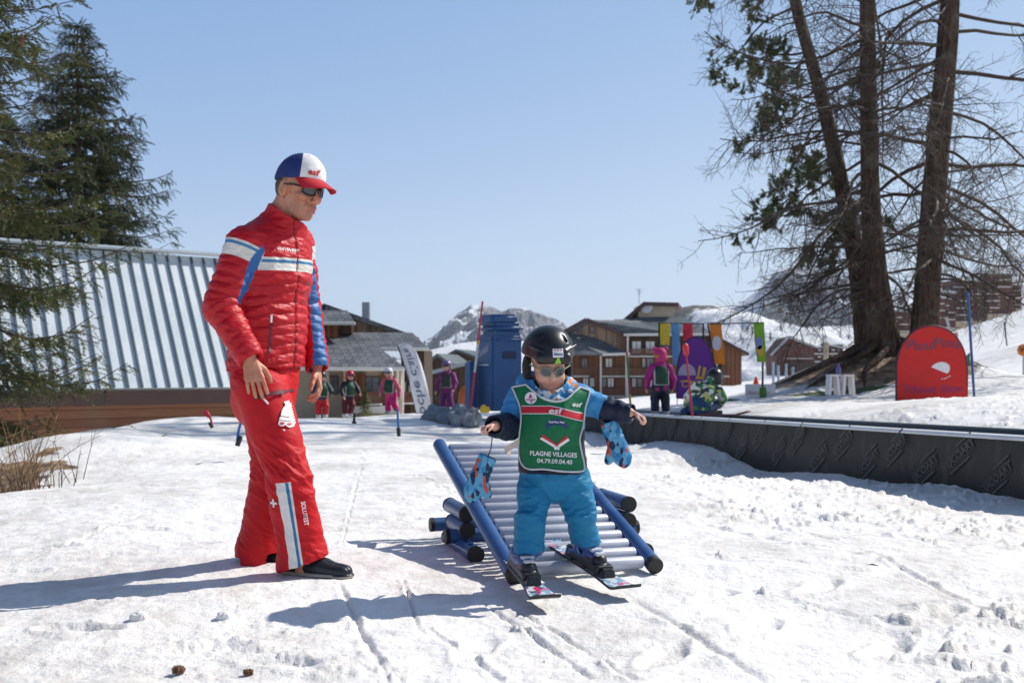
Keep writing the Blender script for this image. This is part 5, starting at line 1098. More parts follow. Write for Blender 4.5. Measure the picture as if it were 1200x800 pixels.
V2, f2 = flat_shape([arc(622, 466.2, 7, 7, 0, 2*pi, 28)[:-1]]); bg = px_decal('round_badge', V2, f2, WHT, bib, .0085, 2); PINK = M('pink_print', (.55, .02, .16), .5, .08, 30, .05)
V2, f2 = flat_shape([[(621.6, 460.5), (619.2, 466.2), (624, 466.2)], [(616.5, 467.4), (627.2, 467.4), (627.2, 468.8), (616.5, 468.8)], [(621, 469.5), (624, 469.5), (622.5, 472.4)]]); px_decal('badge_tree', V2, f2, PINK, bg, .0098, 2)
NAVYP = M('navy_print', (.012, .03, .13), .5, .1, 30, .05); ao = arc(652, 506, 14.5, 15.5, -pi*.86, -pi*.14, 14); ai = arc(652, 507, 12.0, 9.5, -pi*.86, -pi*.14, 14); V2, f2 = flat_shape([[ao[k], ao[k+1], ai[k+1], ai[k]] for k in range(14)]); px_decal('arc_banner', V2, f2, NAVYP, bib, .0085, 1.6)
px_text('banner_lettering', 'Club Piou Piou', 652, 494.4, 3.6, WHT, .0105, .02, 0, .03, .86)
for nm, m, o, P in (('ski_emblem', WHT, .0085, [(632.5, 514), (635, 512), (656, 524.5), (655, 527.5)]), ('ski_emblem', WHT, .0085, [(667.5, 515.8), (666, 513.2), (649, 524.5), (650.5, 527.5)]), ('ski_emblem', REDP, .0098, [(634.5, 512), (637, 509), (653, 521), (655, 524)]), ('ski_emblem', REDP, .0098, [(666, 513), (664.5, 510), (653, 520), (650, 524)])):
    V2, f2 = flat_shape([P]); px_decal(nm, V2, f2, m, bib, o, 1.6)
st = M('cream_webbing', (.55, .50, .44), .7, .1, 40, .2); m = MB()
for a, b in (((609, 517), (592, 527)),): 
    A, Bq = bib_pt(*a, .003), W(b[0], b[1], 3.93); m.beam(A, Bq, .022, .003, up=(.4, -1, .3)); m.beam(Bq, W(598, 531, 3.98), .022, .003, up=(.4, -1, .3))
m.build('side_strap', st, bib)
# helmet with ear pads, strap, stickers
HM = SDF(KC-.20, KC+np.array([.2, .2, .2]), .003); HM.ell(kp(-.010, 0, .017), (.116, .098, .103), KR_, k=0); HM.ell(kp(-.03, 0, .0), (.100, .097, .095), KR_, k=.03)
HM.plane(kp(.05, 0, .012), -ku*1+kf*.10, .008); HM.cap(kp(.085, -.05, .022), kp(.085, .05, .022), .022, k=.02)
HM.ell(kp(-.004, 0, .010), (.102, .085, .090), KR_, k=.004, op='sub')
for e in (-1, 1): HM.cap(kp(.035, .045*e, .105), kp(.052, .050*e, .083), .008, k=.004, op='sub'); HM.cap(kp(-.045, .045*e, .118), kp(-.07, .05*e, .10), .008, k=.004, op='sub'); HM.cap(kp(.085, .045*e, .052), kp(.03, .098*e, .060), .006, .004, k=.006)
hel, V_, Q_ = finish('helmet', HM, M('black_helmet_shell', (.012, .012, .013), .34, .15, 20, .08, 200, .001, spec=.5), kid, 2); KB = bvh_of(V_, Q_)
PADM = M('black_pad_fabric', (.012, .012, .013), .85, .2, 40, .3, 300); E = SDF(KC-.2, KC+.2, .0032)
for e in (-1, 1): E.ell(kp(-.010, .083*e, -.045), (.042, .017, .052), KR_, k=0); E.cap(kp(.015, .078*e, -.075), kp(.045, .045*e, -.108), .009, .008, k=.015)
E.cap(kp(.045, .045, -.108), kp(.055, 0, -.112), .0065, k=.004); E.cap(kp(.045, -.045, -.108), kp(.055, 0, -.112), .0065, k=.004)
finish('ear_pads', E, PADM, hel, 1)
fr_, rt_ = kf, -kr
V2, f2 = flat_shape([[(-.021, -.0145), (.021, -.0145), (.021, .0145), (-.021, .0145)]]); sp_ = kp(.14, -.012, .050); stk = decal('name_sticker', V2, f2, WHT, hel, on_mesh(KB, sp_, Vector(rt_), Vector(ku), Vector(-kf), .002), .006)
V2, f2 = text2d('Alexis', .015, .02); decal('sticker_lettering', V2-np.array([0, .003]), f2, NAVYP, stk, on_mesh(KB, sp_, Vector(rt_), Vector(ku), Vector(-kf), .0034), .004)
V2, f2 = flat_shape([[(-.016, .008), (-.008, .008), (-.008, .0125), (-.016, .0125)], [(-.004, .008), (.004, .008), (.004, .0125), (-.004, .0125)], [(.008, .008), (.016, .008), (.016, .0125), (.008, .0125)]]); decal('sticker_bar', V2, f2, PINK, stk, on_mesh(KB, sp_, Vector(rt_), Vector(ku), Vector(-kf), .0034), .004)
V2, f2 = flat_shape([[(-.014, -.013), (.014, -.013), (.003, .013), (-.003, .013)]]); decal('triangle_sticker', V2, f2, M('lime_print', (.25, .55, .03), .5), hel, on_mesh(KB, kp(.14, -.012, .022), Vector(rt_), Vector(ku), Vector(-kf), .002), .005)
glasses(kq, .040, .033, .013, .098, -.019, (-.002, .080, -.012), M('grey_green_frame', (.20, .21, .15), .4, .08), LENS, .0030, kid, 2.4)
# ski boots and skis
BB = cloth('blue_boot_plastic', (.030, .095, .30), (), .30, .1, 60, .05, spec=.55); BK = M('black_boot_plastic', (.014, .014, .016), .38, .1, 30, .05); BW = M('white_boot_buckle', (.62, .63, .64), .35, .1, 30, .05)
def boot_and_ski(ank, tail, tip, lab):
    a = np.array(ank, float); t0, t1 = np.array(tail, float), np.array(tip, float); d = t1-t0; L = np.linalg.norm(d); d /= L; s = np.cross(d, [0, 0, 1]); s /= np.linalg.norm(s); n = np.cross(s, d)
    c = t0+d*((a-t0)@d)+n*.038; R = np.stack([d, s, n], 1); p = lambda f, r, u: c+d*f+s*r+n*u
    S = SDF(np.minimum(c, a)-.16, np.maximum(c, a)+.16, .0035); S.cap(p(-.045, 0, .03), p(.085, 0, .016), .038, .033, k=0, n=s, e=.95); S.cap(p(-.02, 0, .045), a+n*.03, .047, .052, k=.025); S.rbox(p(.015, 0, -.002), (.125, .034, .012), .006, R, k=.004); S.plane(a+n*.03, n); S.cap(a+n*.01, a+n*.1, .043, k=.003, op='sub')
    bt, _, _ = finish('ski_boot', S, BB, kid, 1)
    S = SDF(c-.16, c+.16, .0035); S.cap(p(.045, 0, .014), p(.092, 0, .012), .036, .034, k=0, n=s, e=.95); S.rbox(p(.015, 0, -.004), (.132, .037, .014), .006, R, k=.004); S.plane(p(0, 0, .030), n-d*.35); finish('boot_toe_shell', S, BK, bt, 1)
    m = MB()
    for f, u, w in ((.030, .076, .036), (.066, .050, .032), (.098, .042, .026)): m.box(p(f, .0, u), (.024, w*1.6, .012), M=Matrix([list(q) for q in R]))
    m.build('buckle', BW, bt, bevel=.003); S = SDF(c-.2, a+.2, .0035) if False else None
    ad = (a-p(-.03, 0, .045)); ad /= np.linalg.norm(ad); fdir = d-ad*(d@ad); fdir /= np.linalg.norm(fdir); MB().box(a-ad*.016+fdir*.051+s*.008, (.010, .056, .032), M=Matrix(np.stack([fdir, s, ad], 1).tolist())).build('cuff_patch', BW, bt, bevel=.003)
    ski = thing('ski', lab, 'ski', Vector(t0), 'the small pair of skis'); m = MB(); N_ = 40; rows = []
    for i in range(N_+1):
        q = i/N_; f = q*L; wv = .034+.017*max(0, (q-.62)/.3)**1.3*(1 if q < .92 else max(.72, 1-(q-.92)*3.2))+.008*max(0, (.12-q)/.12); up = .022*max(0, (q-.88)/.12)**2+.008*max(0, (.04-q)/.04)
        rows.append([t0+d*f+s*wv*e+n*(up+h) for h, e in ((0, -1), (0, 1), (.011, 1), (.011, -1))])
    for i in range(N_):
        A, Bq = rows[i], rows[i+1]
        for k in range(4): m.cur = 0 if k == 2 else 1; j = (k+1) % 4; m.poly([A[k], A[j], Bq[j], Bq[k]])
    m.cur = 1; m.poly(rows[0]); m.poly(rows[-1]); m.build('ski_body', [SKITOP, BK], ski)
    b = MB(); b.box(p(.155, 0, -.012), (.055, .062, .030), M=Matrix([list(q) for q in R]), taper=.7); b.box(p(-.115, 0, -.006), (.060, .060, .050), M=Matrix([list(q) for q in R]), taper=.75); b.box(p(.02, 0, -.022), (.26, .055, .010), M=Matrix([list(q) for q in R])); b.build('binding', BK, ski, bevel=.004); return ski
def skitop():
    t = NT('printed_ski_topsheet'); v = t.sep(t.voronoi(48, None, 'F1', 'Color')); c = t.mix(t.math('GREATER_THAN', v[0], .45), (.22, .36, .48), (.62, .66, .68)); c = t.mix(t.math('GREATER_THAN', v[1], .90), c, (.62, .04, .14)); c = t.mix(t.math('GREATER_THAN', v[2], .84), c, (.05, .08, .14)); return t.done(c, .35, None, coat=.3)
SKITOP = skitop()
boot_and_ski(WA(622, 650, 3.845), W(592, 650, 4.13), WA(641, 707, 3.50), 'short patterned ski on the picture-left foot of the child in the black helmet')
boot_and_ski(WA(687, 641, 3.945), W(646, 637, 4.25), WA(737, 695, 3.66), 'short patterned ski on the picture-right foot, a little farther back')
# mittens hanging from cords
def mit_mat():
    t = NT('camouflage_mitten_print'); v = t.sep(t.voronoi(62, t.mapping((1, 1, .6)), 'F1', 'Color')); c = t.mix(t.math('GREATER_THAN', v[0], .5), (.035, .20, .42), (.010, .030, .075)); c = t.mix(t.math('GREATER_THAN', v[1], .62), c, (.10, .33, .52)); c = t.mix(t.math('GREATER_THAN', v[2], .90), c, (.5, .09, .05))
    return t.done(c, .6, t.bump(t.noise(40, 4), .3, .008), spec=.3)
MIT = mit_mat()
def mitten(lab, top, d, thumb, n, cord_to):
    top = np.array(top, float); d = np.array(d, float); d /= np.linalg.norm(d); th = np.array(thumb, float); n = np.array(n, float)
    r = thing('mitten', lab, 'mitten', Vector(top), 'mittens hanging from the child sleeves'); S = SDF(top-.22, top+.22, .0035)
    S.chain([top, top+d*.055, top+d*.13], [.036, .036, .038], k=.012, n=n, e=.62); S.cap(top+d*.13, top+d*.155, .038, .026, k=.012, n=n, e=.62); S.cap(top+d*.060, top+d*.130+th*.062, .022, .018, k=.006, n=n, e=.8); S.cap(top-d*.04, top+d*.01, .030, k=.003, op='sub', n=n, e=.55); S.plane(top-d*.012, -d)
    finish('mitten_shell', S, MIT, r, 2, post=lambda V, N: .003*fbm(V*30, 3, 91)-.0035*np.exp(-((((V-top)@d)-.050)/.006)**2))
    MB().tube([cord_to, (Vector(cord_to)+Vector(top))/2+Vector((.004, 0, -.005)), Vector(top)], .0022, 6).build('cord', BK, r, True)
mitten('blue camouflage mitten dangling under the bare hand beside the left rail', WA(571, 537, 3.74), (-.42, .05, -1), (.8, 0, -.25), (.25, -1, 0), W(577, 511, 3.68))
mitten('blue camouflage mitten hanging below the outstretched navy sleeve', WA(714, 497, 3.85), (.40, 0, -1), (-.85, 0, -.3), (.2, -1, 0), W(712, 489, 3.86))

# ------------------------------------------------------------------ roller ramp
ramp = thing('roller_ramp', 'blue railed ski ramp of white rollers on stacked blue tubes', 'ski ramp', (.3, 4.4, 0))
L0, R0 = Vector((.007, 3.955, .042)), Vector((.595, 4.135, .042)); ud = Vector((-.29, .955, .315)).normalized(); acr = (R0-L0).normalized(); RL = 1.43; L0 = L0-ud*.02
def tube_mat():
    t = NT('blue_powder_coated_tube'); n = t.noise(6, 5, .65); sc = t.noise(30, 4, .7, t.mapping((1, 3.5, .6), (0, .4, .3)), 2.); c = t.mix(t.ramp(n, .3, .7), (.016, .066, .205), (.026, .105, .29)); c = t.mix(t.math('MULTIPLY', t.ramp(sc, .63, .74), .55), c, (.30, .36, .44)); c = t.mix(t.math('MULTIPLY', t.ramp(t.noise(3, 4), .55, .75), .35), c, (.12, .15, .2))
    return t.done(c, t.math('ADD', t.math('MULTIPLY', n, .3), .22), t.bump(sc, .1, .001), coat=.15)
BT = tube_mat(); CAPM = M('black_tube_cap', (.012, .012, .013), .6)
def roll_mat():
    t = NT('pale_roller_plastic'); n = t.noise(5, 4); n2 = t.noise(60, 3); c = t.mix(t.ramp(n, .35, .7), (.40, .43, .49), (.54, .56, .62)); c = t.mix(t.math('MULTIPLY', t.ramp(n2, .55, .8), .5), c, (.35, .36, .40)); return t.done(c, .38, t.bump(n2, .1, .002), spec=.5)
ROLLM = roll_mat()
for a in (L0, R0):
    b = a+ud*RL; rr = [.020, .034, .0345, .0345, .034, .020]; q = [0, .006, .02, RL-.02, RL-.006, RL]; o = MB(); o.tube([a+ud*x for x in q], rr, 24, True, 1); o.build('rail', [BT, CAPM], ramp, True)
    MB().tube([a-ud*.004, a+ud*.03], .0353, 24).build('rail_cap', CAPM, ramp, True)
for k in range(17):
    c = L0+ud*(.065+.0815*k)-Vector((0, 0, .002)); MB().tube([c+acr*.040, c+acr*.046, c+acr*((R0-L0).length-.046), c+acr*((R0-L0).length-.040)], [.022, .026, .026, .022], 18).build('roller', ROLLM, ramp, True)
    [MB().tube([c+acr*x0, c+acr*x1], .010, 10).build('roller_axle', CAPM, ramp, True) for x0, x1 in ((.028, .042), ((R0-L0).length-.042, (R0-L0).length-.028))]
def base_tube(a, b, r, nm='base_tube'):
    a, b = Vector(a), Vector(b); d = (b-a).normalized(); o = MB().tube([a, b], r, 22).build(nm, BT, ramp, True)
    MB().tube([a-d*.004, a+d*.016], r*1.03, 22).build('tube_cap', CAPM, o, True); MB().tube([b-d*.016, b+d*.004], r*1.03, 22).build('tube_cap', CAPM, o, True)
bk = Vector((-.29, .955, 0)).normalized()
for p, ln, r in (((-.208, 4.60, .190), .34, .036), ((-.205, 4.585, .118), .30, .036), ((-.160, 4.42, .036), .52, .038)): p = Vector(p); base_tube(p, p+bk*ln, r)
for p, ln, r in (((.545, 4.63, .232), .34, .036), ((.540, 4.60, .160), .30, .036), ((.605, 4.50, .036), .52, .038)): p = Vector(p); base_tube(p, p+bk*ln, r)
for c, r in ((Vector((-.30, 4.66, .078)), .034), (Vector((-.40, 5.02, .078)), .034)): base_tube(c+acr*-.01, c+acr*.96, r, 'cross_tube')
# ------------------------------------------------------------------ the carpet lift
lift = thing('carpet_lift', 'long low conveyor lift with a printed black side wall and pale top lip', 'carpet lift', (3, 10, 0))
def cl(t, off=0.0, z=None):
    a = Vector((3.6, 7.0, 0)); b = Vector((1.8, 14.5, 0)); d = b-a; n = Vector((d.y, -d.x, 0)).normalized(); p = a+d*t+n*off; p.z = (.392-.152*t if t < 1.2 else .21-.1*(t-1.2)) if z is None else z; return p
ts = [-.75+2.1*k/28 for k in range(29)]
def strip(rows, name, mat, parent, smooth=True):
    """rows: profiles (k points) along ts"""
    R = np.array([[tuple(p) for p in r] for r in rows]); n, k = R.shape[:2]; i, j = np.meshgrid(np.arange(n-1), np.arange(k-1), indexing='ij'); return mesh_np(name, R.reshape(-1, 3), np.stack([i*k+j, i*k+j+1, (i+1)*k+j+1, (i+1)*k+j], -1).reshape(-1, 4), mat, parent, smooth)
def wall_mat():
    t = NT('black_side_sheet'); n = t.noise(1.4, 5, .6); n2 = t.noise(12, 4, .65, t.mapping((1, 1, .25))); c = t.mix(t.ramp(n, .3, .7), (.013, .013, .014), (.027, .026, .026)); c = t.mix(t.math('MULTIPLY', t.ramp(n2, .5, .8), .5), c, (.085, .08, .075)); return t.done(c, .55, t.bump(n, .4, .03), spec=.35)
WALLM = wall_mat(); LIP = M('pale_metal_lip', (.62, .64, .66), .4, .12, 3, .1, metal=.1); RUB = M('black_belt_rubber', (.02, .021, .023), .75, .2, 9, .3, 80)
strip([[cl(t, -.02, cl(t).z-.015), cl(t, -.035+.012*math.sin(t*31), cl(t).z-.2), cl(t, -.02, -.55), cl(t, .05, -.55), cl(t, .05, cl(t).z-.015)] for t in ts], 'side_wall', WALLM, lift)
strip([[cl(t, -.05, cl(t).z-.028), cl(t, -.055, cl(t).z-.008), cl(t, -.03, cl(t).z+.004), cl(t, .075, cl(t).z+.004), cl(t, .085, cl(t).z-.02), cl(t, .03, cl(t).z-.028), cl(t, -.05, cl(t).z-.028)] for t in ts], 'side_lip', LIP, lift)
strip([[cl(t, .09, cl(t).z-.05), cl(t, .66, cl(t).z-.05)] for t in ts], 'belt', RUB, lift)
m = MB(); q = -.75
while q < 1.34: m.beam(cl(q, .12, cl(q).z-.044), cl(q, .62, cl(q).z-.044), .045, .012); q += .0125
m.build('belt_cleats', M('grey_cleat_rubber', (.10, .105, .11), .7, .2, 9), lift)
strip([[cl(t, .66, cl(t).z-.05), cl(t, .665, cl(t).z-.005), cl(t, .70, cl(t).z+.012), cl(t, .80, cl(t).z+.010), cl(t, .82, cl(t).z-.12)] for t in ts], 'far_lip', M('dark_edge_plastic', (.035, .04, .045), .45, .1, 4), lift)
PRT = M('grey_wall_print', (.052, .052, .053), .6, .3, 6, .05); TV, tfc = text2d('UCOART', .095, .03, .0, 1.0); LV = []; LF = []
def add2d(V, fs, c, up, rot, skew, tt0):
    n0 = len(LV)
    for x, y in V:
        X, Y_ = x*math.cos(rot)-y*math.sin(rot), x*math.sin(rot)+y*math.cos(rot); t = tt0-X/7.713; LV.append(tuple(cl(t, -.040+.012*math.sin(t*31)*1.0-.006, cl(t).z-up+Y_)))
    LF.extend([[n0+i for i in f] for f in fs])
box2 = [[(-.20, -.062), (.20, -.062), (.20, -.054), (-.20, -.054)], [(-.20, .054), (.20, .054), (.20, .062), (-.20, .062)], [(-.20, -.054), (-.192, -.054), (-.192, .054), (-.20, .054)], [(.192, -.054), (.20, -.054), (.20, .054), (.192, .054)], [(-.26, -.11), (.10, -.11), (.10, -.085), (-.26, -.085)], [(-.02, .085), (.26, .085), (.26, .108), (-.02, .108)]]
BV, bf = flat_shape(box2); k = 0; q = -.7
while q < 1.3:
    add2d(TV*.9, tfc, 0, .155 if k % 2 else .30, .62, 0, q); add2d(BV*.72, bf, 0, .155 if k % 2 else .30, .62, 0, q); q += .052; k += 1
me = bpy.data.meshes.new('wall_print'); ori = np.array(origin(lift)); me.from_pydata([tuple(np.array(v)-ori) for v in LV], [], LF); me.materials.append(PRT); o = bpy.data.objects.new('wall_print', me); COL.objects.link(o); o.parent = lift
# the padded drive tower
tw = thing('padded_tower', 'tall blue padded cover with stepped rounded top at the end of the conveyor', 'padded cover', W(592, 478, 17.5)); PAD = M('blue_vinyl_padding', (.014, .080, .225), .42, .15, 3, .12, 14, .01)
ya = math.radians(24); RT = Matrix.Rotation(ya, 3, 'Z'); tl = lambda x, y, z: W(592, 478, 17.5)+RT@Vector((x, y, z))
def pad(x, y, z, sx, sy, sz, name, bev): return MB().box(tl(x, y, z), (sx, sy, sz), M=RT).build(name, PAD, tw, True, bev, bseg=3)
pad(.02, .32, .62, .58, .72, 1.34, 'cover', .03); pad(.05, .30, 1.20, .70, .84, .26, 'top_pad', .12); pad(.05, .31, 1.40, .62, .76, .20, 'top_pad', .085); pad(.0, .33, 1.56, .52, .66, .18, 'top_pad', .05); pad(-.40, .62, .35, .14, .3, .95, 'side_flap', .03)
MB().box(tl(.06, -.045, .93), (.26, .012, .13), M=RT).build('recess_shade', M('dark_blue_recess_shade', (.006, .02, .07), .5), tw)  # dark plate on the cover, painting the shade inside a recess
LTR = M('pale_blue_print', (.42, .47, .52), .5, .1, 20)
V2, f2 = text2d('Sunkid', .19, .01, .2); fx, fz = RT@Vector((0, -1, 0)), Vector((0, 0, 1)); decal('tower_lettering', V2, f2, LTR, tw, on_plane(tl(-.2755, .36, 1.0), Vector(fx)*.9+Vector((0, 0, .22)), fz)); V2, f2 = flat_shape([[(-.25, -.015), (.25, -.015), (.25, .015), (-.25, .015)]]); decal('tower_line', V2, f2, LTR, tw, on_plane(tl(-.2755, .34, .76), fx, fz))
# ------------------------------------------------------------------ small skiers
def knit(name, c): return cloth(name, c, (), .7, .2, 300, .3, .3)
_kc = {}
def kc(c): 
    if c not in _kc: _kc[c] = cloth('ski_clothing', c, (), .55, .16, 300, .1, .4, wscale=12)
    return _kc[c]
KFACE = skin_mat('child_face_skin', (.56, .33, .24), (.48, .25, .18), (.4, .12, .1)); GOG = glass_mat('ski_goggles', (.02, .02, .025), (.09, .07, .06))
BIBD = cloth('dark_green_bib', (.010, .055, .030), (('edge', (.50, .52, .52)),), .55, .1, 300)
def small_kid(label, loc, yaw, Hs, cj, ct, ch, cb=BIBD, arms=((-.24, -.05, .48), (.24, -.05, .48)), lean=0., ears=False, boots=(.55, .56, .57), stride=.07, group='small ski pupils in the background', back=False, seated=False, hat=None, edge=True):
    r = thing('person', label, 'person', loc, group, yaw); r.scale = (Hs/1.14,)*3; h = .0105
    def fin(nm, S, mat, par=r, at=None, dsp=.006, sd=0):
        V, Q = S.mesh(2); N = normals(V, Q); V = V+N*(dsp*fbm(V*11, 3, sd))[:, None]; return mesh_np(nm, V, Q, mat, par, attrs=at(V) if at else None, local=True)
    G = lambda: SDF((-.52, -.45, -.04), (.52, .45, 1.28), h)
    X = lambda x, y, z: np.array([x+lean*z, y, z])
    hd, nk, chs, hip = X(0, -.02, .985), X(0, 0, .84), X(0, 0, .70), X(0, .01, .47); sh = [X(-.135, 0, .79), X(.135, 0, .79)]
    if seated: hd, nk, chs, hip = np.array([-.16, -.10, .50]), np.array([-.10, -.02, .42]), np.array([-.03, .02, .32]), np.array([.04, .06, .14]); sh = [np.array([-.19, 0, .36]), np.array([.08, .02, .40])]
    B = G(); B.ell(hd, (.078, .088, .098), k=0); B.ell(hd+(0, -.045, -.055), (.055, .05, .05), k=.02); B.cap(hd+(0, -.09, -.02), hd+(0, -.103, -.045), .010, .013, k=.01); B.cap(hd, nk, .045, .05, k=.02); B.chain([nk, chs, hip], [.06, .09, .09], k=.03)
    el = []; 
    for e, w in zip((0, 1), arms):
        w = np.array(w, float)+(np.array([lean*w[2], 0, 0]) if not seated else 0); m = (sh[e]+w)/2+np.array([(-1, 1)[e]*.045, .03, -.02]); el.append((m, w)); d = (w-m)/np.linalg.norm(w-m); B.chain([sh[e], m, w], [.03, .028, .022], k=.01); B.ell(w+d*.04, (.030, .026, .042), k=.01)
        for f in (-.017, 0, .017): B.cap(w+d*.05+(f, 0, 0), w+d*.10+(f, -.008, -.004), .011, .009, k=.004)
        B.cap(w+d*.02+(0, -.02, 0), w+d*.06+(0, -.045, 0), .011, .009, k=.005)
    fin('body', B, KFACE, dsp=.001)
    J = G(); J.chain([nk+(0, 0, -.02), chs, hip+(0, 0, -.015)], [.092, .132, .142], k=.03, n=(0, 1, 0), e=.82)
    for e in (0, 1): J.chain([sh[e], *el[e]], [.066, .056, .046], k=.025)
    J.cap(nk+(0, .01, -.02), nk+(0, .0, .045), .075, .068, k=.02); jk = fin('jacket', J, kc(cj), sd=2)
    T_ = G(); T_.chain([hip+(0, 0, .02), hip-(0, 0, .04)], [.138, .130], k=.03, n=(0, 1, 0), e=.85); ft = []
    for e in (-1, 1):
        if seated: kn, an = hip+np.array([-.15+.05*e, -.20, .02]), hip+np.array([.10+.08*e, -.22*(e > 0)+.05, -.09])
        else: kn, an = np.array([e*.085+lean*.28, -.035-stride*.3*e, .28]), np.array([e*.095, stride*.4*e, .075])
        ft.append(an); T_.chain([hip+(e*.065, 0, -.03), kn, an], [.086, .074, .070], k=.025)
        if not seated: T_.rbox(an-(0, 0, .075), (.1, .12, .07), .003, k=.003, op='sub')
    fin('trousers', T_, kc(ct), sd=3)
    for an in ft:
        S = G(); S.cap(an+(0, .0, .02), an-(0, .0, .035), .055, .052, k=0); S.cap(an-(0, -.02, .042), an-(0, .09, .050), .048, .042, k=.02); S.plane((0, 0, -.02), (0, 0, -1)); fin('ski_boot', S, kc(boots), dsp=.002)
    S = G(); S.ell(hd+(0, .008, .025), (.108, .125, .112), k=0); S.rbox(hd+(0, -.12, -.07), (.085, .09, .085), .03, k=.02, op='sub'); S.ell(hd+(0, .06, -.05), (.10, .07, .07), k=.02)
    if ears:
        for e in (-1, 1): S.ell(hd+(e*.095, .0, .115), (.036, .026, .038), k=.008)
    hm = fin('helmet' if not hat else 'hat', S, M('helmet_shell_%d' % len(_kc), ch, .32, .1, 20, .05) if not hat else knit('knit_hat', ch), dsp=.001 if not hat else .006)
    if hat: S = G(); S.cap(hd+(-.09, -.02, -.02), hd+(.09, .05, .0), .03, k=.0); S.cap(hd+(-.10, .06, -.03), hd+(.08, .10, -.01), .028, k=.02); fin('hat_band', S, knit('mustard_band', hat), hm, dsp=.004)
    S = G(); S.cap(hd+(-.062, -.088, .012), hd+(.062, -.088, .012), .030, k=0); S.cap(hd+(-.11, -.01, .018), hd+(-.06, -.085, .012), .014, k=.01); S.cap(hd+(.11, -.01, .018), hd+(.06, -.085, .012), .014, k=.01); fin('goggles', S, GOG, hm, dsp=.0)
    if cb is not None:
        S = G(); S.chain([nk+(0, 0, -.04), chs, hip-(0, 0, .02)], [.095, .148, .160], k=.03, n=(0, 1, 0), e=.84); S.plane(hip+(0, 0, .03), (0, 0, -1)); c = (nk+hip)/2
        for e in (-1, 1): S.plane(c+(e*.125, 0, 0), (e, 0, 0))
        S.cap(nk+(0, -.10, .05), nk+(0, .1, .05), .075, k=.003, op='sub')
        fin('bib', S, cb, dsp=.003, at=lambda V: {'edge': np.maximum(.012-(V[:, 2]-(hip[2]+.03)),   .014-(.125-np.abs(V[:, 0]-c[0])))})
    return r
small_kid('child in dark teal jacket and red trousers half hidden by the instructor hand', W(377, 489, 24), .45, 1.14, (.025, .05, .06), (.50, .012, .02), (.02, .02, .022), arms=((-.21, -.12, .50), (.20, -.18, .56)))
small_kid('child in red helmet and black jacket beside the small fir', W(407, 488, 24), .65, 1.14, (.012, .014, .020), (.10, .008, .015), (.42, .015, .025), lean=.06, arms=((-.22, -.16, .50), (.19, -.20, .56)), stride=.10)
small_kid('child in white helmet and bright pink trousers left of the feather flag', W(460, 485, 24), -.35, 1.15, (.55, .10, .16), (.65, .02, .20), (.52, .53, .55), arms=((-.17, -.20, .50), (.22, -.02, .44)), lean=-.10, stride=.14)
small_kid('child all in purple standing right of the feather flag', W(524, 480, 24), -.35, 1.22, (.16, .012, .12), (.12, .010, .13), (.13, .08, .19), cb=cloth('grey_black_bib', (.03, .035, .035), (('edge', (.35, .36, .37)),), .6), arms=((-.24, -.06, .44), (.21, -.12, .48)))
pk = cl(.985, .34); small_kid('child in pink eared hat riding the conveyor, seen from behind', (pk.x, pk.y, pk.z-.03), math.pi+.1, 1.0, (.34, .010, .16), (.010, .014, .035), (.50, .03, .16), arms=((-.21, -.06, .46), (.21, -.06, .46)), ears=True, hat=(.50, .22, .02), boots=(.42, .43, .45), stride=.03)
ks = cl(.80, .36); cam_j = None
def camo():
    t = NT('camouflage_ski_jacket'); v = t.sep(t.voronoi(17, t.mapping((1, 1, 1.3)), 'F1', 'Color')); c = t.mix(t.math('GREATER_THAN', v[0], .55), (.02, .05, .04), (.50, .52, .14)); c = t.mix(t.math('GREATER_THAN', v[1], .66), c, (.62, .63, .60)); c = t.mix(t.math('GREATER_THAN', v[2], .72), c, (.03, .22, .06)); return t.done(c, .6, t.bump(t.noise(20, 4), .3, .01))
_kc[(.3, .33, .1)] = camo()
small_kid('child in camouflage jacket sitting on the conveyor with head bowed', (ks.x, ks.y, ks.z-.02), math.pi-.1, 1.16, (.3, .33, .1), (.016, .060, .16), (.012, .012, .013), cb=None, arms=((-.24, -.16, .16), (.20, -.14, .16)), seated=True, boots=(.30, .42, .05))
sk_ = thing('ski', 'red and black ski lying on the conveyor beside the sitting child', 'ski', cl(.70, .38)); m = MB(); a, b = cl(.775, .22, cl(.775).z+.02), cl(.685, .40, cl(.685).z+.03); m.beam(a, b, .08, .014); m.beam(b, b+Vector((.10, -.22, .05)), .078, .012); m.build('ski_body', M('red_black_ski', (.16, .012, .02), .4, .6, 6), sk_, bevel=.004); MB().beam(a+(b-a)*.3+Vector((0, 0, .03)), a+(b-a)*.6+Vector((0, 0, .03)), .06, .045).build('binding', BK, sk_, bevel=.006)
# ------------------------------------------------------------------ flags, boards, poles
def pole(name, label, a, b, r, mat, group=None, cat='pole', parts=()):
    t = thing(name, label, cat, b, group); MB().tube([a, b], r, 10).build('shaft', mat, t, True)
    for f, g, rr, mm, nm in parts: A, Bq = Vector(a), Vector(b); MB().tube([A+(Bq-A)*f, A+(Bq-A)*g], rr, 12).build(nm, mm, t, True)
    return t
PR = M('red_pole_plastic', (.42, .012, .035), .4, .1, 12); PBl = M('blue_pole_plastic', (.02, .10, .28), .4, .1, 12); PBk = M('black_pole_rubber', (.015, .015, .016), .6); PSi = M('silver_pole', (.45, .46, .48), .35, .1, 10, metal=.5); PY = M('yellow_joint', (.55, .33, .02), .5)
pole('slalom_pole', 'tall red slalom pole with yellow joint leaning before the blue padded tower', W(565.5, 353, 16.5), W(550, 492, 16.5), .017, PR, None, 'pole', ((.33, .36, .026, PY, 'joint'), (.36, .60, .019, PSi, 'sleeve')))
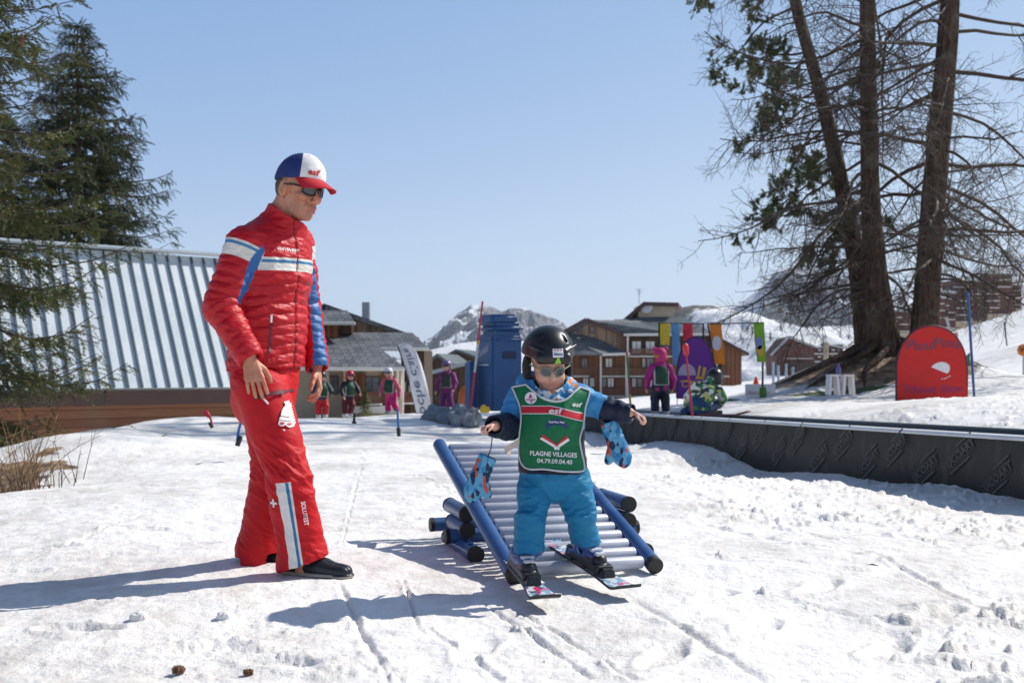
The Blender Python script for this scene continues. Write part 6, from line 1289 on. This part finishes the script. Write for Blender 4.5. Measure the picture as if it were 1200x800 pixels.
pole('slalom_pole', 'thin red and green slalom pole before the big chalet balconies', W(734.5, 412, 19), W(740, 492, 19), .018, PR, None, 'pole', ((.08, .4, .021, M('green_sleeve', (.05, .20, .05), .5), 'sleeve'), (.62, .8, .022, PY, 'joint')))
tp_ = pole('slalom_pole', 'thin red pole with a fat red tip stuck before the conveyor wall', W(804, 414, 12.5), W(817.5, 545, 12.5), .013, PR); a = W(802.8, 402, 12.5); b = W(804.3, 417, 12.5); MB().tube([a, a+(b-a)*.12, a+(b-a)*.3, a+(b-a)*.85, b], [.012, .034, .040, .034, .016], 12).build('tip', M('bright_red_tip', (.62, .03, .03), .5), tp_, True)
bp = pole('flag_pole', 'blue pole with a furled green pennant right of the red board', W(1134, 342, 17), W(1142, 470, 17), .022, PBl, None, 'pole'); m = MB(); c0 = W(1137, 413, 16.96)
m.prism([c0, c0+Vector((.0, 0, -.20)), c0+Vector((-.16, -.03, -.36)), c0+Vector((-.22, -.04, -.30)), c0+Vector((-.10, -.02, -.10))], (0, .05, 0)); m.build('pennant', M('green_pennant', (.02, .14, .06), .7, .2, 8, .4, 25, .02), bp, True, .01)
fl_ = pole('marker_pole', 'pale marker pole with an orange tag on the snow slope', W(1109, 372, 40), W(1118, 404, 40), .05, PSi, None, 'pole'); MB().box(W(1117.3, 396, 39.9), (.36, .06, .42)).build('tag', M('orange_tag', (.62, .10, .02), .6), fl_, bevel=.03)
pole('marker_pole', 'thin dark marker stick on the snow slope left of the orange sign', W(1177, 378, 45), W(1181, 414, 45), .03, PBk, None, 'pole')
os_ = thing('piste_sign', 'orange rounded piste sign cut by the picture edge on the slope', 'sign', W(1199, 432, 30)); MB().lathe(W(1199.5, 410, 30), [(.17, 0), (.19, .012), (.19, .03), (.17, .042)], 8, (0, 1, 0)).build('plate', M('orange_sign_paint', (.60, .16, .03), .5), os_); MB().tube([W(1199.5, 411, 30.06), W(1199.5, 440, 30.06)], .03, 8).build('post', PSi, os_, True)
V2, f2 = text2d('W', .2, .02); decal('sign_lettering', V2, f2, PBk, os_, on_plane(W(1199, 410, 29.99), (1, 0, 0), (0, 0, 1)))
def stub(label, top, foot, mat, bend=None, r=.014):
    t = thing('tow_handle', label, 'pole', foot, 'short rubber footed poles at the piste edge'); top, foot = Vector(top), Vector(foot); mid = (top+foot)/2+Vector(bend or (0, 0, 0)); P = [top*(1-k)**2+mid*2*k*(1-k)+foot*k*k for k in [i/8 for i in range(9)]]
    MB().tube(P, r, 10).build('shaft', mat, t, True); MB().tube([foot+(top-foot)*.32, foot+(top-foot)*.26, foot], [r*1.2, r*1.9, r*1.7], 12).build('rubber_foot', PBk, t, True)
stub('short bent blue pole with black foot just left of the red trousers', W(291, 486, 9.6), W(278, 522, 9.6), PBl, (-.05, 0, .10)); stub('short blue pole with black foot standing below the feather flag', W(465.5, 478, 12.5), W(467.5, 511, 12.5), PBl); stub('black stub of a pole in front of the child in the red helmet', W(415, 484, 16), W(415, 497.5, 16), PBk, r=.02)
rf = stub('red fluttering marker on a bent black stick before the barn', W(238, 481, 13), W(249, 501, 13), PR, (.03, 0, .12)); m = MB(); c0 = W(238, 480, 13); o = thing('marker_ribbon', 'crumpled red ribbon tied to the bent stick before the barn', 'ribbon', c0); m.prism([c0, c0+Vector((.06, 0, .0)), c0+Vector((.10, .02, -.12)), c0+Vector((.05, 0, -.10)), c0+Vector((.015, -.01, -.07))], (0, .02, 0)).build('ribbon_cloth', M('red_ribbon', (.48, .015, .05), .6, .2, 9, .4, 40), o, bevel=.006)
# feather flag
ff = thing('feather_flag', 'white feather flag with mirrored grey lettering before the left chalet', 'flag', W(488, 490, 21)); YF = 21
lft = [(466, 405), (470, 417), (475, 432), (480, 450), (485, 470), (489, 489)]; rgt = [(480, 403.3), (488, 412), (494, 427), (499, 445), (503.5, 466), (506.5, 489)]; NV = 22; NH = 8; P = []
for i in range(NV):
    q = i/(NV-1)*5; k = min(int(q), 4); f = q-k
    for j in range(NH):
        a = np.array(lft[k])*(1-f)+np.array(lft[k+1])*f; b = np.array(rgt[k])*(1-f)+np.array(rgt[k+1])*f; g = j/(NH-1); c = a*(1-g)+b*g; P.append(W(c[0], c[1]-(2.0*math.sin(g*math.pi)*(1-i/4) if i < 4 else 0), YF+.06*math.sin(g*4+i*.25)))
i, j = np.meshgrid(np.arange(NV-1), np.arange(NH-1), indexing='ij'); FQ = np.stack([i*NH+j, i*NH+j+1, (i+1)*NH+j+1, (i+1)*NH+j], -1).reshape(-1, 4); FV = np.array([tuple(p) for p in P])
fo = mesh_np('flag_cloth', FV, FQ, M('white_flag_cloth', (.70, .71, .73), .7, .08, 4, .2, 30), ff); md_ = fo.modifiers.new('cloth', 'SOLIDIFY'); md_.thickness = .006; md_.offset = 0; FBv = bvh_of(FV, FQ)
MB().tube([W(466, 405, YF), W(475, 432, YF), W(485, 470, YF), W(490, 495, YF)], .013, 8).build('flag_pole', PBk, ff, True)
LG = M('grey_flag_print', (.16, .18, .26), .6); V2, f2 = text2d('roche claire', .40, .012, 0, 1.02)
def flag_fn(x, y):
    g = (x+.98)/1.96; q = min(max((1-g)*4.85+.42, 0), 4.999); k = int(q); f = q-k; a = np.array(lft[k])*(1-f)+np.array(lft[k+1])*f; b = np.array(rgt[k])*(1-f)+np.array(rgt[k+1])*f
    u = .50+y*1.75; c = a*(1-u)+b*u; p = W(c[0], c[1]+(u-.5)*3, YF); h = FBv.ray_cast(p-Vector((0, 1, 0)), Vector((0, 1, 0)), 3); return Vector((p.x, (h[0].y if h[0] is not None else YF)-.014, p.z))
sc_ = 1.96/(V2[:, 0].max()-V2[:, 0].min()); V2[:, 0] *= sc_; keep_f = [f for f in f2 if V2[f, 0].min() > -.86]
decal('flag_lettering', V2, keep_f, LG, ff, flag_fn)
# pop-up boards
def board(name, label, cx, ybase, ytop, wpx, Y, col, edge, rot=0.0, feet=True, n=24, arch=.62):
    t = thing(name, label, 'board', W(cx, ybase+5, Y)); w = wpx/F*Y; h = (ybase-ytop)/F*Y; c = W(cx, ybase, Y); ux = Vector((math.cos(rot), math.sin(rot), 0)); pr = [(-w/2, 0)]
    for i in range(n+1): a = math.pi*(1-i/n); pr.append((w/2*math.copysign(abs(math.cos(a))**.9, math.cos(a)), h*(1-arch)+h*arch*math.sin(a)**.95))
    pr.append((w/2, 0)); nn = Vector((-ux.y, ux.x, 0)); pt = lambda x, y, o=0: c+ux*x+Vector((0, 0, y))-nn*o
    o = MB().prism([pt(x, y) for x, y in pr], nn*.03).build('panel', col, t); MB().tube([pt(x, y, -.012) for x, y in pr]+[pt(*pr[0], -.012)], .018, 8).build('edge_binding', edge, t, True)
    if feet:
        for x in (-w*.15, w*.12): MB().box(pt(x, -.045, -.03), (.085, .05, .13)).build('weight', PBk, t)
        MB().tube([pt(-w*.32, -.02, -.02), pt(w*.45, -.10, .12)], .008, 6).build('cross_rod', PBk, t, True)
        for x in (-w*.49, w*.49): MB().tube([pt(x, .02, -.015), pt(x, -.16, -.015)], .010, 6).build('foot_peg', WHT, t, True)
    return t, pt, w, h
redb, pt, w, h = board('pop_up_board', 'red arched pop-up board standing in the snow before the thickest trunk', 1092, 470, 382, 80, 15.6, cloth('red_board_fabric', (.62, .022, .018), (), .6, .1, 60, .1, .5, wscale=3), M('maroon_binding', (.09, .012, .03), .6), rot=-.10)
GPR = M('grey_board_print', (.17, .05, .09), .6); V2, f2 = text2d('PiouPiou', .235, .012, 0, .98); decal('board_lettering', V2, f2, GPR, redb, lambda x, y: pt(x+.02, y+h*.755+.04*x+.015*math.sin(x*9), .006)); V2, f2 = text2d('Tchouet Snow', .15, .004, .25, 1.02); decal('board_lettering', V2, f2, M('violet_board_print', (.20, .03, .16), .6), redb, lambda x, y: pt(x+.0, y*1.15+h*.16+.02*x, .006))
V2, f2 = flat_shape([arc(.0, .0, .155, .115, -1.0, 2.35, 20)]); decal('white_slope_shape', V2, f2, WHT, redb, lambda x, y: pt(x*math.cos(.35)-y*math.sin(.35)+.12, x*math.sin(.35)+y*math.cos(.35)+h*.42, .006)); V2, f2 = flat_shape([arc(0, 0, .022, .022, 0, 2*pi, 12)[:-1]])
for dx, dy in ((.24, -.13), (.19, -.16), (.14, -.19), (.08, -.20)): decal('snow_dot', V2*.5, f2, WHT, redb, lambda x, y: pt(x+.1+dx*.7, y+h*.40+dy*.6, .006))
pur, pt2, w2, h2 = board('pop_up_board', 'purple arched pop-up board behind the child in the pink hat', 815.5, 466, 395, 45, 18.6, cloth('purple_board_fabric', (.12, .016, .22), (), .6, .1, 60, .1, .5, wscale=3), M('dark_purple_binding', (.03, .006, .06), .6), rot=.08, arch=.72)
YPR = M('yellow_board_print', (.52, .30, .03), .6); V2, f2 = text2d('Carolou', .19, .006, .2); decal('board_lettering', V2, f2, YPR, pur, lambda x, y: pt2(x+.03, y+h2*.235+.04*x, .006))
V2, f2 = flat_shape([arc(-.17, .34, .17, .22, 0, pi, 16)]); decal('grey_mound_shape', V2, f2, M('lilac_board_print', (.32, .29, .38), .6), pur, lambda x, y: pt2(x, y+.08, .006)); V2, f2 = flat_shape([[(-.02, .36), (.16, .34), (.15, .38), (.02, .42)], [(.10, .37), (.15, .36), (.20, .56), (.14, .58)], [(.02, .42), (.06, .40), (.10, .60), (.05, .60)], [(-.30, .30), (.28, .29), (.28, .31), (-.30, .325)]]); decal('yellow_ski_shapes', V2, f2, YPR, pur, lambda x, y: pt2(x, y, .007))
# banner frames
def cloth_strip(name, cols, parent, p00, p10, p01, p11, amp=.05, marks=None):
    n, k = 14, 5; P = []
    for i in range(n):
        for j in range(k): u, v = j/(k-1), i/(n-1); p = (Vector(p00)*(1-u)+Vector(p10)*u)*(1-v)+(Vector(p01)*(1-u)+Vector(p11)*u)*v; p.y += amp*math.sin(v*5+u*3)*v; P.append(p)
    i, j = np.meshgrid(np.arange(n-1), np.arange(k-1), indexing='ij'); o = mesh_np(name, np.array([tuple(p) for p in P]), np.stack([i*k+j, i*k+j+1, (i+1)*k+j+1, (i+1)*k+j], -1).reshape(-1, 4), cols, parent); md = o.modifiers.new('cloth', 'SOLIDIFY'); md.thickness = .008; return o
def bcol(n, c): return cloth(n, c, (), .65, .1, 60, .1, .5, wscale=4)
Y = 20; f1 = thing('banner_frame', 'black frame with yellow, blue and red hanging banners', 'banner frame', W(798, 468, Y), 'banner frames')
MB().tube([W(772.5, 466, Y), W(772.5, 378.5, Y), W(824, 379.5, Y), W(825, 466, Y)], .022, 8).build('frame', PBk, f1, True)
for nm, c, x0, x1, yb, dx in (('banner', (.75, .52, .04), 773.5, 785, 404, 0), ('banner', (.14, .30, .54), 786.5, 796, 428, 1.5), ('banner', (.66, .03, .06), 800.5, 811.5, 400, 0)): cloth_strip(nm, bcol(nm+'_%d' % x0, c), f1, W(x0, 379, Y-.04), W(x1, 379, Y-.04), W(x0+dx, yb, Y-.1), W(x1+dx, yb, Y-.1))
f2_ = thing('banner_frame', 'black frame with an orange and a green banner, left of the mound', 'banner frame', W(865, 468, Y), 'banner frames')
MB().tube([W(845, 466, Y), W(829.5, 379.5, Y), W(894.5, 378, Y), W(893.5, 466, Y)], .022, 8).build('frame', PBk, f2_, True)
cloth_strip('banner', bcol('orange_banner', (.75, .23, .02)), f2_, W(831.5, 380, Y-.04), W(845, 380, Y-.04), W(837, 426, Y-.12), W(850, 427, Y-.12)); cloth_strip('banner', bcol('green_banner', (.21, .43, .03)), f2_, W(883, 378.5, Y-.04), W(895, 378, Y-.04), W(886.5, 424, Y-.1), W(898, 424, Y-.1))
for (x, y, s, c) in ((840, 402, .20, (.55, .56, .62)), (889.5, 402, .17, (.20, .22, .40)), (891, 411, .15, (.55, .35, .04))): V2, f2 = flat_shape([arc(0, 0, s*.45, s*.75, 0, 2*pi, 14)[:-1]]); decal('banner_patch', V2, f2, M('patch_%d_%d' % (x, y), c, .6), f2_, on_plane(W(x, y, Y-.22), (1, 0, 0), (0, 0, 1)))
MB().box(W(894, 460, Y-.05), (.12, .12, .24)).build('foot_sleeve', bcol('green_sleeve_cloth', (.08, .22, .03)), f2_, bevel=.02)
wp = thing('low_panel', 'low white panel with faint pink lettering at the foot of the green banner', 'panel', W(890, 470, 20.6)); MB().box(W(891, 459.5, 20.6), (.62, .06, .34)).build('panel_board', WHT, wp, bevel=.01); V2, f2 = text2d('Bienvenue', .11, .0, .2); decal('panel_lettering', V2, f2, M('faint_pink_print', (.60, .25, .30), .6), wp, on_plane(W(889, 460, 20.55), (1, 0, 0), (0, 0, 1))); MB().box(W(880, 469, 20.2), (2.4, .5, .05)).build('turf_mat', M('green_turf_mat', (.05, .14, .03), .9, .3, 20, .5, 90), wp)
cn = thing('traffic_cone', 'small orange cone behind the low white panel', 'cone', W(886, 456, 24)); MB().lathe(W(886, 454, 24), [(.12, 0), (.12, .02), (.085, .03), (.025, .26), (.015, .265)], 14).build('cone_body', M('orange_cone', (.62, .07, .02), .5), cn, True)
for q, (x, y0, y1) in enumerate(((906, 424, 462), (912, 428, 460), (921, 426, 458), (929, 430, 457))): pole('net_post', 'pale blue net post left of the white stools', W(x, y0, 27), W(x+.5, y1+4, 27), .035, M('pale_blue_post', (.30, .40, .52), .5), 'pale blue net posts')
# white stools and a bottle
for k, (x0, x1, lab) in enumerate(((968, 983.3, 'white plastic stool on the mound, left one of the pair'), (984.3, 1001, 'white plastic stool on the mound, beside the violet bottle'))):
    Ys = 18.0; s_ = thing('plastic_stool', lab, 'stool', W((x0+x1)/2, 462, Ys), 'white plastic stools'); a, b = W(x0+1.5, 438.5, Ys), W(x1-1.5, 438.5, Ys); wd_ = b.x-a.x; c = (a+b)/2; MB().box(c-Vector((0, 0, .02)), (wd_, .26, .04)).build('seat', WHT, s_, bevel=.012)
    for ex in (-1, 1): q0 = c+Vector((ex*(wd_/2-.035), 0, -.04)); MB().beam(q0, q0+Vector((ex*.022, 0, -.33)), .050, .22, up=(0, 1, 0)).build('leg', WHT, s_, bevel=.01)
bt = thing('bottle', 'violet bottle standing on the white stools', 'bottle', W(982, 438.4, 18.2)); MB().lathe(W(982.5, 438.4, 18.2), [(.04, 0), (.045, .01), (.045, .11), (.02, .15), (.018, .17), (.02, .175), (.02, .19)], 14).build('bottle_body', M('violet_plastic', (.16, .13, .35), .35), bt, True)
# boulders, orange and grey play pieces
def blob(name, label, cat, c, r, mat, seed, group=None, amp=.12, sub=None, e=(1, 1, 1)):
    c = np.array(c, float); r = np.array(r, float); S = SDF(c-r*1.5-.05, c+r*1.5+.05, max(r)*.07); S.ell(c, r, k=0, p=2.6)
    if sub: sub(S, c, r)
    V, Q = S.mesh(1); V = V+normals(V, Q)*(amp*min(r)*(fbm((V-c)/max(r)*2.2, 4, seed)))[:, None]; o = mesh_np(name, V, Q, mat, None); return tag(o, label, cat, group)
GR = M('grey_boulder', (.24, .27, .31), .8, .3, 5, .7, 22, .03)
blob('boulder', 'smooth blue grey boulder right below the feather flag', 'boulder', W(512, 488, 17.5), (.26, .24, .17), GR, 3, 'grey boulders by the piste', .45); blob('boulder', 'largest grey boulder, under the leaning red slalom pole', 'boulder', W(545, 489, 16.6), (.25, .22, .18), GR, 5, 'grey boulders by the piste', .5); blob('boulder', 'low grey boulder at the feet of the child in purple', 'boulder', W(530, 492, 17.0), (.28, .2, .12), GR, 8, 'grey boulders by the piste', .5)
blob('play_arch', 'orange rounded play piece behind the grey boulders', 'play piece', W(549, 470, 19), (.20, .10, .30), M('orange_foam', (.58, .13, .03), .6), 9, amp=.05); mt = tag(MB().box(W(558, 464, 18.6), (.16, .10, .62), M=Matrix.Rotation(.14, 3, 'Y')).build('foam_mat', M('pale_grey_foam', (.34, .35, .36), .6, .1, 8), None, True, .03), 'pale grey mat leaning beside the blue padded tower', 'mat'); tag(MB().box(W(568, 480, 16.4), (.16, .12, .10)).box(W(566.5, 477, 16.4), (.08, .11, .08)).build('yellow_block', M('yellow_plastic', (.62, .42, .02), .5), None, True, .015), 'small yellow block at the foot of the blue tower', 'block')
# roots of the middle larch
rt = [o for o in COL.objects if o.name.startswith('larch_tree')][0]; rr = np.random.default_rng(4)
for k, (ex, ey, r0_) in enumerate(((-2.6, -1.2, .105), (-3.2, -.2, .10), (-1.6, -1.9, .09), (.7, -1.7, .08), (-2.1, .7, .09), (1.9, -.9, .08))):
    b = Vector(WA(1046, 436, 21.6)); P = []
    for i in range(14): f = i/13; x, y = b.x+ex*f+.22*math.sin(f*7+k)*f, b.y+ey*f+.2*math.sin(f*6+2*k)*f; P.append((x, y, gz(x, y)+.26*(1-f)**2.2+.05*math.sin(f*11+k)*(1-f)-.05*f))
    V, Fc = limbs([(np.array(P), np.linspace(r0_, .025, 14))], 9); V = V+.02*fbm(V*6, 3, k)[:, None]; mesh_np('root', V, Fc, BARK, rt)
# dry weeds at the left edge, litter on the snow
STR = M('dry_straw', (.26, .15, .055), .8, .35, 40); STD = M('dark_dead_stem', (.07, .045, .03), .85, .3, 40)
def weed(label, c, n, hgt, mat, seed, spread=.25):
    r = np.random.default_rng(seed); t = thing('dry_weed', label, 'plant', c, 'dry weeds at the snow edge'); P = []
    for _ in range(n):
        b = np.array(c)+(r.normal(0, spread), r.normal(0, spread*.8), 0); b[2] = gz(b[0], b[1])-.03; d = np.array([r.normal(0, .22), r.normal(0, .2), 1]); L = hgt*r.uniform(.35, 1.05); k = np.linspace(0, 1, 7)[:, None]; bend = np.array([r.normal(.05, .22), r.normal(0, .2), -.12]); P.append((b+d*L*k+bend*L*k**2.2, np.linspace(.0045, .0015, 7)))
        for _ in range(2): q = r.uniform(.4, .9); s0 = b+d*L*q+bend*L*q**2.2; e = d*.4+r.normal(0, .35, 3); P.append((np.array([s0, s0+e*L*.14, s0+e*L*.25+(0, 0, .02)]), np.array([.0022, .0016, .001])))
    V, Fc = limbs(P, 4); mesh_np('stems', V, Fc, mat, t, smooth=False)
weed('tuft of tall straw coloured dead stalks at the left picture edge', WA(8, 560, 8.2), 34, .75, STR, 3, .20); weed('cluster of thin dark dead twigs beside the snow bank', WA(33, 545, 8.6), 20, .62, STD, 5, .20); weed('low brown tangle of dead stems on the bare earth', WA(14, 565, 7.9), 70, .30, STD, 7, .28); weed('few tall amber stalks standing before the barn foundation', WA(36, 532, 9.2), 7, .95, STR, 9, .10)
CLOD = SNOW
for k, (x, y, r_, lab) in enumerate(((163, 731, .026, 'small snow clod lying left of the two brown cones'), (263, 728, .022, 'small snow clod lying between the instructor and the brown cones'))):
    p = _gp(x, y); blob('snow_clod', lab, 'snow clod', (p[0], p[1], gz(*p)+r_*.45), (r_*1.15, r_, r_*.8), CLOD, 20+k, 'snow clods on the piste', .22)
for k, (x, y, r_, lab) in enumerate(((209, 789, .013, 'brown cone scale cluster on the snow, left one near the bottom edge'), (291, 791, .011, 'brown cone fragment on the snow, right one near the bottom edge'))):
    p = _gp(x, y); blob('fallen_cone', lab, 'cone', (p[0], p[1], gz(*p)+r_*.5), (r_*1.2, r_, r_*.7), CONE, 30+k, 'brown cones on the snow', .9)
p = _gp(1022, 666); tg = thing('fallen_twig', 'small reddish twig lying on the snow at right', 'twig', (p[0], p[1], gz(*p))); V, Fc = limbs([(np.array([(p[0]-.025, p[1], gz(*p)+.008), (p[0], p[1]+.005, gz(*p)+.012), (p[0]+.025, p[1]-.01, gz(*p)+.008)]), np.array([.003, .004, .002])), (np.array([(p[0], p[1], gz(*p)+.014), (p[0]+.015, p[1]+.02, gz(*p)+.01)]), np.array([.0025, .0015]))], 5); mesh_np('stick', V, Fc, M('red_brown_twig', (.20, .06, .03), .8), tg)
HAZE = .00010
# ------------------------------------------------------------------ thin mountain haze round the camera and everything built
hz = NT('mountain_haze'); hz.n.remove(hz.b); pv = hz.new('ShaderNodeVolumePrincipled'); pv.inputs['Color'].default_value = (.86, .92, 1, 1); pv.inputs['Density'].default_value = HAZE; pv.inputs['Anisotropy'].default_value = .2
hz.l.new(pv.outputs[0], hz.n['Material Output'].inputs['Volume'])
hb = MB().box((0, 0, 150), (21000, 21000, 490)).build('haze', hz.m); hb['kind'] = 'stuff'; hb['label'] = 'thin pale air between the viewer and the far mountains'
